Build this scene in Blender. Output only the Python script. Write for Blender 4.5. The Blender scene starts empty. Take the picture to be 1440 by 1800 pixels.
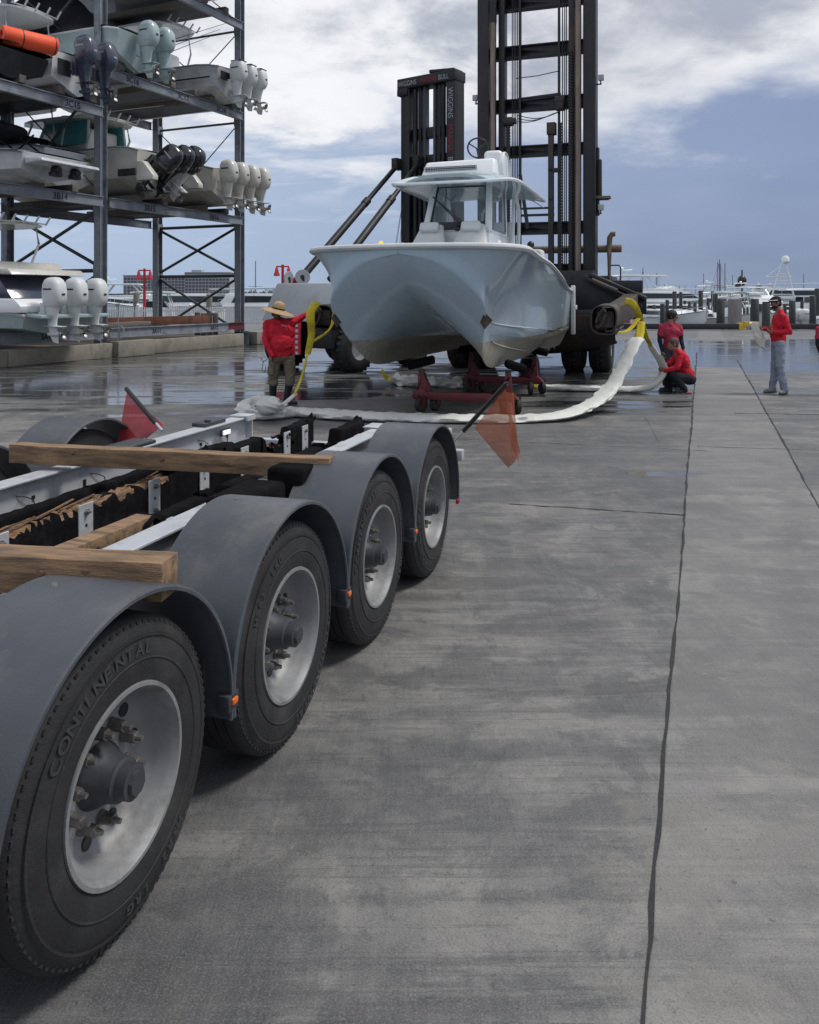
import bpy, bmesh, math, random
from mathutils import Vector, Matrix, Euler, noise
random.seed(7)
C = bpy.context
SC = C.scene
COL = SC.collection
PI = math.pi
CAMH, FPX = 1.88, 1450.0

def R(d): return math.radians(d)
def at(px, py, Y):
    """a place in the yard seen at that bearing, Y metres away"""
    return Vector(((px - 720) / FPX * Y, Y, CAMH + (520 - py) / FPX * Y))
def gp(px, py, z=0.0):
    Y = (CAMH - z) * FPX / (py - 520)
    return Vector(((px - 720) / FPX * Y, Y, z))

# ------------------------------------------------------------------ materials
MATS = {}
def mat(name, col, rough=.5, metal=0., var=.12, scale=4., bump=0., bscale=60., coat=0., alpha=1., trans=0., emit=None, dirt=None, dscale=2.5, dlo=.5, dhi=.7, stretch=(1,1,1), spec=.5):
    m = bpy.data.materials.new(name); m.use_nodes = True
    nt = m.node_tree; N = nt.nodes; L = nt.links
    b = N['Principled BSDF']
    b.inputs['Roughness'].default_value = rough
    b.inputs['Metallic'].default_value = metal
    b.inputs['Coat Weight'].default_value = coat
    b.inputs['Coat Roughness'].default_value = .06
    b.inputs['Specular IOR Level'].default_value = spec
    if alpha < 1: b.inputs['Alpha'].default_value = alpha
    if trans: b.inputs['Transmission Weight'].default_value = trans
    tc = N.new('ShaderNodeTexCoord'); mp = N.new('ShaderNodeMapping')
    L.new(tc.outputs['Object'], mp.inputs['Vector']); mp.inputs['Scale'].default_value = stretch
    n1 = N.new('ShaderNodeTexNoise'); n1.inputs['Scale'].default_value = scale; n1.inputs['Detail'].default_value = 6
    n1.inputs['Roughness'].default_value = .65
    L.new(mp.outputs[0], n1.inputs['Vector'])
    mr = N.new('ShaderNodeMapRange'); mr.inputs[1].default_value = .3; mr.inputs[2].default_value = .7
    L.new(n1.outputs['Fac'], mr.inputs[0])
    mx = N.new('ShaderNodeMix'); mx.data_type = 'RGBA'
    mx.inputs[6].default_value = tuple(max(0, c * (1 - var)) for c in col) + (1,)
    mx.inputs[7].default_value = tuple(min(1, c * (1 + var)) for c in col) + (1,)
    L.new(mr.outputs[0], mx.inputs[0])
    out = mx.outputs[2]
    if dirt:
        n2 = N.new('ShaderNodeTexNoise'); n2.inputs['Scale'].default_value = dscale; n2.inputs['Detail'].default_value = 8
        n2.inputs['Roughness'].default_value = .7
        L.new(mp.outputs[0], n2.inputs['Vector'])
        m2 = N.new('ShaderNodeMapRange'); m2.inputs[1].default_value = dlo; m2.inputs[2].default_value = dhi
        L.new(n2.outputs['Fac'], m2.inputs[0])
        x2 = N.new('ShaderNodeMix'); x2.data_type = 'RGBA'
        L.new(m2.outputs[0], x2.inputs[0]); L.new(out, x2.inputs[6]); x2.inputs[7].default_value = tuple(dirt) + (1,)
        out = x2.outputs[2]
    L.new(out, b.inputs['Base Color'])
    ma = N.new('ShaderNodeMapRange'); ma.inputs[3].default_value = max(0, rough - .1); ma.inputs[4].default_value = min(1, rough + .12)
    L.new(n1.outputs['Fac'], ma.inputs[0]); L.new(ma.outputs[0], b.inputs['Roughness'])
    if bump:
        nb = N.new('ShaderNodeTexNoise'); nb.inputs['Scale'].default_value = bscale; nb.inputs['Detail'].default_value = 4
        L.new(mp.outputs[0], nb.inputs['Vector'])
        bp = N.new('ShaderNodeBump'); bp.inputs['Strength'].default_value = bump; bp.inputs['Distance'].default_value = .02
        L.new(nb.outputs['Fac'], bp.inputs['Height']); L.new(bp.outputs[0], b.inputs['Normal'])
    if emit:
        b.inputs['Emission Color'].default_value = tuple(emit[:3]) + (1,); b.inputs['Emission Strength'].default_value = emit[3]
    MATS[name] = m
    return m

M = {}
M['galv'] = mat('galvanised_steel', (.23, .25, .285), .5, .25, .22, 3, .06, 40, dirt=(.07, .06, .055), dscale=1.6, dlo=.55, dhi=.75)
M['galv_dark'] = mat('dark_steel', (.07, .075, .085), .5, .5, .2, 3, .05, 40)
M['mast'] = mat('black_greasy_steel', (.02, .021, .025), .48, .3, .35, 2.5, .1, 30, dirt=(.055, .042, .034), dscale=2.2, dlo=.52, dhi=.8, stretch=(1, 1, .5))
M['mast_rust'] = mat('worn_steel', (.035, .033, .035), .55, .3, .35, 2, .15, 30, dirt=(.10, .05, .03), dscale=1.5, dlo=.5, dhi=.75)
M['chrome'] = mat('ram_chrome', (.20, .16, .13), .3, .9, .3, 2, 0, dirt=(.07, .05, .04), dscale=1.2, dlo=.45, dhi=.75, stretch=(1, 1, .3))
M['black'] = mat('black_paint', (.015, .016, .018), .4, 0, .3, 5)
M['rub_text'] = mat('raised_tyre_lettering', (.040, .041, .044), .6, 0, .2, 8)
M['rubber'] = mat('tyre_rubber', (.016, .0165, .018), .72, 0, .35, 6, .15, 90, dirt=(.05, .047, .043), dscale=3, dlo=.5, dhi=.85)
M['fender'] = mat('grey_plastic_fender', (.058, .066, .078), .42, 0, .22, 2.2, .08, 160, dirt=(.125, .12, .11), dscale=3.2, dlo=.5, dhi=.78)
M['alu'] = mat('dull_aluminium', (.50, .52, .55), .45, .3, .12, 5, .04, 60, dirt=(.17, .165, .16), dscale=5, dlo=.52, dhi=.8)
M['alu_rim'] = mat('rim_aluminium', (.25, .255, .26), .55, .3, .12, 6, .03, 60, dirt=(.12, .11, .10), dscale=7, dlo=.5, dhi=.78)
M['bolt'] = mat('zinc_bolt', (.24, .23, .22), .4, .8, .3, 20)
M['carpet'] = mat('black_carpet', (.009, .009, .011), .98, 0, .5, 12, .9, 260, dirt=(.03, .028, .028), dscale=6, dlo=.55, dhi=.8, spec=.1)
M['wood'] = mat('weathered_timber', (.27, .17, .095), .85, 0, .35, 7, .5, 60, dirt=(.085, .055, .042), dscale=4.5, dlo=.46, dhi=.68, stretch=(.7, 6, 6))
M['wood_y'] = mat('split_timber', (.26, .15, .08), .85, 0, .35, 6, .7, 30, dirt=(.04, .025, .02), dscale=5, dlo=.45, dhi=.62, stretch=(9, .8, 9))
M['wood_grey'] = mat('grey_timber', (.14, .125, .11), .85, 0, .3, 5, .3, 50, stretch=(5, 5, .8))
M['wood_red'] = mat('reddish_timber', (.17, .07, .04), .8, 0, .3, 4, .2, 40, dirt=(.06, .035, .03), dscale=3)
M['pile'] = mat('wet_piling', (.035, .04, .04), .7, 0, .4, 5, .4, 30, stretch=(4, 4, .7))
M['pile_g'] = mat('grey_piling', (.20, .19, .19), .8, 0, .25, 4, .4, 30, stretch=(4, 4, .7))
M['white'] = mat('white_gelcoat', (.78, .80, .81), .22, 0, .05, 1.2, coat=.5, dirt=(.50, .50, .48), dscale=1.5, dlo=.55, dhi=.85)
M['white_flat'] = mat('white_plastic', (.60, .62, .62), .45, 0, .08, 3)
M['offwhite'] = mat('cream_gelcoat', (.55, .54, .49), .25, 0, .07, 1.5, coat=.4, dirt=(.36, .34, .29), dscale=2, dlo=.55, dhi=.85)
M['greyhull'] = mat('grey_gelcoat', (.50, .52, .54), .25, 0, .07, 1.5, coat=.4, dirt=(.26, .26, .25), dscale=2, dlo=.5, dhi=.85)
M['mint'] = mat('mint_gelcoat', (.36, .45, .46), .25, 0, .06, 1.5, coat=.4, dirt=(.22, .32, .31), dscale=2, dlo=.55, dhi=.85)
M['navy'] = mat('navy_gelcoat', (.015, .022, .05), .15, 0, .1, 2, coat=.8)
M['slate_eng'] = mat('slate_cowling', (.045, .055, .085), .25, 0, .1, 3, coat=.6)
M['black_eng'] = mat('black_cowling', (.012, .013, .017), .2, 0, .2, 3, coat=.6)
M['canvas'] = mat('black_canvas', (.012, .014, .018), .85, 0, .35, 3, .35, 14, spec=.2)
M['glass'] = mat('dark_glass', (.02, .03, .035), .05, 0, .1, 2, coat=.6)
M['glass_c'] = mat('clear_glass', (.55, .66, .70), .03, 0, .02, 2, alpha=.22)
M['glass_teal'] = mat('teal_glass', (.08, .32, .34), .08, 0, .1, 2, coat=.6)
M['white_cl'] = mat('white_vinyl', (.58, .59, .58), .55, 0, .06, 4, .15, 30)
M['red'] = mat('red_paint', (.125, .013, .017), .5, 0, .25, 5, .1, 30, dirt=(.05, .02, .02), dscale=4, dlo=.5, dhi=.75)
M['red_bright'] = mat('bright_red_paint', (.50, .02, .035), .45, 0, .12, 4)
M['orange'] = mat('orange_foam', (.85, .10, .03), .6, 0, .12, 3, .15, 30)
M['shirt'] = mat('red_jersey', (.52, .02, .04), .8, 0, .12, 5, .3, 25, spec=.2)
M['shirt2'] = mat('faded_red_cotton', (.36, .04, .075), .88, 0, .18, 5, .3, 25, spec=.2)
M['khaki'] = mat('khaki_cloth', (.17, .14, .10), .9, 0, .2, 5, .4, 25, dirt=(.09, .075, .055), dscale=4, dlo=.5, dhi=.8, spec=.2)
M['sweat'] = mat('grey_blue_fleece', (.23, .26, .33), .92, 0, .12, 6, .4, 28, spec=.2)
M['darkcl'] = mat('dark_cloth', (.02, .021, .025), .88, 0, .3, 6, .3, 30, spec=.2)
M['jeans'] = mat('charcoal_denim', (.045, .05, .065), .88, 0, .25, 6, .3, 30, spec=.2)
M['boot'] = mat('rubber_boot', (.012, .016, .024), .4, 0, .3, 5)
M['skin_d'] = mat('brown_skin', (.11, .055, .038), .5, 0, .15, 8)
M['skin_m'] = mat('tanned_skin', (.26, .13, .085), .5, 0, .15, 8)
M['hair'] = mat('black_hair', (.010, .009, .009), .6, 0, .4, 20, .5, 80)
M['hair_g'] = mat('greying_hair', (.045, .042, .04), .7, 0, .5, 40, .5, 80)
M['straw'] = mat('straw_hat', (.42, .28, .15), .85, 0, .22, 20, .6, 90)
M['shoe'] = mat('grey_shoe', (.20, .21, .22), .6, 0, .45, 18)
M['shoe_r'] = mat('red_sole', (.45, .05, .03), .6, 0, .2, 10)
M['yellow'] = mat('yellow_webbing', (.55, .43, .02), .8, 0, .2, 8, .3, 60, dirt=(.28, .22, .03), dscale=5, dlo=.5, dhi=.75)
M['sleeve'] = mat('white_sling_sleeve', (.62, .62, .58), .6, 0, .06, 4, .35, 14, dirt=(.40, .38, .32), dscale=3, dlo=.55, dhi=.8)
M['pad'] = mat('worn_rubber_pad', (.045, .036, .028), .7, 0, .4, 4, .5, 20, dirt=(.10, .075, .05), dscale=3, dlo=.5, dhi=.75)
M['pad_red'] = mat('red_brown_pad', (.038, .025, .022), .7, 0, .4, 4, .5, 20, dirt=(.09, .075, .062), dscale=4, dlo=.5, dhi=.7)
M['conc_wall'] = mat('curb_concrete', (.24, .22, .185), .85, 0, .2, 2, .3, 20, dirt=(.10, .09, .075), dscale=1.4, dlo=.5, dhi=.72)
M['gravel'] = mat('gravel_bed', (.12, .095, .075), .95, 0, .5, 14, 1, 40)
M['body_grey'] = mat('forklift_grey_paint', (.36, .38, .40), .4, 0, .08, 2, dirt=(.24, .245, .25), dscale=2, dlo=.5, dhi=.8)
M['brown_tank'] = mat('rusty_pipe', (.20, .15, .11), .6, .2, .3, 3, .2, 20)
M['amber'] = mat('amber_lens', (.8, .28, .02), .3, emit=(1, .45, .05, 1.2))
M['marker'] = mat('orange_marker_lens', (.7, .15, .03), .3)
M['lamp'] = mat('led_lamp_lit', (.8, .8, .8), .3, emit=(1, 1, 1, .6))
M['ltext'] = mat('white_lettering', (.36, .37, .40), .6)
M['rtext'] = mat('red_lettering', (.30, .02, .035), .6)
M['dtext'] = mat('dark_lettering', (.02, .02, .025), .6)
M['fence'] = mat('white_fence_paint', (.72, .74, .76), .5, 0, .06, 2)
M['tree'] = mat('foliage', (.022, .038, .02), .8, 0, .5, 2)
M['trunk'] = mat('bark', (.07, .055, .045), .9, 0, .3, 6)
M['bld'] = mat('far_building_render', (.36, .37, .39), .8, 0, .08, .1)
M['bld_w'] = mat('far_building_window', (.09, .10, .13), .4, 0, .25, .3)
M['dock'] = mat('dock_decking', (.30, .28, .24), .8, 0, .2, 2)
M['curb_b'] = mat('black_timber_curb', (.018, .02, .025), .6, 0, .4, 1.5, .2, 10)
M['yel_p'] = mat('yellow_paint', (.60, .40, .03), .6, 0, .15, 3)
M['shade_net'] = mat('red_mesh', (.48, .025, .045), .8, 0, .2, 30, .3, 200, alpha=.82)
M['orange_net'] = mat('orange_mesh', (.42, .11, .045), .8, 0, .2, 30, .3, 200, alpha=.72)
M['algae'] = mat('algae', (.03, .06, .01), .9, 0, .5, 20, .8, 60)
M['stripe_w'] = mat('chevron_white', (.5, .52, .53), .5, 0, .1, 5)
M['land'] = mat('far_land', (.05, .075, .075), .9, 0, .3, .02)
M['green_awning'] = mat('grey_green_canvas', (.30, .36, .34), .7, 0, .1, 2)

# ------------------------------------------------------------------ tagging
def tag(o, label=None, cat=None, group=None, kind=None):
    if label: o['label'] = label
    if cat: o['category'] = cat
    if group: o['group'] = group
    if kind: o['kind'] = kind
    return o
def thing(name, label, cat, loc=(0, 0, 0), rz=0., group=None):
    o = bpy.data.objects.new(name, None); COL.objects.link(o)
    o.location = loc; o.rotation_euler = (0, 0, rz); o.empty_display_size = .2
    return tag(o, label, cat, group)
def kids(o): return [c for c in bpy.data.objects if c.parent == o]
def copy_tree(o, parent=None, loc=None, rz=None, label=None, group=None):
    c = o.copy(); COL.objects.link(c)
    if parent is not None or o.parent is not None: c.parent = parent
    if loc is not None: c.location = loc
    if rz is not None: c.rotation_euler = (0, 0, rz)
    if label: c['label'] = label
    if group: c['group'] = group
    for ch in kids(o):
        k = copy_tree(ch, c)
    return c

# ------------------------------------------------------------------ mesh builder
SPLIT = {'hand_hole', 'bridge_support', 'stern_bracket', 'canopy_tube', 'transom_recess', 'hardtop_leg', 'hydraulic_hose', 'loose_hose', 'stay_wire', 'bolt', 'outrigger_pole', 'rod_holder', 'tilt_bracket', 'hardtop_support', 'float', 'ram_barrel', 'wall_slab', 'bolt_hole', 'hinge_plate', 'end_plate', 'chain_sheave_block', 'red_sole', 'yacht_arch'}
def split_loose(o):
    """every separate piece of the mesh becomes an object of its own"""
    me = o.data; n = len(me.vertices); par = list(range(n))
    def find(a):
        while par[a] != a: par[a] = par[par[a]]; a = par[a]
        return a
    for e in me.edges:
        a, b = find(e.vertices[0]), find(e.vertices[1])
        if a != b: par[a] = b
    groups = {}
    for p in me.polygons: groups.setdefault(find(p.vertices[0]), []).append(p)
    if len(groups) < 2: return
    first = True
    for ps in groups.values():
        ids = {}; vs = []; fs = []
        for p in ps:
            f = []
            for i in p.vertices:
                if i not in ids: ids[i] = len(vs); vs.append(tuple(me.vertices[i].co))
                f.append(ids[i])
            fs.append(f)
        nm = bpy.data.meshes.new(o.name.split('.')[0]); nm.from_pydata(vs, [], fs)
        for p in nm.polygons: p.use_smooth = True
        nm.set_sharp_from_angle(angle=R(40)); nm.materials.append(me.materials[0])
        if first: o.data = nm; first = False
        else:
            q = bpy.data.objects.new(o.name.split('.')[0], nm); COL.objects.link(q); q.parent = o.parent
    bpy.data.meshes.remove(me)
class MB:
    def __init__(s): s.v = []; s.f = []; s.M = Matrix.Identity(4)
    def add(s, vs, fs):
        n = len(s.v)
        s.v += [s.M @ Vector(p) for p in vs]
        s.f += [tuple(i + n for i in f) for f in fs]
        return s
    def box(s, c, d, rot=None):
        c = Vector(c); hx, hy, hz = d[0] / 2, d[1] / 2, d[2] / 2
        vs = [Vector((x * hx, y * hy, z * hz)) for z in (-1, 1) for y in (-1, 1) for x in (-1, 1)]
        if rot is not None:
            r = rot if isinstance(rot, Matrix) else Euler(rot).to_matrix()
            vs = [r @ p for p in vs]
        s.add([p + c for p in vs], [(0, 2, 3, 1), (4, 5, 7, 6), (0, 1, 5, 4), (2, 6, 7, 3), (0, 4, 6, 2), (1, 3, 7, 5)])
        return s
    def bb(s, x0, x1, y0, y1, z0, z1):
        return s.box(((x0 + x1) / 2, (y0 + y1) / 2, (z0 + z1) / 2), (abs(x1 - x0), abs(y1 - y0), abs(z1 - z0)))
    def beam(s, a, b, w, h, up=(0, 0, 1)):
        a = Vector(a); b = Vector(b); d = b - a; L = d.length; d.normalize(); up = Vector(up)
        x = d.cross(up)
        if x.length < 1e-4: x = Vector((1, 0, 0))
        x.normalize(); z = x.cross(d)
        r = Matrix((x, d, z)).transposed()
        return s.box((a + b) / 2, (w, L, h), r)
    def ibeam(s, a, b, w, h, t=.02, up=(0, 0, 1)):
        a = Vector(a); b = Vector(b); u = Vector(up); o = u * (h / 2 - t / 2)
        s.beam(a + o, b + o, w, t, up); s.beam(a - o, b - o, w, t, up); s.beam(a, b, t, h - 2 * t, up)
        return s
    def cyl(s, a, b, r0, r1=None, n=12, caps=True):
        a = Vector(a); b = Vector(b)
        if r1 is None: r1 = r0
        d = (b - a).normalized(); x = d.orthogonal().normalized(); y = d.cross(x)
        vs = []
        for p, r in ((a, r0), (b, r1)):
            vs += [p + (x * math.cos(2 * PI * i / n) + y * math.sin(2 * PI * i / n)) * r for i in range(n)]
        fs = [(i, (i + 1) % n, n + (i + 1) % n, n + i) for i in range(n)]
        if caps: fs += [tuple(range(n - 1, -1, -1)), tuple(range(n, 2 * n))]
        return s.add(vs, fs)
    def tube(s, pts, r, n=8, closed=False, flat=1., up=(0, 0, 1), rs=None):
        P = [Vector(p) for p in pts]; m = len(P); up = Vector(up); vs = []
        for i, p in enumerate(P):
            if closed: d = P[(i + 1) % m] - P[i - 1]
            else: d = P[min(i + 1, m - 1)] - P[max(i - 1, 0)]
            d.normalize(); x = d.cross(up)
            if x.length < 1e-3: x = d.orthogonal()
            x.normalize(); z = x.cross(d)
            rr = rs[i] if rs else r
            vs += [p + x * math.cos(2 * PI * k / n) * rr + z * math.sin(2 * PI * k / n) * rr * flat for k in range(n)]
        fs = []
        for i in range(m if closed else m - 1):
            j = (i + 1) % m
            fs += [(i * n + k, i * n + (k + 1) % n, j * n + (k + 1) % n, j * n + k) for k in range(n)]
        if not closed: fs += [tuple(range(n - 1, -1, -1)), tuple((m - 1) * n + k for k in range(n))]
        return s.add(vs, fs)
    def lathe(s, prof, axis='x', c=(0, 0, 0), n=32, a0=0., a1=2 * PI):
        """prof = list of (along, radius)"""
        full = abs(a1 - a0 - 2 * PI) < 1e-6; c = Vector(c); vs = []; k = n if full else n + 1
        for (t, r) in prof:
            for i in range(k):
                a = a0 + (a1 - a0) * i / n; u, w = math.cos(a) * r, math.sin(a) * r
                p = {'x': (t, u, w), 'y': (u, t, w), 'z': (u, w, t)}[axis]
                vs.append(c + Vector(p))
        fs = []
        for j in range(len(prof) - 1):
            for i in range(n):
                i2 = (i + 1) % k
                fs.append((j * k + i, j * k + i2, (j + 1) * k + i2, (j + 1) * k + i))
        return s.add(vs, fs)
    def ell(s, c, r, rot=None, n=14, m=9):
        c = Vector(c); vs = []; rr = r if hasattr(r, '__len__') else (r, r, r)
        q = (Euler(rot).to_matrix() if rot is not None and not isinstance(rot, Matrix) else rot)
        for j in range(m + 1):
            th = PI * j / m
            for i in range(n):
                a = 2 * PI * i / n
                p = Vector((math.sin(th) * math.cos(a) * rr[0], math.sin(th) * math.sin(a) * rr[1], math.cos(th) * rr[2]))
                if q is not None: p = q @ p
                vs.append(c + p)
        fs = [(j * n + i, (j + 1) * n + i, (j + 1) * n + (i + 1) % n, j * n + (i + 1) % n) for j in range(m) for i in range(n)]
        return s.add(vs, fs)
    def cap(s, a, b, ra, rb=None, n=12):
        a = Vector(a); b = Vector(b)
        if rb is None: rb = ra
        d = b - a
        if d.length < 1e-5: return s.ell(a, ra)
        d.normalize(); x = d.orthogonal().normalized(); y = d.cross(x); rings = []
        for k in range(5):
            t = -PI / 2 + PI / 2 * k / 4; rings.append((a + d * (math.sin(t) * ra), max(1e-4, math.cos(t) * ra)))
        for k in range(5):
            t = PI / 2 * k / 4; rings.append((b + d * (math.sin(t) * rb), max(1e-4, math.cos(t) * rb)))
        vs = []
        for p, r in rings: vs += [p + (x * math.cos(2 * PI * i / n) + y * math.sin(2 * PI * i / n)) * r for i in range(n)]
        fs = [(j * n + i, j * n + (i + 1) % n, (j + 1) * n + (i + 1) % n, (j + 1) * n + i) for j in range(9) for i in range(n)]
        fs += [tuple(range(n - 1, -1, -1)), tuple(9 * n + i for i in range(n))]
        return s.add(vs, fs)
    def chain(s, pts, rs):
        for i in range(len(pts) - 1): s.cap(pts[i], pts[i + 1], rs[i], rs[i + 1])
        return s
    def grid(s, rows, closed=False, capends=False):
        m = len(rows); n = len(rows[0]); vs = [p for r in rows for p in r]; fs = []
        for j in range(m - 1):
            for i in range(n if closed else n - 1):
                k = (i + 1) % n
                fs.append((j * n + i, j * n + k, (j + 1) * n + k, (j + 1) * n + i))
        if capends: fs += [tuple(range(n - 1, -1, -1)), tuple((m - 1) * n + i for i in range(n))]
        return s.add(vs, fs)
    def prism(s, prof, y0, y1, axis='y', inset=0.):
        """closed polygon (u,z) extruded along an axis"""
        n = len(prof)
        def P(u, z, t): return (u, t, z) if axis == 'y' else (t, u, z)
        vs = [P(u, z, y0) for u, z in prof] + [P(u, z, y1) for u, z in prof]
        fs = [(i, (i + 1) % n, n + (i + 1) % n, n + i) for i in range(n)] + [tuple(range(n - 1, -1, -1)), tuple(range(n, 2 * n))]
        return s.add(vs, fs)
    def quad(s, a, b, c, d): return s.add([a, b, c, d], [(0, 1, 2, 3)])
    def build(s, name, m, parent=None, smooth=35, bevel=0., bseg=2, solid=0., remesh=0., smit=0, disp=None, sub=0, fix=True):
        me = bpy.data.meshes.new(name)
        me.from_pydata([tuple(p) for p in s.v], [], s.f)
        bm = bmesh.new(); bm.from_mesh(me)
        if not remesh: bmesh.ops.remove_doubles(bm, verts=bm.verts, dist=1e-5)
        if fix: bmesh.ops.recalc_face_normals(bm, faces=bm.faces)
        if bevel:
            es = [e for e in bm.edges if len(e.link_faces) == 2 and e.calc_face_angle(0) > R(40)]
            if es: bmesh.ops.bevel(bm, geom=es, offset=bevel, segments=bseg, affect='EDGES', profile=.5, clamp_overlap=True)
        bm.to_mesh(me); bm.free()
        me.materials.append(m)
        o = bpy.data.objects.new(name, me); COL.objects.link(o)
        if remesh or solid or sub:
            if solid:
                q = o.modifiers.new('s', 'SOLIDIFY'); q.thickness = solid; q.offset = 0
            if remesh:
                q = o.modifiers.new('r', 'REMESH'); q.mode = 'VOXEL'; q.voxel_size = remesh; q.use_smooth_shade = True
                if smit:
                    q = o.modifiers.new('m', 'SMOOTH'); q.iterations = smit; q.factor = .5
            if sub:
                q = o.modifiers.new('u', 'SUBSURF'); q.levels = sub; q.render_levels = sub
            dg = C.evaluated_depsgraph_get()
            nm = bpy.data.meshes.new_from_object(o.evaluated_get(dg))
            o.modifiers.clear(); old = o.data; o.data = nm; bpy.data.meshes.remove(old); me = nm; me.name = name
            if not me.materials: me.materials.append(m)
        if disp:
            amp, sc = disp
            ns = [v.normal.copy() for v in me.vertices]
            for v, n in zip(me.vertices, ns):
                k = noise.noise(v.co * sc) + .5 * noise.noise(v.co * sc * 2.3 + Vector((3, 1, 7)))
                v.co += n * amp * k
        if smooth:
            for p in me.polygons: p.use_smooth = True
            if not remesh and smooth < 180: me.set_sharp_from_angle(angle=R(smooth))
        if parent is not None: o.parent = parent
        if name in SPLIT: split_loose(o)
        return o

def lettering(text, size, origin, right, up, m, parent=None, sx=1., name='lettering', bold=.0):
    cu = bpy.data.curves.new(name, 'FONT'); cu.body = text; cu.size = size; cu.extrude = .0015; cu.offset = bold
    o = bpy.data.objects.new(name, cu); COL.objects.link(o)
    dg = C.evaluated_depsgraph_get()
    me = bpy.data.meshes.new_from_object(o.evaluated_get(dg))
    bpy.data.objects.remove(o); bpy.data.curves.remove(cu)
    r = Vector(right).normalized(); u = Vector(up).normalized(); n = r.cross(u).normalized(); u = n.cross(r)
    T = Matrix((r * sx, u, n)).transposed().to_4x4(); T.translation = Vector(origin)
    me.transform(T); me.materials.clear(); me.materials.append(m)
    ob = bpy.data.objects.new(name, me); COL.objects.link(ob)
    if parent is not None: ob.parent = parent
    return ob
# ------------------------------------------------------------------ camera, world, sun
cam = bpy.data.cameras.new('camera'); camo = bpy.data.objects.new('camera', cam); COL.objects.link(camo)
camo.location = (0, 0, CAMH); camo.rotation_euler = (R(90), 0, 0)
cam.sensor_fit = 'HORIZONTAL'; cam.sensor_width = 36; cam.lens = FPX / 1440 * 36
cam.shift_y = -380 / 1440; cam.clip_end = 6000; cam.clip_start = .05
SC.camera = camo
SC.view_settings.view_transform = 'Standard'; SC.view_settings.look = 'None'
SC.view_settings.exposure = 0.0; SC.view_settings.gamma = 1

SUN_EL, SUN_AZ = 58, 88          # behind the clouds, to the right and beyond the boat
sl = bpy.data.lights.new('sun', 'SUN'); sl.energy = 2.5; sl.angle = R(14); sl.color = (1, .96, .90)
so = bpy.data.objects.new('sun', sl); COL.objects.link(so)
d = Vector((math.sin(R(SUN_AZ)) * math.cos(R(SUN_EL)), math.cos(R(SUN_AZ)) * math.cos(R(SUN_EL)), math.sin(R(SUN_EL))))
so.rotation_euler = d.to_track_quat('Z', 'Y').to_euler()

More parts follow.
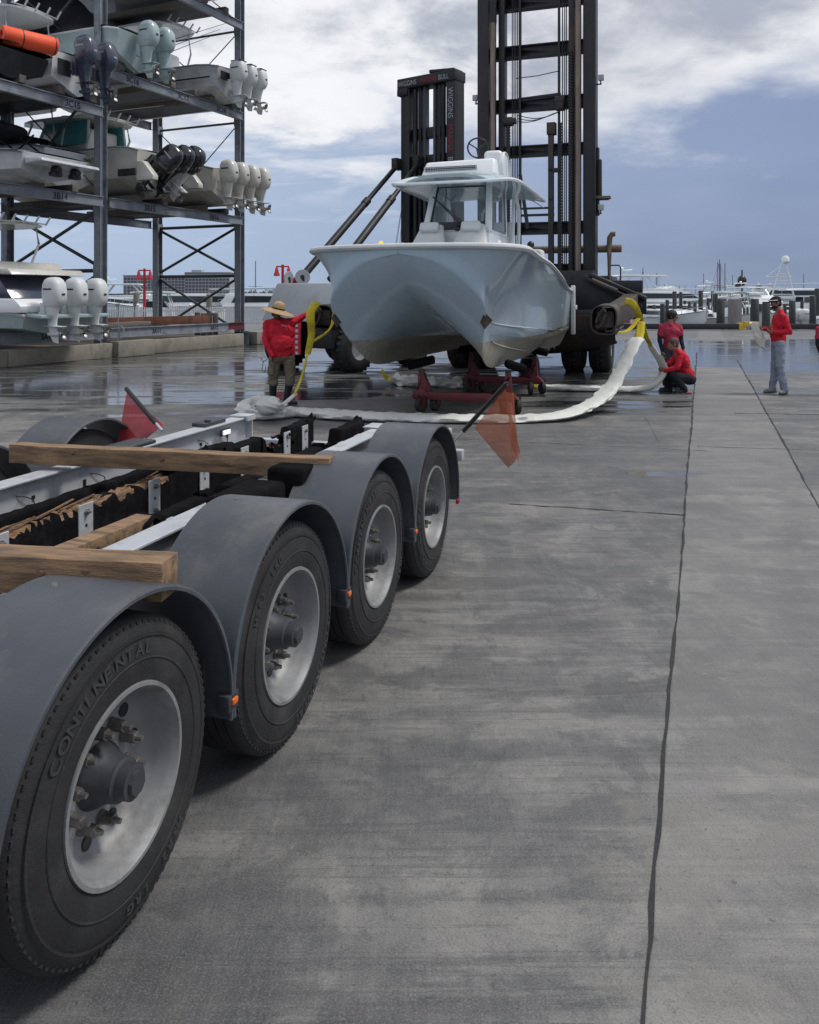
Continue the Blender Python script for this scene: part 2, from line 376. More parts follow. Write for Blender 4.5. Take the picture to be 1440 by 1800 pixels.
W = bpy.data.worlds.new('World'); SC.world = W; W.use_nodes = True
def build_world():
    nt = W.node_tree; N = nt.nodes; L = nt.links; N.clear()
    def node(t, **k):
        n = N.new(t)
        for a, b in k.items(): setattr(n, a, b)
        return n
    def mth(op, a, b=None, c=None):
        n = node('ShaderNodeMath', operation=op)
        for i, q in enumerate((a, b, c)):
            if q is None: continue
            if isinstance(q, (int, float)): n.inputs[i].default_value = q
            else: L.new(q, n.inputs[i])
        return n.outputs[0]
    def rng(x, a, b, c=0., d=1., smooth=True):
        n = node('ShaderNodeMapRange'); n.interpolation_type = 'SMOOTHSTEP' if smooth else 'LINEAR'
        L.new(x, n.inputs[0])
        for i, q in enumerate((a, b, c, d)): n.inputs[i + 1].default_value = q
        return n.outputs[0]
    def mix(f, a, b):
        n = node('ShaderNodeMix', data_type='RGBA')
        if isinstance(f, (int, float)): n.inputs[0].default_value = f
        else: L.new(f, n.inputs[0])
        for i, q in ((6, a), (7, b)):
            if isinstance(q, tuple): n.inputs[i].default_value = q + (1,)
            else: L.new(q, n.inputs[i])
        return n.outputs[2]
    tc = node('ShaderNodeTexCoord'); sp = node('ShaderNodeSeparateXYZ'); L.new(tc.outputs['Generated'], sp.inputs[0])
    x, y, z = sp.outputs
    zc = mth('MAXIMUM', z, 0.0)
    den = mth('ADD', zc, .22)
    px = mth('DIVIDE', x, den); py = mth('DIVIDE', y, den)
    cb = node('ShaderNodeCombineXYZ'); L.new(px, cb.inputs[0]); L.new(py, cb.inputs[1]); cb.inputs[2].default_value = 1.3
    def fbm(scale, det, rough, off=(0, 0, 0), stretch=(1, 1, 1), src=None, dist=0.):
        mp = node('ShaderNodeMapping'); L.new(src or cb.outputs[0], mp.inputs[0]); mp.inputs['Location'].default_value = off; mp.inputs['Scale'].default_value = stretch
        n = node('ShaderNodeTexNoise'); n.inputs['Scale'].default_value = scale; n.inputs['Detail'].default_value = det; n.inputs['Roughness'].default_value = rough
        n.inputs['Distortion'].default_value = dist
        L.new(mp.outputs[0], n.inputs['Vector']); return n.outputs['Fac']
    az = mth('ARCTAN2', x, y)                       # 0 = straight ahead, + = right
    sky = node('ShaderNodeTexSky', sky_type='NISHITA'); sky.sun_disc = False
    sky.sun_elevation = R(SUN_EL); sky.sun_rotation = R(SUN_AZ)
    nis = node('ShaderNodeVectorMath', operation='SCALE'); L.new(sky.outputs[0], nis.inputs[0]); nis.inputs[3].default_value = .06
    # rain-sky veil: slate blue, deeper to the right, paler to the left
    low = mix(rng(az, -.45, .42), (.45, .57, .77), (.215, .28, .44))
    mid = mix(rng(az, -.45, .42), (.48, .59, .79), (.25, .32, .51))
    veil = mix(rng(zc, 0.0, .16), low, mid)
    hor = mix(rng(az, -.3, .45), (.42, .54, .74), (.24, .31, .47))
    veil = mix(rng(zc, 0.0, .055), hor, veil)
    big0 = fbm(.55, 4, .55, (1.2, .4, 0))
    veil = mix(mth('MULTIPLY', rng(big0, .35, .65), .25), veil, (.52, .62, .80))
    base = mix(.12, veil, nis.outputs[0])
    # thin streaks low on the left
    st = fbm(2.2, 8, .62, (2, 3, 0), (1.0, 2.6, 1), dist=.6)
    stm = mth('MULTIPLY', mth('MULTIPLY', rng(st, .50, .70), rng(az, .22, -.12)), rng(zc, .03, .14))
    base = mix(mth('MULTIPLY', stm, .75), base, (.74, .78, .86))
    # the cloud deck overhead
    f1 = fbm(1.25, 10, .58, (.35, .2, 0), (1, 1.1, 1), dist=.15)
    f2 = fbm(2.8, 9, .6, (5.1, 2.2, 0), dist=.2)
    f3 = fbm(.9, 6, .55, (8.3, 7.7, 0))
    edge = mth('ADD', rng(az, -.5, .5, .165, .20, False), mth('MULTIPLY', mth('SUBTRACT', f1, .5), .34))
    hgt = mth('SUBTRACT', zc, edge)
    cov = rng(hgt, -.03, .055)
    patch = mth('MULTIPLY', rng(f1, .52, .62), rng(zc, .09, .2))
    patch = mth('MULTIPLY', patch, rng(az, .2, -.1))
    cov = mth('MAXIMUM', cov, patch)
    dens = mth('ADD', mth('MULTIPLY', f2, .55), mth('MULTIPLY', f1, .45))
    col = mix(rng(dens, .40, .56), (.42, .46, .55), (.92, .93, .96))
    col = mix(mth('MULTIPLY', rng(f3, .50, .66), rng(zc, .17, .30)), col, (.40, .43, .52))
    rim = mth('SUBTRACT', 1.0, rng(hgt, 0.0, .07))
    col = mix(mth('MULTIPLY', rim, .55), col, (.93, .94, .96))
    out = mix(cov, base, col)
    up = rng(z, .35, .8)
    out = mix(mth('MULTIPLY', up, .6), out, (.60, .66, .78))
    out = mix(rng(z, 0.0, -.03), out, (.12, .14, .17))
    bg = node('ShaderNodeBackground'); L.new(out, bg.inputs[0]); bg.inputs[1].default_value = 1.0
    wo = node('ShaderNodeOutputWorld'); L.new(bg.outputs[0], wo.inputs[0])
build_world()

# ------------------------------------------------------------------ pavement
def ground_material():
    m = bpy.data.materials.new('wet_concrete'); m.use_nodes = True
    nt = m.node_tree; N = nt.nodes; L = nt.links; b = N['Principled BSDF']
    def node(t, **k):
        n = N.new(t)
        for a, q in k.items(): setattr(n, a, q)
        return n
    def mth(op, a, b_=None, c=None):
        n = node('ShaderNodeMath', operation=op)
        for i, q in enumerate((a, b_, c)):
            if q is None: continue
            if isinstance(q, (int, float)): n.inputs[i].default_value = q
            else: L.new(q, n.inputs[i])
        return n.outputs[0]
    def rng(x, a, b_, c=0., d=1., sm=True):
        n = node('ShaderNodeMapRange'); n.interpolation_type = 'SMOOTHSTEP' if sm else 'LINEAR'
        L.new(x, n.inputs[0])
        for i, q in enumerate((a, b_, c, d)): n.inputs[i + 1].default_value = q
        return n.outputs[0]
    def mix(f, a, c):
        n = node('ShaderNodeMix', data_type='RGBA')
        if isinstance(f, (int, float)): n.inputs[0].default_value = f
        else: L.new(f, n.inputs[0])
        for i, q in ((6, a), (7, c)):
            if isinstance(q, tuple): n.inputs[i].default_value = q + (1,)
            else: L.new(q, n.inputs[i])
        return n.outputs[2]
    tc = node('ShaderNodeTexCoord')
    def noi(scale, det=6, rough=.6, off=(0, 0, 0), st=(1, 1, 1), rot=0., dist=0.):
        mp = node('ShaderNodeMapping'); L.new(tc.outputs['Object'], mp.inputs[0]); mp.inputs['Location'].default_value = off
        mp.inputs['Scale'].default_value = st; mp.inputs['Rotation'].default_value = (0, 0, rot)
        n = node('ShaderNodeTexNoise'); n.inputs['Scale'].default_value = scale; n.inputs['Detail'].default_value = det
        n.inputs['Roughness'].default_value = rough; n.inputs['Distortion'].default_value = dist
        L.new(mp.outputs[0], n.inputs['Vector']); return n.outputs['Fac']
    sp = node('ShaderNodeSeparateXYZ'); L.new(tc.outputs['Object'], sp.inputs[0]); X, Y, _ = sp.outputs
    rt = R(-19)
    blot = noi(.35, 7, .62); fine = noi(6, 8, .7); streak = noi(1.1, 8, .66, st=(.35, 3.2, 1), rot=R(17), dist=.4)
    streak2 = noi(2.0, 8, .7, (4, 4, 0), (3.0, .28, 1), rot=R(19)); brush = noi(60, 3, .6, st=(1, .06, 1), rot=R(19))
    sweep = noi(.9, 6, .6, (7, 1, 0), (.25, 2.4, 1), rot=R(-22), dist=.8)
    col = mix(rng(blot, .36, .64), (.10, .102, .104), (.225, .216, .20))
    col = mix(mth('MULTIPLY', rng(streak, .44, .58), .65), col, (.06, .063, .067))
    col = mix(mth('MULTIPLY', rng(streak2, .5, .60), .18), col, (.235, .225, .21))
    col = mix(mth('MULTIPLY', rng(sweep, .56, .64), .45), col, (.07, .073, .078))
    mott = noi(1.7, 10, .74, (2, 9, 0), dist=.3); big = noi(.16, 5, .6, (5, 5, 0))
    col = mix(mth('MULTIPLY', rng(mott, .49, .57), .60), col, (.055, .058, .062))
    col = mix(mth('MULTIPLY', rng(mott, .46, .38), .50), col, (.27, .26, .24))
    col = mix(mth('MULTIPLY', rng(big, .48, .56), .45), col, (.07, .073, .078))
    hl = noi(1.0, 7, .65, (3, 3, 0), (.16, 7.0, 1), rot=R(10), dist=.2)
    col = mix(mth('MULTIPLY', rng(mth('ABSOLUTE', mth('SUBTRACT', hl, .5)), .018, .003), .45), col, (.045, .046, .05))
    stn = noi(.8, 8, .68, (11, 4, 0), (.6, 1.5, 1), rot=R(14), dist=.6)
    col = mix(mth('MULTIPLY', rng(stn, .56, .60), .55), col, (.048, .049, .052))
    col = mix(mth('MULTIPLY', rng(stn, .42, .38), .35), col, (.24, .225, .195))
    crk = noi(2.4, 9, .8, (9, 2, 0), dist=1.2)
    col = mix(mth('MULTIPLY', rng(mth('ABSOLUTE', mth('SUBTRACT', crk, .5)), .012, .0), .5), col, (.04, .04, .042))
    # newer strip of concrete between the two long joints
    u = mth('SUBTRACT', X, mth('MULTIPLY', Y, .354))
    strip = mth('MULTIPLY', rng(u, -.16, -.13), rng(u, 1.06, 1.03))
    col = mix(mth('MULTIPLY', strip, .30), col, (.25, .24, .225))
    # tyre marks: broad arcs across the yard
    for cx, cy, r0, w in ((-6, 16, 15.2, .10), (-6, 16, 15.6, .08), (22, -3, 21.2, .12), (22, -3, 20.6, .10), (-14, 2, 17.5, .14), (3, 30, 17, .12), (3, 30, 17.6, .1)):
        dx = mth('SUBTRACT', X, float(cx)); dy = mth('SUBTRACT', Y, float(cy))
        rr = mth('SQRT', mth('ADD', mth('MULTIPLY', dx, dx), mth('MULTIPLY', dy, dy)))
        dd = mth('ABSOLUTE', mth('SUBTRACT', rr, r0))
        col = mix(mth('MULTIPLY', mth('MULTIPLY', rng(dd, w * 1.6, w * .4), .32), rng(fine, .35, .6)), col, (.05, .052, .056))
    col = mix(mth('MULTIPLY', rng(fine, .35, .7), .2), col, (.22, .21, .20))
    agg = noi(150, 4, .65); col = mix(mth('MULTIPLY', rng(agg, .50, .66), .35), col, (.27, .26, .245)); col = mix(mth('MULTIPLY', rng(agg, .48, .34), .40), col, (.04, .04, .042))
    col = mix(mth('MULTIPLY', rng(brush, .46, .62), .07), col, (.24, .235, .225))
    sc = noi(9, 9, .8, (1, 7, 0), (1, .35, 1), rot=R(60), dist=1.5); col = mix(mth('MULTIPLY', rng(mth('ABSOLUTE', mth('SUBTRACT', sc, .5)), .010, .0), .35), col, (.05, .05, .055))
    spk = noi(38, 3, .5); col = mix(mth('MULTIPLY', rng(spk, .66, .72), .45), col, (.035, .034, .033))
    # wet: damp sheen and standing water, more of it farther out
    pn = noi(.30, 7, .55, (3.3, 1.8, 0), (.75, 1.25, 1), rot=R(12), dist=.5)
    pn2 = noi(1.2, 6, .6, (1, 6, 0), (.45, 1.9, 1), rot=R(8))
    pz = mth('ADD', mth('MULTIPLY', pn, .56), mth('MULTIPLY', pn2, .44))
    bias = mth('ADD', rng(Y, 9., 17., -.13, .02), rng(Y, 33., 39., 0., -.12))
    b2 = mth('MULTIPLY', mth('MULTIPLY', mth('MULTIPLY', rng(X, 1.5, 5.0), rng(Y, 20., 23.)), rng(Y, 37., 33.)), .095)       # big sheet of water at the right
    b2 = mth('SUBTRACT', b2, mth('MULTIPLY', mth('MULTIPLY', strip, rng(Y, 24., 20.)), .1))
    b3 = mth('MULTIPLY', mth('MULTIPLY', rng(X, 1.5, -1.5), rng(Y, 12., 15.)), .045)
    pn3 = noi(.9, 8, .62, (6, 2, 0), (.22, 2.3, 1), rot=R(7), dist=.3)
    wk = mth('MULTIPLY', mth('SUBTRACT', pn3, .5), rng(Y, 10.5, 14., 0., .50))
    tot = mth('ADD', mth('ADD', mth('ADD', mth('ADD', pz, bias), b2), b3), wk)
    # one small puddle near the joint
    dx = mth('DIVIDE', mth('SUBTRACT', X, 2.64), .40); dy = mth('DIVIDE', mth('SUBTRACT', Y, 8.72), .13)
    pd = mth('ADD', mth('ADD', mth('MULTIPLY', dx, dx), mth('MULTIPLY', dy, dy)), mth('MULTIPLY', mth('SUBTRACT', crk, .5), 3.))
    small = rng(pd, 1.05, .8)
    pud = mth('MAXIMUM', rng(tot, .538, .550), small)
    damp = mth('MAXIMUM', rng(tot, .455, .55), rng(pd, 1.7, .9))
    col = mix(mth('MULTIPLY', damp, .55), col, (.045, .046, .048))
    col = mix(mth('MULTIPLY', pud, .7), col, (.035, .036, .036))
    L.new(col, b.inputs['Base Color'])
    ro = mth('ADD', rng(damp, 0, 1, .62, .33, False), mth('MULTIPLY', mth('SUBTRACT', fine, .5), .25))
    ro2 = node('ShaderNodeMix', data_type='FLOAT'); L.new(pud, ro2.inputs[0]); L.new(ro, ro2.inputs[2]); ro2.inputs[3].default_value = .11
    L.new(ro2.outputs[0], b.inputs['Roughness'])
    h = mth('ADD', mth('ADD', mth('MULTIPLY', fine, .6), mth('MULTIPLY', brush, .12)), mth('MULTIPLY', spk, .15))
    bp = node('ShaderNodeBump'); bp.inputs['Distance'].default_value = .012
    L.new(mth('MULTIPLY', mth('SUBTRACT', 1., mth('MULTIPLY', pud, .93)), .6), bp.inputs['Strength']); L.new(h, bp.inputs['Height']); L.new(bp.outputs[0], b.inputs['Normal'])
    return m

PAV_FAR = 46.0
b_ = MB(); rows = []
ys = [-8, 0, 5, 10, 20, 30, PAV_FAR]
for y in ys: rows.append([(x, y, 0) for x in (-60, -30, -10, 0, 10, 30, 80)])
b_.grid(rows); b_.quad((-60, PAV_FAR, 0), (80, PAV_FAR, 0), (80, PAV_FAR, -1.6), (-60, PAV_FAR, -1.6))
g = b_.build('pavement', ground_material(), smooth=0); tag(g, kind='structure')

joint_m = mat('joint_filler', (.022, .022, .024), .8, 0, .4, 10, .4, 40)
def joint(x0, y0, slope, y1, w, seed, jag=.02):
    rnd = random.Random(seed); b = MB(); l = []; r = []
    y = y0
    while y < y1:
        x = x0 + slope * (y - y0) + rnd.uniform(-jag, jag) * .6 + .006 * math.sin(y * 1.1 + seed)
        ww = w * rnd.uniform(.4, 1.5) * (.8 + y / 12)
        l.append((x - ww / 2, y, .004)); r.append((x + ww / 2, y, .004)); y += rnd.uniform(.05, .16) * (1 + y / 14)
    b.grid([l, r]); o = b.build('pavement_joint', joint_m, smooth=0); tag(o, kind='structure')
joint(-.147 + .354 * 1.2, 1.2, .354, 27.5, .013, 1, .009)
joint(1.05 + .354 * 1.2, 1.2, .354, 24.5, .013, 2, .009)
def crossjoint(xa, ya, xb, yb, w, seed):
    rnd = random.Random(seed); b = MB(); l = []; r = []; n = int(abs(xb - xa) / .09)
    for i in range(n + 1):
        t = i / n; x = xa + (xb - xa) * t; y = ya + (yb - ya) * t + rnd.uniform(-.012, .012); ww = w * rnd.uniform(.3, 1.4)
        l.append((x, y - ww / 2, .004)); r.append((x, y + ww / 2, .004))
    b.grid([l, r]); o = b.build('pavement_joint', joint_m, smooth=0); tag(o, kind='structure')
crossjoint(.9, 7.45, 2.36, 7.06, .02, 3); crossjoint(2.2, 15.6, 4.7, 14.6, .03, 4); crossjoint(.4, 10.9, 3.6, 10.0, .012, 5)
crossjoint(3.6, 10.3, 7.5, 9.5, .014, 6); crossjoint(3.9, 14.0, 3.2, 10.6, .02, 7); crossjoint(5.2, 13.2, 12, 12.4, .03, 8)
# water
wm = bpy.data.materials.new('sea_water'); wm.use_nodes = True
nt = wm.node_tree; pb = nt.nodes['Principled BSDF']; pb.inputs['Base Color'].default_value = (.03, .045, .055, 1); pb.inputs['Roughness'].default_value = .12
nz = nt.nodes.new('ShaderNodeTexNoise'); nz.inputs['Scale'].default_value = .7; nz.inputs['Detail'].default_value = 6
tcn = nt.nodes.new('ShaderNodeTexCoord'); nt.links.new(tcn.outputs['Object'], nz.inputs['Vector'])
bpn = nt.nodes.new('ShaderNodeBump'); bpn.inputs['Strength'].default_value = .5; bpn.inputs['Distance'].default_value = .3
nt.links.new(nz.outputs['Fac'], bpn.inputs['Height']); nt.links.new(bpn.outputs[0], pb.inputs['Normal'])
b_ = MB(); b_.grid([[(x, y, -.9) for x in (-3000, -300, 0, 300, 3000)] for y in (PAV_FAR - .5, 120, 400, 1500, 5000)])
tag(b_.build('water', wm, smooth=0), kind='structure')
# far shore
rnd = random.Random(3); b_ = MB(); rows = []
for (dy, s) in ((0, 0), (4, 1), (60, 1), (64, 0)):
    row = []; rnd = random.Random(5)
    for i in range(260):
        x = -1500 + i * 12.5; hh = 5.5 + 3.5 * noise.noise(Vector((x * .004, 2, 0))) + 2.2 * noise.noise(Vector((x * .05, 7, 0)))
        row.append((x, 1500 + dy, -1 + s * max(.5, hh + 2)))
    rows.append(row)
b_.grid(rows); tag(b_.build('hills', M['land']), kind='structure')
# ------------------------------------------------------------------ boat trailer (foreground)
TA = math.atan(.315)
T = thing('boat_trailer', 'empty silver four-axle boat trailer with grey fenders and torn black carpet bunks, nearest', 'trailer', (.17, 5.56, 0), -TA)
RW = .46
def arc_text(w, text, r, size, sgn, a0):
    meshes = []; vs = []; fs = []
    text = text[::-1]; adv = [.50 if q == 'I' else .92 for q in text]; n = sum(adv); step = size * .95 / r; pos = 0
    for qi, ch in enumerate(text):
        i = pos + adv[qi] / 2 - .5; pos += adv[qi]
        if ch == ' ': continue
        o = lettering(ch, size, (0, 0, 0), (1, 0, 0), (0, 0, 1), M['rub_text'], None, sx=1.1, bold=.001)
        me = o.data; a = a0 + sgn * -(i - n / 2) * step
        for v in me.vertices: pass
        out = Vector((0, math.sin(a) * 1., math.cos(a))); tan = Vector((0, math.cos(a), -math.sin(a))) * -1
        if sgn < 0: tan = -tan
        base = len(vs)
        for v in me.vertices:
            x, z, d = v.co.x - size * .35, v.co.z, v.co.y
            vs.append(tan * -x * 1.0 + out * (r + z - size * .35) + Vector((sgn * (.0045 + abs(d)), 0, 0)))
        fs += [tuple(base + q for q in p.vertices) for p in me.polygons]
        bpy.data.objects.remove(o); bpy.data.meshes.remove(me)
    b = MB(); b.add(vs, fs); b.build('sidewall_lettering', M['rub_text'], w, smooth=0, fix=False) if sgn > 0 else None
def trailer_wheel(x_out, y, sgn):
    """sgn +1: outer face looks to +x"""
    c = (x_out, y, RW); f = lambda p: [(x_out * 0 + sgn * a, r) for a, r in p]
    w = bpy.data.objects.new('wheel', None); COL.objects.link(w); w.parent = T
    w.location = c; w.rotation_euler = (random.uniform(0, 6), 0, 0)
    t = MB()
    prof = [(-.02, .262), (-.004, .268), (.0, .285), (.006, .32), (.004, .355), (-.004, .395), (-.016, .43), (-.024, .447), (-.04, .456)]
    for i in range(5):
        x0 = -.045 - i * .042
        prof += [(x0, .460), (x0 - .030, .460), (x0 - .033, .450), (x0 - .039, .450)]
    prof += [(-.262, .455), (-.28, .43), (-.288, .36), (-.284, .28), (-.26, .262)]
    t.lathe(f(prof), 'x', n=72)
    for rr in (.338, .405):                       # sidewall ribs
        t.lathe(f([(.001 if rr > .4 else .006, rr - .004), (.0085 if rr < .4 else .0005, rr), (.001 if rr > .4 else .006, rr + .004)]), 'x', n=72)
    arc_text(w, 'CONTINENTAL', .372, .055, sgn, .0); arc_text(w, 'HSR2  LRG', .372, .040, sgn, PI)
    k = 90                                        # fine moulded shoulder ribs
    for i in range(k):
        a = 2 * PI * i / k; r0 = .440
        t.box((sgn * -.020, math.cos(a) * r0, math.sin(a) * r0), (.006, .008, .014), Euler((a, 0, 0)).to_matrix())
    t.build('tyre', M['rubber'], w, smooth=40)
    r = MB()
    r.lathe(f([(-.26, .262), (-.03, .258), (-.006, .272), (.004, .270), (.004, .258), (-.012, .250), (-.030, .244), (-.075, .236), (-.10, .222), (-.118, .205), (-.122, .17), (-.112, .14), (-.11, .085), (-.11, .02)]), 'x', n=64)
    rim = r.build('rim', M['alu_rim'], w, smooth=50)
    h = MB()
    for i in range(10):                           # hand holes
        a = 2 * PI * (i + .5) / 10
        p = Vector((sgn * -.1185, math.cos(a) * .186, math.sin(a) * .186))
        h.cyl(p, p + Vector((sgn * .0025, 0, 0)), .021, .021, 14)
    h.build('hand_hole', M['black'], w)
    for i in range(10):
        n_ = MB(); a = 2 * PI * i / 10; p = Vector((sgn * -.112, math.cos(a) * .135, math.sin(a) * .135))
        n_.cyl(p, p + Vector((sgn * .012, 0, 0)), .021, .021, 12); n_.cyl(p + Vector((sgn * .012, 0, 0)), p + Vector((sgn * .050, 0, 0)), .019, .018, 6)
        n_.cyl(p + Vector((sgn * .045, 0, 0)), p + Vector((sgn * .072, 0, 0)), .012, .008, 10); n_.build('wheel_nut', M['bolt'], w)
    hb = MB(); hb.lathe(f([(-.11, .095), (-.095, .09), (-.06, .068), (-.02, .062), (-.015, .052), (.02, .05), (.022, .043), (.024, .0)]), 'x', n=24)
    hb.lathe(f([(.02, .036), (.034, .034), (.036, .0)]), 'x', n=8)
    hb.build('hub', M['galv_dark'], w, smooth=40)
    return w
FR = .552
def fender(x_in, x_out, y, a0=-8, a1=188, lip=1):
    b = MB(); n = 48; rows = []
    outr = [(x_in, FR - .004), (x_in, FR), (x_out - .02, FR + .004), (x_out - .005, FR + .003), (x_out, FR - .004), (x_out, FR - .014), (x_out - .008, FR - .016), (x_out - .012, FR - .008), (x_in, FR - .008)]
    for i in range(n + 1):
        a = R(a0 + (a1 - a0) * i / n); rows.append([Vector((x, y + math.cos(a) * r, .455 + math.sin(a) * r)) for x, r in outr])
    b.grid(rows, closed=True, capends=True)
    fo = b.build('fender', M['fender'], T, smooth=30)
    for a in (28, 90, 152):
        c = MB(); p0 = Vector(((x_in + x_out) / 2, y + math.cos(R(a)) * FR, .455 + math.sin(R(a)) * FR)); q0 = Vector((0, math.cos(R(a)), math.sin(R(a))))
        c.cyl(p0 - Vector((.10, 0, 0)), p0 - Vector((.10, 0, 0)) + q0 * .006, .012, .010, 10); c.build('fender_bolt', M['bolt'], fo)
    return fo
SP = 1.1
for k in range(4):
    trailer_wheel(0, -SP * k, 1)
    fender(-.36, .035, -SP * k)
for k in range(4):
    trailer_wheel(-2.72, -.42 - SP * k, -1); fender(-2.755, -2.36, -.42 - SP * k)
# fender posts + orange marker lights between the wheels
for k in range(3):
    y = -SP * (k + .5)
    b = MB(); b.box((-.10, y, .50), (.06, .05, .18)); b.box((.01, y, .44), (.05, .07, .06)); b.cyl((-.12, y, .42), (-.12, y, .60), .012)
    s_ = b.build('fender_bracket', M['galv_dark'], T, bevel=.004)
    b = MB(); b.box((.038, y, .445), (.012, .035, .022)); b.build('marker_light', M['marker'], s_, bevel=.004)
# main rails: I-beams
XR, XL, ZT = -.56, -1.86, .885
for x, y1, dz in ((XR, .74, 0), (XL, .80, .0)):
    b = MB(); b.ibeam((x, y1, ZT - .13 + dz), (x, -5.6, ZT - .13 + dz), .125, .26, .014)
    b.beam((x, y1 + .006, ZT - .13), (x, y1 - .008, ZT - .13), .12, .23)
    rl = b.build('frame_rail', M['alu'], T, bevel=.003, bseg=1)
    h = MB(); sgn = 1
    rr = random.Random(int(x * 100))
    for i in range(11):
        y = y1 - .3 - i * .42 + rr.uniform(-.08, .08); xs = x + .0075
        h.cyl((xs, y, ZT - .13 + rr.uniform(-.04, .05)), (xs + .002, y, ZT - .13 + .02), .011, .011, 10)
    h.build('bolt_hole', M['black'], rl)
# cross members: low round-topped aluminium tubes
for i, y in enumerate((.25, -.28, -.80, -1.32, -1.86, -2.40, -2.95, -3.6)):
    b = MB(); zc = .50
    if i % 2:
        b.bb(-2.30, -.12, y - .09, y + .09, zc, zc + .09); b.bb(-2.30, -.12, y - .012, y + .012, zc - .12, zc); b.bb(-2.3, -.12, y - .09, y + .09, zc - .14, zc - .12)
    else:
        b.cyl((-2.30, y, zc + .02), (-.12, y, zc + .02), .09, .09, 20); b.bb(-2.3, -.12, y - .15, y + .15, zc - .02, zc + .015)
    b.build('cross_member', M['alu'], T, bevel=.004)
for k in range(4):
    b = MB(); b.cyl((-2.5, -SP * k - .1, .42), (-.2, -SP * k - .1, .42), .055, .055, 14); b.build('axle', M['galv_dark'], T)
    b = MB(); b.box((-.35, -SP * k - .05, .42), (.12, .7, .09)); b.build('axle_torque_arm', M['galv_dark'], T, bevel=.01)

# bunks
def bunk(x, z0, z1, y0, y1, seed, w=.105, torn=(), m='carpet', endlump=True):
    """carpeted plank on edge; torn = y-ranges where the top is broken away"""
    b = MB(); rows = []; n = int((y1 - y0) / .02); rd = random.Random(seed)
    for i in range(n + 1):
        y = y0 + (y1 - y0) * i / n; top = z1 + .010 * noise.noise(Vector((seed, y * 3, 0))); bot = z0 + .008 * noise.noise(Vector((seed + 5, y * 3, 1)))
        hw = w / 2 + .006 * noise.noise(Vector((seed + 9, y * 5, 2)))
        for (a, c, dpt) in torn:
            if a < y < c:
                e = min(1, (y - a) / .06, (c - y) / .06); top -= e * (dpt + .05 * noise.noise(Vector((y * 9, seed, 3)))) + .02 * rd.uniform(-1, 1) * e
        r = .022; ring = []
        for (sx, sz, q) in ((-1, -1, 0), (1, -1, 1), (1, 1, 2), (-1, 1, 3)):
            cx = x + sx * (hw - r); cz = (top if sz > 0 else bot) - sz * r
            for k in range(4):
                a = R(180 + q * 90 + k * 30); ring.append(Vector((cx + math.cos(a) * r, y, cz + math.sin(a) * r)))
        rows.append(ring)
    b.grid(rows, closed=True, capends=True)
    o = b.build('bunk', M[m], T, smooth=60, disp=(.006, 16))
    return o
B1, B2 = -1.30, -.86
def plate_bolts(bb, x, y, z0, z1, sx):
    for z in (z0 + .05, z0 + .11, z0 + .17): bb.cyl((x, y, z), (x + sx * .006, y, z), .010, .010, 12)
def bracket(x, y, sx, h=.27, z=.585, tilt=0.):
    b = MB(); b.box((x + sx * .004, y, z + h / 2), (.008, .105, h)); b.box((x + sx * .05, y, z + .004), (.10, .105, .008)); b.box((x + sx * .012, y, z + .012), (.02, .105, .02))
    o = b.build('bunk_bracket', M['alu'], T, bevel=.002, bseg=1)
    for zz in (z + h * .35, z + h * .85):
        c = MB(); c.cyl((x + sx * .008, y, zz), (x + sx * .020, y, zz), .015, .015, 6); c.cyl((x + sx * .020, y, zz), (x + sx * .034, y, zz), .007, .007, 8); c.build('hex_bolt', M['bolt'], o)
    for dy in (-.022, .022):
        c = MB(); c.cyl((x + sx * .06, y + dy, z + .008), (x + sx * .06, y + dy, z + .024), .014, .014, 6); c.cyl((x + sx * .06, y + dy, z + .024), (x + sx * .06, y + dy, z + .045), .006, .006, 8); c.build('hex_bolt', M['bolt'], o)
    c = MB(); c.cyl((x + sx * .0075, y, z + h * .6), (x + sx * .009, y, z + h * .6), .009, .009, 12); c.build('bolt_hole', M['black'], o)
bunk(B1, .56, .875, -.08, .80, 11, torn=((-.05, .42, .13),))
bunk(B1, .60, .87, -4.6, -.10, 12, torn=((-2.6, -1.15, .05), (-.75, -.55, .05)))
bunk(B2, .56, .89, .02, .80, 13, torn=((-.0, .34, .17),))
bunk(B2, .56, .82, -2.35, -.02, 14, torn=((-2.6, -2.0, .10), (-1.55, -1.3, .04)))
bunk(B2, .56, .80, -4.6, -2.38, 15)
bunk(-1.62, .58, .80, -4.4, .1, 16, w=.09)
for (x, y) in ((B1, .30), (B1, .62), (B1, -.35), (B1, -.86), (B1, -1.38), (B1, -1.95), (B1, -2.5)): bracket(x + .055, y, 1)
for (x, y) in ((B2, .28), (B2, .62), (B2, -.30), (B2, -.82), (B2, -1.36), (B2, -1.92), (B2, -2.6)): bracket(x + .055, y, 1, h=.25, z=.555)
# exposed split wood along the torn bunks
def splinters(x, z, y0, y1, seed, w=.08):
    rd = random.Random(seed); b = MB(); n = int((y1 - y0) / .025); rows = []
    for i in range(n + 1):
        y = y0 + (y1 - y0) * i / n; row = []
        for k in range(8):
            u = k / 7; row.append(Vector((x - w / 2 + w * u, y, z + .018 * noise.noise(Vector((u * 14 + seed, y * 2.2, 0))) + .010 * rd.uniform(-1, 1) - (.03 if k in (0, 7) else 0))))
        rows.append(row)
    b.grid(rows)
    for i in range(7):
        y = rd.uniform(y0, y1 - .2); xx = x + rd.uniform(-w / 2, w / 2); zz = z + rd.uniform(.0, .02)
        b.beam((xx, y, zz), (xx + rd.uniform(-.02, .02), y + rd.uniform(.08, .3), zz + rd.uniform(-.01, .03)), rd.uniform(.004, .012), rd.uniform(.003, .01))
    b.build('split_wood', M['wood_y'], T, smooth=0)
splinters(B1 - .005, .835, -2.6, -1.15, 1, .10); splinters(B1, .745, -.02, .36, 2)
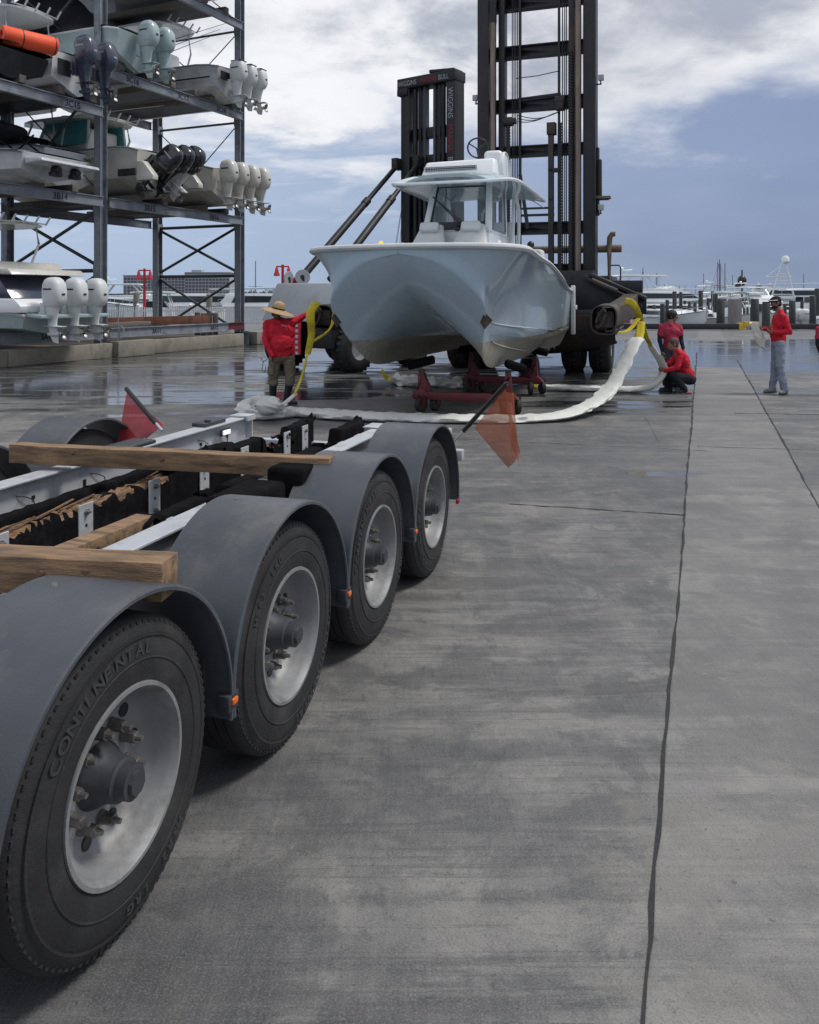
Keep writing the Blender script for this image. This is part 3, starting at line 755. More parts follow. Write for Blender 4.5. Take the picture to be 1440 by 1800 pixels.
splinters(B2, .72, .03, .3, 3, .07)
b = MB(); b.beam((B2 - .05, -2.75, .80), (B2 + .01, -2.02, .82), .10, .06); b.build('bare_bunk_board', M['wood'], T, bevel=.004)
# torn carpet flaps
def flap(x, y, z, seed, s=.12):
    rd = random.Random(seed); b = MB(); rows = []
    for j in range(9):
        row = []
        for i in range(9):
            u, v = i / 8, j / 8
            e = .5 * s * noise.noise(Vector((u * 3 + seed, v * 3, 1)))
            row.append(Vector((x + (u - .5) * s + e * .5, y + (v - .5) * s * 1.6, z + .25 * s * math.sin(v * 5 + seed) + e + (.3 * s * noise.noise(Vector((u * 9, v * 9, seed))) if j in (0, 8) else 0))))
        rows.append(row)
    b.grid(rows); b.build('carpet_flap', M['carpet'], T, solid=.008, smooth=60)
for a in ((B1, .38, .79, 1, .13), (B1 + .02, .10, .76, 2, .11), (B2, .30, .78, 3, .13), (B2 - .01, .06, .77, 4, .10), (B1, -.65, .86, 5, .14), (B2, -1.98, .80, 6, .15), (B2, -1.4, .80, 7, .12), (B1, -1.16, .87, 8, .10), (B1, .78, .86, 9, .10), (B2, .77, .87, 10, .09)): flap(*a)
# short side bunks by the fenders
for (x, y0, y1, z) in ((-.32, -1.44, -.98, .965), (-.36, -1.98, -1.55, .93)):
    b = MB(); b.bb(x - .20, x + .02, y0, y1, z - .17, z + .015); o = b.build('side_bunk', M['carpet'], T, bevel=.03, bseg=3, smooth=60)
# tail cross bar with plates, lamps, wiring
b = MB(); b.bb(-2.5, .0, .76, .84, .62, .70); b.build('tail_beam', M['alu'], T, bevel=.004)
b = MB(); b.bb(XR - .13, XR + .10, .45, .66, ZT + .004, ZT + .012); b.bb(XR + .18, XR + .46, .58, .68, .84, .89); b.bb(XR + .44, XR + .50, .56, .70, .78, .88); b.build('tail_plate', M['alu'], T, bevel=.003)
b = MB(); b.bb(XL - .09, XL + .03, .12, .42, ZT + .002, ZT + .03); b.bb(XL - .12, XL + .06, -.95, -.55, ZT + .002, ZT + .025); b.cyl((XL, .2, ZT + .03), (XL, .2, ZT + .05), .025); b.build('hinge_plate', M['galv_dark'], T, bevel=.005)
b = MB(); b.bb(XL - .08, XL + .09, .66, .80, ZT + .003, ZT + .015); b.bb(XL + .07, XL + .09, .66, .80, ZT - .03, ZT + .012); b.build('end_plate', M['alu'], T, bevel=.003)
b = MB(); b.bb(XL + .07, XL + .085, .30, .40, .80, .835); b.build('work_light', M['lamp'], T, bevel=.004)
b = MB(); b.bb(XL + .055, XL + .068, .28, .42, .79, .845); b.build('light_housing', M['black'], T, bevel=.004)
for (y, dz) in ((.05, .14), (.34, .2), (-.35, .1), (-1.15, .12), (-1.75, .1)):
    b = MB(); xs = XL + .012; b.tube([(xs, y, .80), (xs + .015, y + .04, .79), (xs + .02, y + .10, .76), (xs + .012, y + .13, .80 - dz), (xs + .01, y + .135, .66)], .0035, 6); b.build('wire', M['black'], T)
b = MB(); b.box((.055, .42, .40), (.02, .05, .03)); b.build('side_marker', M['rtext'], T, bevel=.004)

# two loose timbers lying across the trailer
def timber(a, c, w, h, label, seed):
    a = Vector(a); c = Vector(c); L = (c - a).length; n = 30; rd = random.Random(seed)
    e = thing('timber_plank', label, 'timber', a, math.atan2((c - a).y, (c - a).x))
    b = MB(); rows = []
    tz = (c.z - a.z) / L
    for i in range(n + 1):
        x = L * i / n; row = []; sag = .008 * noise.noise(Vector((seed, x, 0)))
        for (y, z) in ((-w / 2, -h / 2), (w / 2, -h / 2), (w / 2, h / 2), (-w / 2, h / 2)):
            row.append(Vector((x, y + .003 * noise.noise(Vector((x * 6, y, z))), z + sag + tz * x + .003 * noise.noise(Vector((x * 7, z * 9, y))))))
        rows.append(row)
    b.grid(rows, closed=True, capends=True); b.build('board', M['wood'], e, bevel=.004, smooth=30)
    k = MB()
    for i in range(3):
        x = rd.uniform(.2, L - .2); k.ell((x, -w / 2 - .001, rd.uniform(-h / 4, h / 4)), (.016, .003, .010))
    k.build('knot', M['wood_y'], e)
timber((-2.30, 4.80, .97), (-.42, 4.46, .955), .10, .105, 'weathered brown timber plank lying across the trailer bunks behind the second fender', 1)
timber((-2.4, 2.86, .985), (-.76, 2.62, .99), .12, .12, 'thick pinkish brown timber lying across the trailer nearest the front fender', 2)

# flags on poles
def flagpole(name, label, base, top, tri, mm, pm, folds):
    e = thing(name, label, 'safety flag', base, 0)
    B = Vector(base); b = MB(); t = Vector(top) - B
    b.cyl((0, 0, 0), t * .2, .010, .010, 10); pole0 = b.build('pole_foot', M['alu'], e)
    b = MB(); b.cyl(t * .17, t, .017, .017, 12); b.cyl(t, t * 1.02, .008, .008, 8); b.cyl(t * .26, t * .31, .019, .019, 12); b.build('pole', M['black'], e)
    # cloth: bilinear patch over four corners
    P = [Vector(p) - B for p in tri]; n = 26; rows = []
    for j in range(n + 1):
        v = j / n; row = []
        for i in range(n + 1):
            u = i / n
            p = P[0].lerp(P[1], u).lerp(P[3].lerp(P[2], u), v)
            p.y += .035 * math.sin(u * folds + v * 2.2) * v + .008 * noise.noise(p * 9)
            if j == n: p.z += .022 * noise.noise(Vector((i * .9, 3, 1)))
            row.append(p)
        rows.append(row)
    b = MB(); b.grid(rows); b.build('flag', mm, e, smooth=180, fix=False)
    return e
flagpole('safety_flag', 'dark red mesh flag hanging from a slanted black pole on the left trailer rail', (-1.80, 6.0, .90), at(222, 683, 6.25),
         [at(223, 690, 6.24), at(288, 747, 6.05), at(258, 770, 6.05), at(204, 779, 6.2)], M['shade_net'], None, 5)
e = flagpole('safety_flag', 'frayed orange mesh flag on a slanted black pole behind the right trailer wheel', at(800, 774, 6.25), at(890, 674, 6.0),
         [at(889, 682, 6.0), at(834, 752, 6.15), at(893, 822, 6.05), at(916, 797, 5.95)], M['orange_net'], None, 4)
b = MB(); rows = []; Bv = Vector(e.location)
for j in range(9):
    rows.append([(at(890 + i * 2.2 + j * 1.2, 690 + j * 12 + i * 1.2 * j / 2, 5.94) - Bv) + Vector((0, .01 * math.sin(i + j), 0)) for i in range(7)])
b.grid(rows); b.build('flag_fold', M['orange_net'], e, smooth=180, fix=False)
# ------------------------------------------------------------------ the catamaran on stands
BTH = R(19)
def lerp(a, b, t): return a + (b - a) * t
def clamp(x, a=0., b=1.): return max(a, min(b, x))
def sst(a, b, x): t = clamp((x - a) / (b - a)); return t * t * (3 - 2 * t)
CAT = thing('catamaran_powerboat', 'pale blue twin-hulled fishing boat with white hardtop resting on red stands', 'boat', (-.16, 11.64, 0), -BTH)
ZR0 = 2.58
BL = 8.55
def rail_hb(s):
    w = lerp(1.74, 1.46, clamp(s / 5.)) - .22 * sst(5.0, BL, s)
    q = clamp(s / 1.15); return w * (1 - (1 - q) ** 2.9) ** (1 / 2.5) if q < 1 else w
def rail_z(s): return ZR0 - .08 * sst(0, 3, s) - .40 * sst(3., BL, s) - .012 * s
def keel_z(s):
    q = clamp(1 - s / 1.8); return .74 + (ZR0 - .30 - .74) * q ** 2.5 - .02 * sst(3, BL, s)
def tun_z(s): return lerp(ZR0 - .10, 2.06, clamp(s / .34) ** .8) if s < .34 else lerp(2.06, 1.14, clamp((s - .34) / 2.3) ** .85)
b = MB(); rows = []; stn = [0, .008, .02, .035, .055, .08, .11, .145, .18, .22, .26, .31, .36, .42, .49, .57, .65, .74, .84, .94, 1.05, 1.18, 1.32, 1.47, 1.63, 1.8, 2.0, 2.25, 2.6, 3, 3.5, 4, 4.6, 5.2, 6, 6.8, 7.6, BL]
def section(s):
    hb = max(.02, rail_hb(s)); zr = rail_z(s); zk = min(keel_z(s), zr - .12); zt = min(tun_z(s), zr - .10); zt = max(zt, zk * .0 + zt)
    kl = min(lerp(1.24, .95, sst(0, 1.1, s)), hb * .9)
    g = sst(.35, 3.0, s); zk = lerp(zt - .01, zk, sst(.35, 1.12, kl) if s < .5 else 1.)
    hc = lerp(kl + .01, min(1.40, hb - .06), sst(.2, 3.2, s)); zc = max(lerp(1.32, 1.10, sst(.5, 4, s)), zk + .06 + .22 * (1 - g)); zc = min(zc, zr - .08)
    half = []
    for i in range(8):
        t = i / 8; half.append((lerp(hb, hc, 1 - (1 - t) ** 1.0 if s > 4 else 1 - (1 - t) ** lerp(1.7, 1.1, sst(.5, 4, s))), lerp(zr, zc, t)))
    half.append((hc, zc)); half.append((hc - .035 * g, zc - .012))
    half.append((lerp(hc - .03 * g, kl, .5), lerp(zc, zk, .58))); half.append((kl + .02, lerp(zc, zk, .93))); half.append((kl, zk))
    pw = lerp(1.0, 2.4, sst(.4, 3.2, s)); zt = max(zt, zk + .03)
    for u in (.02, .06, .13, .22, .34, .48, .63, .80, 1.0):
        half.append((kl * (1 - u), zk + (zt - zk) * (1 - (1 - u) ** pw) ** (1 / pw) ))
    return half
    ix = kl - .36 * g - .01; iz = lerp(zk, 1.02, .7 * g) if zk < 1.0 else zk + .02
    iz = max(zk + .012, lerp(zk + .02, 1.05, g)); iz = min(iz, zt)
    half.append((kl - .02, zk + .012)); half.append((lerp(kl, ix, .55), lerp(zk, iz, .5))); half.append((ix, iz))
    tx = ix - .06 * g - .03; half.append((max(.05, tx), lerp(iz, zt, .55)))
    half.append((max(.04, tx - .12), zt - .01)); half.append((max(.02, tx * .5), zt + .005)); half.append((0, zt + .01))
    return half
for s in stn:
    h = section(s)
    rows.append([Vector((x, s, z)) for x, z in h] + [Vector((-x, s, z)) for x, z in reversed(h[:-1])])
for _ in range(5):                              # fair the lines lengthwise
    new = [list(r) for r in rows]
    nn = len(rows[0])
    for i in range(1, len(rows) - 1):
        t = (rows[i][0].y - rows[i - 1][0].y) / max(1e-6, rows[i + 1][0].y - rows[i - 1][0].y)
        for k in range(1, nn - 1):
            m_ = rows[i - 1][k].lerp(rows[i + 1][k], t); p = rows[i][k]; new[i][k] = Vector((lerp(p.x, m_.x, .5), p.y, lerp(p.z, m_.z, .5)))
    rows = new
b.grid(rows)
# transom and deck
n = len(rows[0]); last = rows[-1]
b.add(last, [tuple(range(n))]); b.add(rows[0], [tuple(range(n))])
b.grid([[Vector((r[0].x, r[0].y, r[0].z)), Vector((r[0].x * .5, r[0].y, r[0].z + .03)), Vector((-r[0].x * .5, r[0].y, r[0].z + .03)), r[-1]] for r in rows])
def hull_paint():
    m = bpy.data.materials.new('blue_gelcoat_with_stained_bottom'); m.use_nodes = True
    nt = m.node_tree; N = nt.nodes; L = nt.links; p = N['Principled BSDF']
    tc = N.new('ShaderNodeTexCoord'); sp = N.new('ShaderNodeSeparateXYZ'); L.new(tc.outputs['Object'], sp.inputs[0])
    nz = N.new('ShaderNodeTexNoise'); nz.inputs['Scale'].default_value = 3; nz.inputs['Detail'].default_value = 8; nz.inputs['Roughness'].default_value = .7; L.new(tc.outputs['Object'], nz.inputs[0])
    mp = N.new('ShaderNodeMapping'); mp.inputs['Scale'].default_value = (6, 6, .8); L.new(tc.outputs['Object'], mp.inputs[0])
    n2 = N.new('ShaderNodeTexNoise'); n2.inputs['Scale'].default_value = 2.5; n2.inputs['Detail'].default_value = 8; L.new(mp.outputs[0], n2.inputs[0])
    def mth(op, a, b_, c=None):
        q = N.new('ShaderNodeMath'); q.operation = op
        for i, v in enumerate((a, b_, c)):
            if v is None: continue
            if isinstance(v, (int, float)): q.inputs[i].default_value = v
            else: L.new(v, q.inputs[i])
        return q.outputs[0]
    def rng(x, a, b_, c=0., d=1.):
        q = N.new('ShaderNodeMapRange'); L.new(x, q.inputs[0])
        for i, v in enumerate((a, b_, c, d)): q.inputs[i + 1].default_value = v
        return q.outputs[0]
    def mix(f, a, c):
        q = N.new('ShaderNodeMix'); q.data_type = 'RGBA'; L.new(f, q.inputs[0])
        for i, v in ((6, a), (7, c)):
            if isinstance(v, tuple): q.inputs[i].default_value = v + (1,)
            else: L.new(v, q.inputs[i])
        return q.outputs[2]
    z = sp.outputs[2]; y = sp.outputs[1]
    zz = mth('ADD', z, mth('MULTIPLY', mth('SUBTRACT', nz.outputs[0], .5), .03))
    line = rng(zz, 1.205, 1.195)
    top = mix(rng(n2.outputs[0], .3, .8), (.31, .40, .465), (.35, .435, .50))
    bot = mix(rng(n2.outputs[0], .35, .65), (.34, .325, .285), (.25, .235, .19))
    fr = rng(y, 4.5, 8.2)
    bot = mix(mth('MULTIPLY', fr, .35), bot, (.40, .36, .27))
    col = mix(line, top, bot)
    # algae along the waterline of the after half
    al = mth('MULTIPLY', mth('MULTIPLY', rng(z, 1.17, 1.195), rng(z, 1.25, 1.215)), mth('MULTIPLY', rng(y, 2.4, 3.4), rng(n2.outputs[0], .38, .5)))
    col = mix(al, col, (.035, .06, .012))
    L.new(col, p.inputs['Base Color'])
    L.new(rng(line, 0, 1, .17, .65), p.inputs['Roughness']); L.new(rng(line, 0, 1, .45, 0.), p.inputs['Coat Weight']); p.inputs['Coat Roughness'].default_value = .05
    wv = N.new('ShaderNodeTexNoise'); wv.inputs['Scale'].default_value = 1.4; wv.inputs['Detail'].default_value = 1; L.new(tc.outputs['Object'], wv.inputs[0])
    bp = N.new('ShaderNodeBump'); bp.inputs['Strength'].default_value = .14; bp.inputs['Distance'].default_value = .05; L.new(wv.outputs[0], bp.inputs['Height']); L.new(bp.outputs[0], p.inputs['Normal'])
    return m
hull = b.build('hull', hull_paint(), CAT, smooth=75)
# rub rail
path = [Vector((rail_hb(s), s, rail_z(s))) for s in stn[1:]]
full = [Vector((-p.x, p.y, p.z)) for p in reversed(path)] + [Vector((0, -.005, ZR0))] + path
def smoothpath(P, k=1):
    for _ in range(k):
        Q = [P[0]]
        for a, c in zip(P[:-1], P[1:]): Q += [a * .75 + c * .25, a * .25 + c * .75]
        Q.append(P[-1]); P = Q
    return P
b = MB(); b.tube(smoothpath(full, 1), .045, 10); b.build('rub_rail', M['white_flat'], CAT)
b = MB(); b.tube(smoothpath([p + Vector((0, 0, -.012)) for p in full], 1), .052, 8, rs=None, flat=.25); b.build('rail_insert', M['alu'], CAT)
# gunwale cap (inboard of the rail, slightly higher)
b = MB()
rowsg = []
for p in smoothpath(full, 1):
    c = Vector((p.x * .90, lerp(p.y, 4, .035) + .03, p.z + .045)); rowsg.append([p + Vector((0, 0, .03)), c, Vector((p.x * .86, lerp(p.y, 4, .06) + .08, p.z + .03)), Vector((p.x * .86, lerp(p.y, 4, .06) + .08, p.z - .02))])
b.grid(rowsg); b.build('gunwale', M['white'], CAT, smooth=60)
# moulded chine strakes on the port side
for sx in (1, -1):
    for k, (z0, z1, s0, s1) in enumerate(((1.52, 1.16, .95, 6.5), (1.22, .93, 1.2, 3.2))):
        b = MB(); pts = []
        for i in range(26):
            s = lerp(s0, s1, i / 25); h = section(s); z = lerp(z0, z1, (i / 25) ** .6)
            hh = h[:13]; x = None
            for (xa, za), (xb, zb) in zip(hh[:-1], hh[1:]):
                if za >= z >= zb and za > zb: x = lerp(xa, xb, (za - z) / (za - zb)); break
            if x is None: continue
            pts.append(Vector((sx * (x + .004), s, z)))
        if len(pts) > 3: b.tube(pts, .014, 6); b.build('strake', hull.data.materials[0], CAT)
# bow eye and stem plates, spray fins
b = MB(); b.tube([(0 - .55, .62, 2.17 - .0), (-.55, .55, 2.14), (-.55, .55, 2.08), (-.55, .62, 2.05)], .014, 8); b.box((-.55, .64, 2.11), (.05, .02, .16)); b.build('bow_eye', M['bolt'], CAT, bevel=.004)
for sx in (1, -1):
    s = .42; zk = keel_z(s); kx = sx * (lerp(1.24, .95, sst(0, 1.1, s)) - .95); b = MB(); b.M = Matrix.Translation((kx, -.02, 0))
    b.add([(sx * .95, s - .05, zk + .14), (sx * .95 + .10, s + .10, zk + .0), (sx * .95 - .10, s + .08, zk + .0), (sx * .95, s + .03, zk - .13), (sx * .95, s + .16, zk)], [(0, 1, 3), (0, 3, 2), (0, 2, 4), (0, 4, 1), (1, 4, 3), (2, 3, 4)])
    b.build('stem_plate', M['pad'], CAT, smooth=0)
for i in range(3):
    s = 6.2 + i * .75; b = MB(); b.add([(.93, s, .78), (.97, s, .78), (.97, s + .18, .78), (.93, s + .18, .78), (.95, s + .17, .66)], [(0, 1, 4), (1, 2, 4), (2, 3, 4), (3, 0, 4), (0, 3, 2, 1)]); b.build('bottom_fin', M['offwhite'], CAT, smooth=0)
# port boarding door and stern quarter
b = MB(); s0 = 7.2
b.box((1.40, 8.1, 1.62), (.03, .28, .10)); b.build('side_fitting', M['white_flat'], CAT, bevel=.01)
b = MB(); b.box((1.28, BL - .03, 1.55), (.10, .12, 1.15), Euler((.0, 0, 0)).to_matrix()); b.build('stern_corner', M['white_flat'], CAT, bevel=.03)
# console
def wall_quadrants(): pass
def P(x, s, z): return Vector((x, s, z))
ZD = 2.30
b = MB(); b.grid([[P(-.62, 2.95, ZD), P(-.62, 4.9, ZD), P(.62, 4.9, ZD), P(.62, 2.95, ZD)], [P(-.60, 3.02, 3.02), P(-.58, 4.75, 3.02), P(.58, 4.75, 3.02), P(.60, 3.02, 3.02)]], closed=True, capends=True)
b.build('console', M['white'], CAT, bevel=.05, bseg=3)
# windshield posts, header, dark frame, side windows
def bar(b, a, c, w, d): b.beam(a, c, w, d, up=(0, -1, .2))
b = MB()
for sx in (-1, 1):
    b.beam(P(sx * .575, 3.05, 3.0), P(sx * .50, 3.42, 3.92), .10, .13, up=(0, 1, 0)); b.beam(P(sx * .575, 4.35, 3.0), P(sx * .56, 4.35, 3.92), .07, .12, up=(0, 1, 0))
    b.beam(P(sx * .60, 4.9, 2.35), P(sx * .66, 4.75, 3.90), .06, .08, up=(0, 1, 0))
    b.beam(P(sx * .575, 3.05, 3.02), P(sx * .575, 4.4, 3.02), .05, .08)
    b.tube([P(sx * .62, 5.3, 2.35), P(sx * .66, 5.25, 3.1), P(sx * .70, 5.05, 3.55), P(sx * .72, 4.6, 3.86)], .035, 10)
b.build('hardtop_frame', M['white'], CAT, bevel=.012)
b = MB()
fz = [(-.52, 3.10, 3.08), (.52, 3.10, 3.08), (.455, 3.40, 3.86), (-.455, 3.40, 3.86)]
for i in range(4): b.beam(Vector(fz[i]), Vector(fz[(i + 1) % 4]), .05, .05, up=(0, -1, .3))
b.box((0, 3.13, 3.13), (1.02, .03, .12)); b.build('windshield_frame', M['black'], CAT, bevel=.006)
b = MB(); b.quad(*[Vector(p) for p in fz]); b.build('windshield', M['glass_c'], CAT, smooth=0)
for sx in (-1, 1):
    q = [P(sx * .60, 3.25, 3.06), P(sx * .60, 4.28, 3.06), P(sx * .575, 4.28, 3.84), P(sx * .535, 3.50, 3.84)]
    b = MB(); b.quad(*q); b.build('side_window', M['glass_c'], CAT, smooth=0)
    b = MB()
    for i in range(4): b.beam(q[i], q[(i + 1) % 4], .03, .03)
    b.build('side_window_frame', M['galv'], CAT)
# wiper + cables
b = MB(); b.beam(P(-.46, 3.10, 3.65), P(.05, 3.06, 3.16), .02, .02); b.beam(P(-.40, 3.10, 3.60), P(.10, 3.06, 3.18), .03, .02); b.cyl(P(.0, 3.06, 3.14), P(.13, 3.05, 3.13), .03); b.build('wiper', M['black'], CAT)
b = MB(); b.tube([P(-.36, 3.6, 3.86), P(-.34, 3.55, 3.68), P(-.24, 3.55, 3.62), P(-.18, 3.6, 3.72)], .012, 6); b.build('cable', M['black'], CAT)
# helm wheel, arch and seats seen through the glass
b = MB(); b.tube([P(.1, 4.5, 3.05), P(.1, 4.5, 3.45), P(.25, 4.5, 3.68), P(.45, 4.5, 3.72)], .03, 8); b.build('grab_arch', M['white_flat'], CAT)
b = MB(); b.box(P(.12, 3.9, 3.2), (.16, .04, .12)); b.cyl(P(.12, 3.9, 3.0), P(.12, 3.9, 3.2), .02); b.build('instrument', M['black'], CAT, bevel=.01)
b = MB(); b.bb(-.5, .5, 5.2, 5.35, 2.3, 3.35); b.build('helm_seat', M['white_cl'], CAT, bevel=.05, bseg=3)
# hardtop: thin crowned shell with overhang, rounded front corners
b = MB(); rows = []
def top_hw(t):
    return lerp(1.10, 1.12, t)
NS = 18
for i in range(NS + 1):
    t = i / NS; s = lerp(2.35, 5.55, t); hw = 1.12 * (1 - (1 - clamp(t / .22)) ** 2.6) ** (1 / 2.6) * .30 + .82 if t < .22 else 1.12
    hw = lerp(.80, 1.13, (1 - (1 - clamp(t / .3)) ** 2.4) ** (1 / 2.0))
    if t == 0: hw = .74
    row = []
    zt = 4.02 - .05 * (1 - t) ** 2 - .12 * t
    m = 16; ring = []
    for k in range(m + 1):
        u = -1 + 2 * k / m; ring.append(P(u * hw, s, zt - .12 * abs(u) ** 3 + .02 - .06 * (1 - clamp(t / .15)) ** 2))
    for k in range(m, -1, -1):
        u = -1 + 2 * k / m; uu = u * .985; thick = .055 + .07 * (1 - abs(u) ** 6) * sst(0, .12, t) * sst(1.02, .9, t)
        ring.append(P(uu * hw, s + (.015 if t == 0 else (-.015 if t == 1 else 0)), zt - .12 * abs(u) ** 3 + .02 - .06 * (1 - clamp(t / .15)) ** 2 - thick))
    rows.append(ring)
b.grid(rows, closed=True, capends=True)
top = b.build('hardtop', mat('pale_blue_hardtop', (.42, .52, .56), .2, 0, .04, 1, coat=.8), CAT, smooth=40)
b = MB()
edge = [r[0] for r in rows] ; edge2 = [r[16] for r in rows]
b.tube([e + Vector((0, 0, -.02)) for e in reversed(edge)] + [e + Vector((0, 0, -.02)) for e in edge2], .028, 8); b.build('hardtop_edge', M['white'], CAT)
for x in (-.42, .38):
    b = MB(); b.lathe([(.0, .115), (-.012, .11), (-.016, .10), (-.006, .085)], 'z', P(x, 2.98, 3.895), 24); sp = b.build('speaker', M['white_flat'], CAT)
    b = MB(); b.cyl(P(x, 2.98, 3.885), P(x, 2.98, 3.89), .085, .085, 20); b.build('speaker_cone', M['black'], sp)
    b = MB()
    for i in range(8):
        a = PI * i / 4; b.beam(P(x + math.cos(a) * .02, 2.98 + math.sin(a) * .02, 3.881), P(x + math.cos(a) * .085, 2.98 + math.sin(a) * .085, 3.881), .012, .006)
    b.build('speaker_grille', M['white_flat'], sp)
for x in (-.15, .12):
    b = MB(); b.ell(P(x, 2.9, 3.895), (.06, .03, .008)); b.build('courtesy_light', M['offwhite'], CAT)
# raised box with light bar and upper wheel
b = MB(); b.grid([[P(-.72, 3.15, 4.00), P(-.72, 4.5, 3.95), P(.66, 4.5, 3.95), P(.66, 3.15, 4.00)], [P(-.66, 3.32, 4.30), P(-.60, 4.4, 4.42), P(.60, 4.4, 4.42), P(.62, 3.30, 4.32)]], closed=True, capends=True); b.build('electronics_box', M['white'], CAT, bevel=.05, bseg=3)
b = MB(); b.box(P(-.12, 3.08, 4.13), (.98, .06, .095)); lb = b.build('light_bar', M['white_flat'], CAT, bevel=.01)
b = MB(); b.box(P(-.12, 3.046, 4.13), (.93, .006, .07)); b.build('light_bar_lens', M['black'], lb)
b = MB()
for i in range(30):
    for z in (4.112, 4.148): b.box(P(-.12 - .455 + i * .0314, 3.041, z), (.018, .005, .02))
b.build('light_bar_leds', M['alu'], lb)
b = MB(); b.lathe([(0, .30), (.03, .31), (.06, .30)], 'x', P(.66, 3.85, 4.20), 28); b.bb(.36, .70, 3.52, 4.16, 3.98, 4.50); b.build('upper_console', M['white'], CAT, bevel=.08, bseg=4)
b = MB(); cc = P(.22, 3.70, 4.58)
rt = Euler((R(-58), 0, R(8))).to_matrix()
b.tube([cc + rt @ Vector((math.cos(a) * .19, math.sin(a) * .19, 0)) for a in [2 * PI * i / 28 for i in range(28)]], .016, 8, closed=True)
for a in (R(90), R(210), R(330)): b.cyl(cc + rt @ Vector((0, 0, -.05)), cc + rt @ Vector((math.cos(a) * .18, math.sin(a) * .18, 0)), .012, .012, 8)
b.cyl(cc + rt @ Vector((0, 0, -.06)), P(.22, 3.85, 4.38), .03, .03, 10); b.build('steering_wheel', M['black'], CAT)
# bow lounge seats
def seatback(x):
    b = MB(); rows = []
    for j in range(9):
        v = j / 8; hw = lerp(.33, .18, v ** 1.5); z = lerp(2.56, 3.12, v); s = lerp(2.42, 2.80, v); row = []
        for i in range(9):
            u = -1 + i / 4; row.append(P(x + u * hw, s - .09 * (1 - u * u) * (1 - v * .5), z))
        for i in range(8, -1, -1):
            u = -1 + i / 4; row.append(P(x + u * hw, s + .12, z))
        rows.append(row)
    b.grid(rows, closed=True, capends=True); o = b.build('bow_seat', M['white_cl'], CAT, bevel=.02, smooth=60)
    q = MB(); q.box(P(x, 2.66, 3.06), (.34, .14, .17), Euler((R(-25), 0, 0)).to_matrix()); q.build('headrest', M['white_cl'], o, bevel=.04, bseg=3)
    q = MB()                                       # quilting seams
    for k in range(-3, 4):
        q.beam(P(x + k * .07 - .06, 2.42 + .015 * 0, 2.62), P(x + k * .07 + .05, 2.50, 2.80), .006, .006); q.beam(P(x + k * .07 + .06, 2.42, 2.62), P(x + k * .07 - .05, 2.50, 2.80), .006, .006)
    q.build('quilt_seam', M['offwhite'], o)
seatback(-.38); seatback(.36)
b = MB(); b.bb(-.75, .72, 2.35, 2.95, 2.35, 2.58); b.build('seat_base', M['white'], CAT, bevel=.05, bseg=3)
b = MB(); b.bb(-.05, .04, 2.55, 2.85, 2.55, 2.75); b.build('armrest', M['white_cl'], CAT, bevel=.03)
for x in (-.84, .86):
    b = MB(); b.tube([P(x, 2.5, 2.50), P(x, 2.5, 2.72), P(x, 2.56, 2.78), P(x, 2.66, 2.78), P(x, 2.7, 2.72), P(x, 2.7, 2.5)], .035, 8); b.bb(x - .04, x + .04, 2.5, 2.7, 2.5, 2.76); b.build('grab_post', M['white_flat'], CAT, bevel=.02)
# far seats/rails visible aft of console at port
b = MB(); b.bb(.80, 1.12, 5.2, 5.6, 2.35, 2.80); b.build('aft_seat', M['white_cl'], CAT, bevel=.06, bseg=3)
b = MB(); b.tube([P(.98, 4.7, 2.45), P(1.0, 4.7, 2.62), P(1.06, 4.65, 2.72), P(1.0, 4.6, 2.82)], .035, 8); b.ell(P(1.02, 4.6, 2.85), .07); b.build('rod_holder', M['black'], CAT)
b = MB(); b.cyl(P(.90, 5.25, 3.90), P(.90, 5.28, 3.76), .02); b.cyl(P(.90, 5.28, 3.78), P(1.15, 5.3, 3.62), .008); b.build('outrigger_base', M['galv'], CAT)

# ------------------------------------------------------------------ wheeled red boat stands
def stand(label, loc, rz, span, ztop, pad_l, pad_r):
    e = thing('boat_stand', label, 'boat stand', loc, rz, 'red wheeled stands under the boat')
    hs = span / 2
    b = MB(); b.beam((-hs - .14, 0, .26), (hs + .12, 0, .26), .09, .13); b.build('base_beam', M['red'], e, bevel=.008)
    for sx in (-1, 1):
        x = sx * hs; b = MB(); b.beam((x, 0, .3), (x, 0, ztop - .06), .085, .085, up=(0, 1, 0))
        b.prism([(x - .06, .32), (x - .045, .62), (x + .045, .62), (x + (.18 if sx < 0 else .07), .33), (x - (.07 if sx < 0 else .18), .33)], -.05, .05)
        b.prism([(x - .17, .24), (x + .17, .24), (x + .05, .36), (x - .05, .36)], -.06, .06); p = b.build('post', M['red'], e, bevel=.005)
        h = MB()
        for z in (.45, .52, .59, .66): h.cyl((x, -.0535, z), (x, -.056, z), .012, .012, 10)
        h.build('pin_holes', M['black'], p)
        pad = pad_l if sx < 0 else pad_r
        b = MB(); b.box((x + pad[0], pad[1], ztop + pad[3]), (pad[2], .34, .13), Euler((0, R(pad[4]), R(14))).to_matrix()); b.build('carpet_pad', M['carpet'], e, bevel=.04, bseg=3, smooth=60)
        for dy in (-.10, .12):
            w = bpy.data.objects.new('castor', None); COL.objects.link(w); w.parent = e; w.location = (x - .04 * sx + (.16 if dy > 0 else -.02), dy, .125); w.rotation_euler = (0, 0, .4 * sx + dy)
            t = MB(); t.lathe([(-.04, .06), (-.042, .11), (-.03, .125), (.03, .125), (.042, .11), (.04, .06)], 'x', n=28); t.build('tyre', M['rubber'], w)
            t = MB(); t.lathe([(-.035, .0), (-.035, .065), (.035, .065), (.035, .0)], 'x', n=16); t.bb(-.06, -.048, -.03, .03, -.02, .15); t.bb(.048, .06, -.03, .03, -.02, .15); t.build('hub', M['red'], w)
    return e
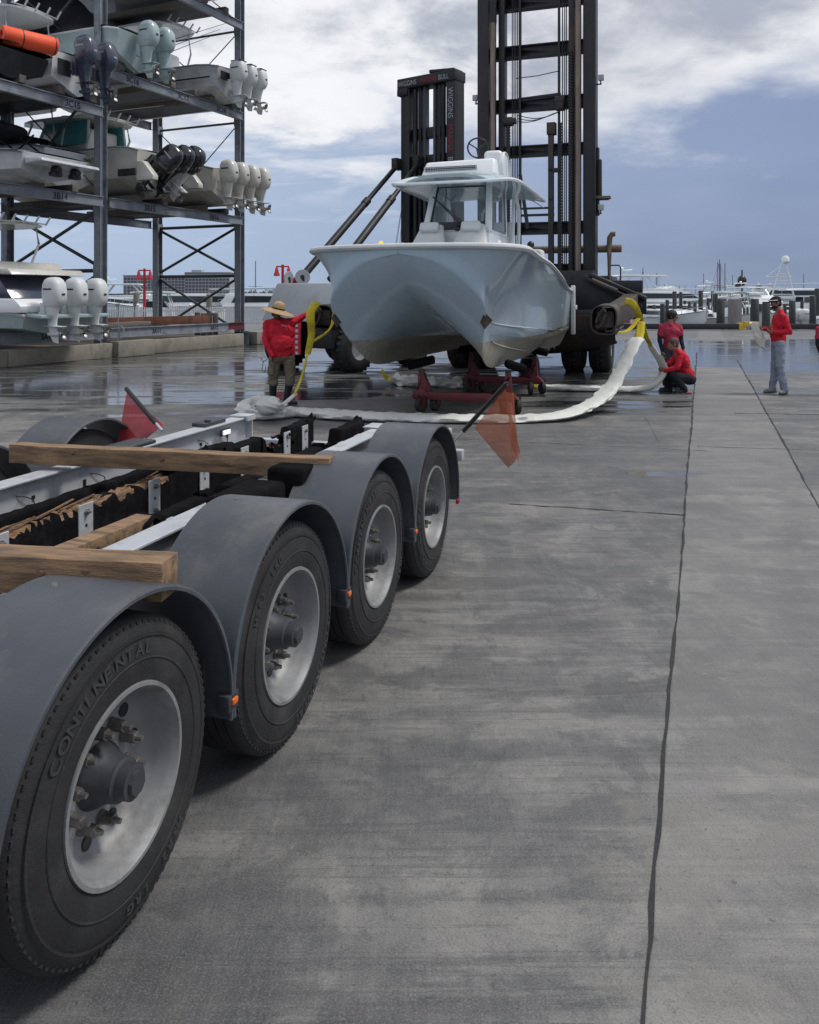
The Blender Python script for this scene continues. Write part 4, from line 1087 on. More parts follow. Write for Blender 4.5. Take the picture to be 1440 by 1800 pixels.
stand('nearest red wheeled boat stand, wide beam between two posts, under the bow', (.88, 13.25, 0), -R(16), 1.42, .74, (-.02, .05, .46, .05, -14), (.1, .1, .34, .02, 18))
stand('farther red wheeled boat stand, dark castors, under the boat middle', (1.80, 15.95, 0), -R(19), 1.25, .80, (-.05, .0, .4, .05, -10), (.05, 0, .4, .03, 10))
# ------------------------------------------------------------------ forklift behind the boat
F = thing('marina_forklift', 'tall black-masted marina forklift behind the boat, long padded forks either side of it', 'forklift', (3.23, 21.05, 0), -BTH)
MT = 11.2
def channel(b, x0, x1, y0, y1, z0, z1, web):
    """U-shaped rail, web on one side"""
    t = .05
    b.bb(x0, x1, y0, y0 + t, z0, z1); b.bb(x0, x1, y1 - t, y1, z0, z1)
    if web < 0: b.bb(x0, x0 + t, y0 + t, y1 - t, z0, z1)
    else: b.bb(x1 - t, x1, y0 + t, y1 - t, z0, z1)
for sx in (-1, 1):
    b = MB(); channel(b, min(sx * 1.5, sx * 1.2), max(sx * 1.5, sx * 1.2), -.15, .45, .7, MT, sx); b.bb(min(sx * 1.47, sx * 1.23), max(sx * 1.47, sx * 1.23), -.09, .39, .72, MT - .02)
    b.build('outer_mast_rail', M['mast'], F, bevel=.01)
    b = MB(); b.cyl((sx * 1.08, -.18, 1.0), (sx * 1.08, -.18, 8.9 if sx < 0 else 9.25), .085, .085, 20); b.build('lift_ram', M['chrome'], F, smooth=60)
    b = MB(); b.cyl((sx * 1.08, -.18, .8), (sx * 1.08, -.18, 2.2), .12, .12, 20); b.cyl((sx * 1.08, -.18, 8.9 if sx < 0 else 9.25), (sx * 1.08, -.18, MT), .095, .095, 20)
    b.build('ram_barrel', M['mast'], F, smooth=60)
    b = MB(); x = sx * .90; b.bb(x - .08, x + .08, .0, .35, 1.2, MT); b.build('inner_mast_rail', M['mast_rust' if sx > 0 else 'mast'], F, bevel=.01)
    # leaf chains
    for xc, z0, z1, dy in ((sx * .88, 1.0, 8.0 if sx > 0 else 6.3, -.06), (.62 if sx > 0 else -.70, 1.0, 6.2, -.10)):
        b = MB(); z = z0
        while z < z1:
            b.box((xc, dy, z + .035), (.11, .05, .052)); z += .075
        b.box((xc, dy + .01, (z0 + z1) / 2), (.07, .04, z1 - z0)); b.build('lift_chain', M['mast'], F)
    # hoses
    b = MB()
    for i, xh in enumerate((-.64, -.60, -.56, -.52) if sx < 0 else (.58, .65, .70, .74)):
        b.cyl((xh, .12 + .03 * i, 1.2), (xh, .12 + .03 * i, MT), .014, .014, 8)
    b.build('hydraulic_hose', M['black'], F)
b = MB(); b.bb(-.47, -.41, .1, .2, 1.2, MT); b.build('guide_bar', M['mast'], F)
b = MB(); b.bb(.535, .59, .1, .2, 1.2, MT); b.build('guide_bar', M['mast'], F)
for z, h in ((9.45, .34), (8.2, .34), (6.82, .34), (5.62, .30), (3.62, .32), (2.5, .4), (10.9, .34)):
    b = MB(); b.bb(-1.2, 1.2, .22, .34, z - h / 2, z + h / 2); b.bb(-1.2, 1.2, .14, .22, z - h / 2, z - h / 2 + .04); b.bb(-1.2, 1.2, .14, .22, z + h / 2 - .04, z + h / 2); b.build('mast_crossbar', M['mast'], F, bevel=.006)
for z in (6.98,): 
    b = MB(); b.box((.05, .2, z), (1.1, .12, .10), Euler((0, R(-3), 0)).to_matrix()); b.build('chain_anchor_bar', M['mast'], F)
b = MB(); b.bb(.33, .46, -.16, .02, 1.5, 6.05); b.bb(.30, .52, -.2, .05, 5.95, 6.25); b.bb(.33, .62, -.16, .0, 5.0, 5.1); b.bb(.34, .44, -.2, .05, 4.3, 4.42); b.build('inner_stage_rail', M['mast_rust'], F, bevel=.01)
b = MB(); b.bb(.52, .72, -.22, .02, 6.55, 6.85); b.cyl((.50, -.1, 6.78), (.74, -.1, 6.78), .13, .13, 18); b.build('chain_sheave', M['mast_rust'], F, bevel=.01)
b = MB(); b.bb(-.82, -.5, -.22, .02, 6.3, 6.42); b.cyl((-.80, -.1, 6.35), (-.58, -.1, 6.35), .12, .12, 18); b.build('chain_sheave', M['mast_rust'], F, bevel=.01)
b = MB(); b.bb(-.45, .45, .05, .12, 3.92, 3.98); b.bb(-.45, .45, .05, .12, 4.10, 4.15); b.beam((-.42, .05, 5.0), (-.22, .05, 3.6), .10, .08); b.build('inner_brace', M['mast'], F)
b = MB()
for k in range(3): b.tube([Vector((lerp(-.5, .55, i / 12), .1, 6.55 - .12 * math.sin(PI * i / 12 + k * .4) - .04 * k)) for i in range(13)], .012, 6)
b.tube([(-.55, .1, 7.5), (0, .1, 7.52), (.6, .1, 7.6)], .012, 6)
b.build('loose_hose', M['black'], F)
for (x, z) in ((-1.56, 6.95), (1.60, 7.2), (1.60, 3.98)):
    sx = 1 if x > 0 else -1
    b = MB(); b.beam((sx * 1.5, 0, z - .05), (x + sx * .04, 0, z - .05), .03, .03); b.bb(x, x + .03 * sx, -.02, .02, z - .06, z + .06); l = b.build('lamp_bracket', M['mast'], F)
    b = MB(); b.box((x + sx * .03, -.03, z + .10), (.14, .08, .15)); b.build('work_lamp', M['body_grey'], l, bevel=.015)
# side details on the right of the mast
b = MB(); b.bb(1.5, 1.56, .1, .3, 3.9, 5.6); b.bb(1.5, 1.62, .1, .3, 4.4, 5.3); b.bb(1.52, 1.80, .05, .25, 4.28, 4.36); b.build('mast_side_bracket', M['mast_rust'], F, bevel=.01)
b = MB(); b.bb(1.5, 1.85, .0, .22, 4.30, 4.37); b.build('step_plate', M['wood_grey'], F, bevel=.01)
b = MB(); b.cyl((-.5, .9, 3.1), (2.05, .9, 3.1), .10, .10, 18); b.build('air_cylinder', M['brown_tank'], F, smooth=60)
b = MB(); b.tube([(1.75, .8, 1.6), (1.75, .8, 3.2), (1.76, .8, 3.38), (1.82, .8, 3.47), (1.90, .8, 3.47)], .07, 12); b.build('exhaust_pipe', M['brown_tank'], F)
b = MB(); b.tube([(1.72, 1.2, 1.7), (1.72, 1.2, 2.62), (1.75, 1.2, 2.68), (1.96, 1.2, 2.68), (2.0, 1.2, 2.62), (2.0, 1.2, 1.7)], .018, 8); b.build('hand_rail', M['black'], F)
# chassis, deck, counterweight
b = MB(); b.bb(-1.5, 1.5, .7, 6.2, .75, 1.5); b.bb(-1.25, 1.25, 1.0, 6.4, 1.5, 2.15); b.bb(-1.45, 1.45, 4.8, 6.8, .6, 2.5); b.build('chassis', M['mast'], F, bevel=.05)
b = MB(); b.bb(-1.2, -.35, 1.6, 3.2, 2.15, 2.9); b.build('cab_base', M['body_grey'], F, bevel=.05)
# front apron: curved black skid plate
b = MB(); rows = []
for j in range(9):
    v = j / 8; a = R(90 * v); row = []
    for i in range(13):
        u = -1 + i / 6; row.append(Vector((u * 2.05, -.75 - .45 * math.cos(a) * 1.0 + .35 * u * u * v, 1.42 - .95 * math.sin(a) + .30 * u * u * v)))
    rows.append(row)
b.grid(rows); b.build('front_apron', M['mast_rust'], F, solid=.05, smooth=60)
b = MB(); b.bb(-2.0, 2.0, -1.15, -.2, 1.3, 1.55); b.build('apron_top', M['mast'], F, bevel=.02)
# carriage: crosswise beams carrying the forks, sloping side gussets
b = MB(); b.bb(-2.65, 2.65, -.62, -.34, 1.95, 2.25); b.bb(-2.65, 2.65, -.62, -.34, 1.32, 1.6); b.bb(-1.5, 1.5, -.5, -.3, 1.3, 2.5); b.build('carriage', M['mast'], F, bevel=.015)
for sx in (-1, 1):
    b = MB(); pr = [(sx * 1.05, 2.42), (sx * 1.5, 2.42), (sx * 2.75, 1.85), (sx * 2.75, 1.45), (sx * 1.3, 1.45), (sx * 1.05, 1.6)]
    b.prism(pr, -.72, -.62); b.beam((sx * 1.45, -.74, 2.40), (sx * 2.75, -.9, 1.82), .30, .08); b.beam((sx * 1.3, -.80, 2.35), (sx * 2.65, -.95, 1.62), .12, .10); b.build('carriage_gusset', M['mast'], F, bevel=.01)
    b = MB(); b.cyl((sx * 1.5, -.92, 2.25), (sx * 2.1, -.98, 1.98), .07, .07, 14); b.cyl((sx * 2.05, -.98, 2.0), (sx * 2.45, -1.0, 1.82), .035, .035, 10); b.build('shift_ram', M['mast_rust'], F)
    tip = -7.3 if sx < 0 else -6.75; fx = -2.56 if sx < 0 else 2.4
    b = MB(); b.grid([[Vector((fx - w, y, z - h)), Vector((fx + w, y, z - h)), Vector((fx + w, y, z + h)), Vector((fx - w, y, z + h))] for y, z, w, h in ((-.3, 1.74, .18, .28), (-1.4, 1.64, .17, .24), (-4, 1.56, .16, .20), (tip + .4, 1.50, .15, .16), (tip, 1.48, .14, .14))], closed=True, capends=True)
    fk = b.build('fork', M['pad_red'], F, bevel=.02)
    # worn rubber wrap at the tip, its end left in a loop
    b = MB(); rows = []
    path = []
    for i in range(46):
        t = i / 45; a = -PI / 2 - t * 2.35 * PI * (-sx); gr = .07 * t
        rx = (.185 + gr) * (1 - .25 * max(0, .5 - t)); rz_ = (.20 + gr * .8)
        q = lambda v: math.copysign(abs(v) ** .65, v)
        path.append((q(math.cos(a)) * rx, q(math.sin(a)) * rz_))
    for (dx, dz) in path:
        rows.append([Vector((fx + dx, tip - .10, 1.485 + dz)), Vector((fx + dx, tip + .3, 1.50 + dz)), Vector((fx + dx, tip + .75, 1.51 + dz * 1.02))])
    b.grid(rows); b.build('rubber_wrap', M['pad'], fk, solid=.022, smooth=60)
    b = MB(); b.tube([(fx - .07 + .055 * math.cos(a) + .05 * math.sin(a), tip - .115, 1.50 + .15 * math.sin(a)) for a in [2 * PI * i / 24 for i in range(24)]], .022, 8, closed=True, flat=1.); b.build('wrap_loop', M['pad'], fk)
# wheels
def big_wheel(parent, x, y, r, w, m='rubber', out=1):
    e = bpy.data.objects.new('wheel', None); COL.objects.link(e); e.parent = parent; e.location = (x, y, r)
    b = MB(); hw = w / 2
    b.lathe([(-hw * .9, r * .52), (-hw, r * .62), (-hw * .98, r * .85), (-hw * .8, r * .965), (-hw * .6, r), (hw * .6, r), (hw * .8, r * .965), (hw * .98, r * .85), (hw, r * .62), (hw * .9, r * .52)], 'x', n=48)
    for i in range(26):
        a = 2 * PI * i / 26
        for s2 in (-1, 1): b.box((s2 * hw * .42, math.cos(a + s2 * .06) * r, math.sin(a + s2 * .06) * r), (hw * .7, .07, .035), Euler((a + PI / 2, 0, s2 * .5)).to_matrix())
    b.build('tyre', M['rubber'], e, smooth=40)
    b = MB(); b.lathe([(-hw * .85, r * .52), (-hw * .6, r * .5), (-hw * .3, r * .42), (-hw * .3, .0)], 'x', n=32); b.lathe([(hw * .85, r * .52), (hw * .6, r * .5), (hw * .3, r * .42), (hw * .3, .0)], 'x', n=32)
    b.lathe([(-hw * .87, r * .54), (-hw * .9, r * .5), (-hw * .8, r * .48)], 'x', n=32)
    b.build('rim', M['body_grey'], e)
for x in (-2.0, -1.35, .95, 1.62): big_wheel(F, x, .15, .66, .54)
for x in (-1.15, 1.15): big_wheel(F, x, 5.2, .6, .5)
b = MB(); b.cyl((-1.9, .15, .66), (1.6, .15, .66), .18, .18, 16); b.bb(-.3, .3, -.1, .5, .45, .95); b.build('drive_axle', M['mast'], F, bevel=.02)

# ------------------------------------------------------------------ second forklift, seen beyond the bow's left side
G = thing('marina_forklift', 'grey-bodied marina forklift with red chevron panel and shorter lettered mast, beyond the bow', 'forklift', (.6, 25, 0), -R(36))
for sx in (-1, 1):
    b = MB(); x0, x1 = sorted((sx * 1.0, sx * .68)); channel(b, x0, x1, -.1, .4, .6, 8.4, sx); b.bb(x0 + .03, x1 - .03, -.04, .34, .62, 8.38); b.build('outer_mast_rail', M['mast'], G, bevel=.01)
    b = MB(); b.cyl((sx * .52, .0, .6), (sx * .52, .0, 8.2), .075, .075, 14); b.bb(sx * .36 - .04, sx * .36 + .04, 0, .3, .6, 8.3); b.build('inner_mast_rail', M['mast'], G)
    b = MB(); b.bb(sx * .18 - .04, sx * .18 + .04, .0, .2, .6, 8.3); b.build('lift_ram', M['galv_dark'], G)
b = MB(); b.bb(-1.12, 1.02, -.14, .45, 8.26, 8.58); b.box((-.92, .1, 8.16), (.4, .5, .22)); b.box((.5, .15, 8.62), (.9, .5, .10), Euler((0, R(5), 0)).to_matrix()); tb = b.build('mast_top_beam', M['mast'], G, bevel=.02)
lettering('WIGGINS ', .22, (-1.08, -.145, 8.33), (1, 0, 0), (0, 0, 1), M['ltext'], tb, sx=.75)
lettering('MARINA', .22, (-.24, -.145, 8.33), (1, 0, 0), (0, 0, 1), M['rtext'], tb, sx=.75)
lettering('BULL', .22, (.42, -.145, 8.33), (1, 0, 0), (0, 0, 1), M['ltext'], tb, sx=.75)
vp = MB(); vp.bb(.70, .98, -.125, -.10, 2.0, 8.2); vpo = vp.build('mast_face_plate', M['mast'], G, bevel=.004)
lettering('WIGGINS', .25, (.76, -.127, 8.05), (0, 0, -1), (1, 0, 0), M['ltext'], vpo, sx=.85)
lettering('MARINA', .25, (.76, -.127, 6.95), (0, 0, -1), (1, 0, 0), M['rtext'], vpo, sx=.85)
lettering('BULL', .25, (.76, -.127, 6.0), (0, 0, -1), (1, 0, 0), M['ltext'], vpo, sx=.85)
for z, h in ((6.85, .32), (6.05, .25), (5.75, .35), (3.8, .4), (2.2, .4)):
    b = MB(); b.bb(-.75, .75, .05, .3, z - h / 2, z + h / 2); b.build('mast_crossbar', M['mast'], G, bevel=.01)
b = MB(); b.bb(-.72, .72, .30, .36, 2.0, 5.9); b.build('mast_rear_plate', M['mast'], G)
for (xa, xb) in ((-1.12, -1.1), (-.3, 0.0)):
    b = MB(); A = Vector((xa, -.15, 5.9)); B = Vector((xb, -4.5, 2.3)); b.cyl(A, A.lerp(B, .35), .075, .075, 12); b.cyl(A.lerp(B, .33), B, .105, .105, 14); b.cyl(A.lerp(B, .33), A.lerp(B, .37), .12, .12, 12); b.build('tilt_cylinder', M['mast'], G)
b = MB(); b.box((-1.1, -.15, 5.95), (.2, .35, .35)); b.box((-.3, -.15, 5.95), (.2, .35, .35)); b.build('tilt_bracket', M['mast_rust'], G, bevel=.01)
b = MB(); b.grid([[Vector((-1.1, -.7, 1.25)), Vector((-1.1, -5.9, 1.25)), Vector((1.2, -5.9, 1.25)), Vector((1.2, -.7, 1.25))], [Vector((-1.0, -.9, 2.15)), Vector((-.95, -5.5, 2.2)), Vector((1.15, -5.5, 2.2)), Vector((1.15, -.9, 2.15))]], closed=True, capends=True)
b.build('body', M['body_grey'], G, bevel=.04)
b = MB(); b.bb(-.95, 1.1, -5.7, -.4, .6, 1.25); b.build('chassis', M['mast'], G, bevel=.03)
b = MB(); b.bb(-.60, .32, -5.97, -5.93, .45, 1.30); pn = b.build('chevron_panel', M['red_bright'], G)
b = MB()
for i in range(6):
    z = .48 + i * .135
    b.tube([(-.25 + t * .33, -5.985, z + .055 * math.sin(t * PI)) for t in [k / 8 for k in range(9)]], .03, 6, flat=1.); b.box((.22, -5.98, z + .01), (.08, .012, .07))
b.build('chevron_stripe', M['stripe_w'], pn)
for (x, y) in ((-1.3, -2.5), (-1.2, -4.9), (1.1, -2.5), (1.1, -4.9)): big_wheel(G, x, y, .62, .5)
for (px, py, r, rot) in ((532, 487, .19, 0), (507, 490, .19, 62)):
    p = at(px, py, 21.2) - Vector(G.location); rzm = Matrix.Rotation(R(36), 3, 'Z'); p = rzm @ p
    b = MB(); b.M = Matrix.Translation(p) @ Matrix.Rotation(R(36 + rot), 4, 'Z'); b.lathe([(-.03, .0), (-.03, r), (.0, r * 1.03), (.02, r * .9), (.02, 0)], 'y', n=26); b.build('mirror_disc', M['body_grey'], G)
    b = MB(); b.M = Matrix.Translation(p) @ Matrix.Rotation(R(36 + rot), 4, 'Z'); b.lathe([(-.034, .0), (-.034, r * .3)], 'y', n=16); b.cyl((0, -.04, -.03), (.25, .2, -.45), .035, .035, 8); b.build('mirror_arm', M['black'], G)
b = MB(); p = Matrix.Rotation(R(36), 3, 'Z') @ (at(517, 497, 21.4) - Vector(G.location)); b.box(p, (.16, .12, .22)); b.box(p + Vector((.12, 0, .1)), (.18, .1, .1)); b.build('red_reel', M['red_bright'], G, bevel=.02)
b = MB(); b.cyl((.36, -2.84, 2.2), (.36, -2.84, 3.2), .025, .025, 8); b.bb(.3, .42, -2.9, -2.78, 2.2, 2.3); bs = b.build('beacon_post', M['black'], G)
b = MB(); b.lathe([(3.2, .07), (3.3, .07), (3.36, .05), (3.38, 0)], 'z', (.36, -2.84, 0), 14); b.build('amber_beacon', M['amber'], bs)
for px in (652, 668, 682):
    p = Matrix.Rotation(R(36), 3, 'Z') @ (at(px, 430, 22.2) - Vector(G.location)); b = MB(); b.cyl((p.x, p.y, 2.2), p, .02, .02, 6); b.box(p, (.12, .05, .05)); b.build('roof_fitting', M['body_grey'], G)

# ------------------------------------------------------------------ lifting slings
def sling(name, label, segs, group=None):
    """segs: list of (points, half-width, thickness ratio, material, wrinkle)"""
    e = thing(name, label, 'sling', segs[0][1][0], 0, group); B = Vector(e.location)
    for nm, pts, r, fl, mm, wr, seed in segs:
        P_ = smoothpath([Vector(p) for p in pts], 3); b = MB()
        # resample
        Q = [P_[0]]; step = .05
        for p in P_[1:]:
            while (p - Q[-1]).length > step: Q.append(Q[-1] + (p - Q[-1]).normalized() * step)
        m = len(Q); rr = r if isinstance(r, (list, tuple)) else (r, r); n = 16; vs = []
        xp = None
        for i, p in enumerate(Q):
            d = (Q[min(i + 1, m - 1)] - Q[max(i - 1, 0)]).normalized(); up = Vector((0, 0, 1))
            x = d.cross(up)
            if xp is None:
                if x.length < .3: x = d.cross(Vector((0, 1, 0)))
            else: x = xp - d * xp.dot(d)
            x.normalize(); xp = x.copy(); z = x.cross(d)
            t = i / max(1, m - 1); ra = lerp(rr[0], rr[-1], t) if len(rr) == 2 else lerp(rr[0], rr[1], t * 2) if t < .5 else lerp(rr[1], rr[2], t * 2 - 1)
            ring = []
            for k in range(n):
                a = 2 * PI * k / n; q = x * math.cos(a) * ra + z * math.sin(a) * ra * fl
                nz_ = noise.noise(Vector((i * .05 * 2.2 + seed, math.cos(a) * 2.2, math.sin(a) * 2.2))) + .8 * noise.noise(Vector((i * .05 * 5 + seed, math.cos(a) * 4, math.sin(a) * 4 + seed))) - 1.1 * (1 - 3 * abs(noise.noise(Vector((i * .05 * 4 + math.cos(a) * 2.0, seed, math.sin(a) * 3))))) * .5
                v = p + q * (1 + wr * nz_ * 1.6) + Vector((0, 0, wr * .06 * nz_))
                v.z = max(v.z, .008); ring.append(v - B)
            vs.append(ring)
        b.grid(vs, closed=True, capends=True); b.build(nm, M[mm], e, smooth=60)
    return e
def g2(px, py, z=.05): return gp(px, py, z)
LW = g2
sling('lifting_sling', 'near white-sleeved sling on the concrete from the straw hat man to the right fork', [
    ('sleeve', [g2(500, 722, .07), g2(540, 725, .07), g2(620, 731, .07), g2(740, 735, .06), g2(860, 737, .05), g2(960, 735, .05), g2(1005, 727, .09), (3.25, 13.6, .22), (3.55, 13.9, .62), (3.85, 14.1, 1.08), (3.95, 14.2, 1.15)], (.24, .22, .13), .28, 'sleeve', .13, 1),
    ('sleeve_coil', [g2(520, 724, .08), g2(470, 730, .08), g2(435, 728, .09), g2(428, 716, .12), g2(445, 706, .16), g2(470, 707, .16), g2(488, 715, .14), g2(478, 721, .2), g2(455, 716, .22)], (.15, .15), .5, 'sleeve', .28, 2),
    ('sleeve_end', [g2(485, 717, .10), at(505, 706, 13.3), at(522, 690, 13.35)], (.07, .045), .4, 'sleeve', .1, 3),
    ('webbing', [at(516, 697, 13.35), at(532, 660, 13.4), at(540, 625, 13.45), at(546, 605, 13.5), at(556, 596, 13.5), at(574, 586, 13.5), at(585, 572, 13.6), at(587, 550, 13.8)], (.06, .05), .3, 'yellow', .15, 4),
    ('webbing', [at(541, 622, 13.45), at(548, 590, 13.4), at(547, 565, 13.35), at(545, 545, 13.4), at(560, 530, 13.6)], (.05, .08), .25, 'yellow', .1, 5),
    ('webbing', [(3.93, 14.18, 1.10), (4.0, 14.3, 1.3), (4.05, 14.4, 1.45)], (.08, .07), .4, 'yellow', .1, 6),
])
c1 = gp(1070, 677, .06)
sling('lifting_sling', 'far sling with crumpled white sleeve passing under the boat to the crouching man', [
    ('sleeve', [gp(690, 668, .1), gp(720, 671, .1), gp(760, 672, .1), gp(815, 674, .1)], (.12, .17, .12), .8, 'sleeve', .42, 11),
    ('webbing', [at(672, 650, 17.6), at(676, 660, 17.5), gp(684, 667, .1), gp(694, 669, .1)], (.03, .09), .5, 'yellow', .2, 12),
    ('sleeve', [gp(945, 680, .08), gp(1010, 682, .07), gp(1070, 684, .06), gp(1130, 685, .06), at(1150, 677, 16.0), at(1163, 662, 16.0), at(1168, 650, 16.0)], (.11, .11, .12), .55, 'sleeve', .12, 13),
    ('webbing', [gp(934, 677, .06), gp(946, 679, .06)], (.04, .07), .5, 'yellow', .1, 14),
    ('sleeve', [at(1170, 652, 16.0), at(1163, 635, 15.9), at(1150, 618, 15.8), at(1143, 606, 15.7)], (.10, .07), .4, 'sleeve', .12, 15),
    ('webbing', [at(1144, 608, 15.7), at(1134, 588, 15.5), at(1127, 565, 15.2), at(1121, 545, 15.0), at(1112, 531, 15.2), at(1098, 529, 15.4)], (.05, .075), .3, 'yellow', .08, 16),
    ('webbing', [at(1122, 560, 15.0), at(1112, 575, 14.9), at(1098, 585, 14.8), at(1080, 583, 14.7)], (.06, .045), .3, 'yellow', .08, 17),
])
# ------------------------------------------------------------------ outboards and single-hulled boats
_OB = {}
def outboard(parent, loc, cowl='white', leg='white', s=1., tilt=0., trim=None, yaw=0.):
    """outboard part: x = forward (bow), hangs aft of loc (transom top)"""
    key = (cowl, leg, trim)
    if key not in _OB:
        b = MB(); rows = []
        for (z, x0, x1, w) in ((-.04, -.60, -.10, .15), (.02, -.66, -.06, .19), (.16, -.72, -.05, .225), (.38, -.72, -.04, .235), (.58, -.68, -.06, .225), (.70, -.60, -.12, .19), (.76, -.52, -.22, .12), (.775, -.45, -.3, .05)):
            ring = []
            for k in range(24):
                a = 2 * PI * k / 24; q = lambda v: math.copysign(abs(v) ** .62, v)
                ring.append(Vector(((x0 + x1) / 2 + q(math.cos(a)) * (x1 - x0) / 2, q(math.sin(a)) * w, z)))
            rows.append(ring)
        b.grid(rows, closed=True, capends=True)
        cw = b.build('outboard', M[cowl], None, smooth=45)
        b = MB()
        rows = []
        for (z, x0, x1, w) in ((.06, -.60, -.08, .15), (-.10, -.56, -.06, .13), (-.30, -.50, -.10, .085), (-.50, -.47, -.14, .07), (-.60, -.48, -.15, .055), (-.80, -.50, -.22, .045)):
            rows.append([Vector(((x0 + x1) / 2 + math.cos(2 * PI * k / 16) * (x1 - x0) / 2, math.sin(2 * PI * k / 16) * w, z)) for k in range(16)])
        b.grid(rows, closed=True, capends=True)
        b.prism([(-.72, -.60), (-.12, -.58), (-.10, -.575), (-.10, -.565), (-.72, -.585)], -.13, .13)
        b.lathe([(-.66, .0), (-.64, .05), (-.50, .072), (-.30, .075), (-.16, .05), (-.10, .0)], 'x', (0, 0, -.80), 14)
        b.prism([(-.55, -.82), (-.22, -.82), (-.34, -1.02), (-.52, -1.06)], -.012, .012)
        b.build('midsection', M[leg], cw, smooth=45)
        b = MB()
        for k in range(3):
            a = 2 * PI * k / 3
            c = Vector((-.68, math.cos(a) * .11, math.sin(a) * .11 - .80))
            b.ell(c, (.018, .085, .075), Euler((a, .0, 0)).to_matrix() @ Euler((0, R(0), R(35))).to_matrix(), 10, 6)
        b.cyl((-.66, 0, -.80), (-.76, 0, -.80), .045, .035, 10); b.build('propeller', M['bolt'], cw)
        b = MB(); b.bb(-.12, .04, -.13, .13, -.34, .06); b.bb(-.02, .06, -.16, .16, -.30, -.20); b.build('mounting_bracket', M[leg] if leg != 'white' else M['white_flat'], cw, bevel=.015)
        if trim:
            b = MB(); b.lathe([(.66, .0), (.66, .0)], 'z', (0, 0, 0), 3) if False else b.bb(-.62, -.14, -.20, .20, .69, .735); b.build('cowl_cap', M[trim], cw, bevel=.03)
        b = MB(); b.box((-.728, 0, .30), (.012, .10, .05)); b.box((-.36, .236, .44), (.30, .006, .045)); b.box((-.36, -.236, .44), (.30, .006, .045)); b.build('cowl_badge', M['dtext'] if 'white' in cowl or 'mint' in cowl or 'off' in cowl else M['ltext'], cw)
        _OB[key] = cw
        o = cw; o.parent = parent
    else:
        o = copy_tree(_OB[key], parent)
    o.parent = parent; o.location = loc; o.scale = (s, s, s); o.rotation_euler = (0, R(-tilt) if tilt else 0, yaw)
    return o

def hull_rows(L, B, H, flare=.0, sheer=.22, rake=.12, dead=.32, fine=2.4):
    rows = []; N = 20
    for i in range(N + 1):
        f = i / N; x = f * L
        hb = B / 2 * ((.93 + .07 * min(1, f / .4)) if f < .45 else (1 - ((f - .45) / .55) ** fine * .985))
        zs = H * (1 - .06 * math.sin(f * PI) + sheer * f * f)
        zk = H * .0 + (H * .92) * clamp((f - .62) / .38) ** 2.3
        zc = lerp(H * dead, H * .80, clamp((f - .35) / .65) ** 1.6); zc = max(zc, zk + .01)
        hc = hb * lerp(.90, .55, clamp((f - .4) / .6)) ; xo = rake * L * clamp((f - .7) / .3) ** 2 * 0
        half = [(hb, zs), (hb * 1.012, zs - .06), (hb * .995, zs - .09), (lerp(hb, hc, .45), lerp(zs, zc, .5)), (hc, zc), (hc * .95, zc - .02), (hc * .5, lerp(zc, zk, .52)), (0, zk)]
        if f < .12: half = [(y * (1 - .05 * (1 - f / .12) * (z / H)), z * (1 - .20 * (1 - f / .12) ** 2 * clamp(z / H - .4))) for y, z in half]
        rk_ = (lambda z: .28 * (1 - clamp(z / H))) if i == 0 else (lambda z: 0.)
        rows.append([Vector((x + rk_(z), y, z)) for y, z in half] + [Vector((x + rk_(z), -y, z)) for y, z in reversed(half[:-1])])
    return rows
def mono(label, cat, loc, rz, L, B, H, hm, group=None, name='motor_boat', bottom=None, **kw):
    e = thing(name, label, cat, loc, rz, group); rows = hull_rows(L, B, H, **kw); b = MB(); b.grid(rows); n = len(rows[0])
    b.add(rows[0], [tuple(range(n))])
    b.grid([[r[0], Vector((r[0].x, r[0].y * .5, r[0].z + .04)), Vector((r[0].x, -r[0].y * .5, r[0].z + .04)), r[-1]] for r in rows])
    b.build('hull', M[hm], e, smooth=40)
    b = MB(); P_ = [r[0] + Vector((0, 0, -.03)) for r in rows]; Q = [r[-1] + Vector((0, 0, -.03)) for r in reversed(rows)]
    b.tube(P_ + Q[1:], .035, 6); b.build('rub_rail', M['white_flat'] if hm in ('navy', 'mint') else M['galv'], e)
    return e, rows
def hard_top(e, x0, x1, hw, z, m='white', th=.09, legs=True, z0=1.4, lm='white_flat', rods=True):
    b = MB(); rows = []
    for i in range(11):
        t = i / 10; w = hw * (1 - .35 * abs(2 * t - 1) ** 5); x = lerp(x0, x1, t)
        rows.append([Vector((x, u * w, z + .10 - .10 * abs(u) ** 2 - .05 * abs(2 * t - 1) ** 3)) for u in [k / 5 - 1 for k in range(11)]] + [Vector((x, u * w * .98, z - th + .04 - .04 * abs(u))) for u in [1 - k / 5 for k in range(11)]])
    b.grid(rows, closed=True, capends=True); t = b.build('hardtop', M[m], e, smooth=50)
    if legs:
        b = MB()
        for sy in (-1, 1):
            b.tube([(x0 + .35, sy * hw * .72, z), (x0 + .25, sy * hw * .75, (z + z0) / 2), (x0 + .5, sy * hw * .72, z0)], .035, 8); b.tube([(x1 - .5, sy * hw * .7, z), (x1 - .2, sy * hw * .72, (z + z0) / 2), (x1 - .1, sy * hw * .7, z0)], .035, 8)
        b.build('hardtop_leg', M[lm], e)
    if rods:
        b = MB()
        for k in range(5): y = hw * (k - 2) / 2.6; b.cyl((x0, y, z - .02), (x0 - .18, y, z + .20), .028, .028, 8)
        b.tube([(x0, -hw * .8, z), (x0 - .06, 0, z + .02), (x0, hw * .8, z)], .02, 6); b.build('rod_holder', M[lm], t)
    return t
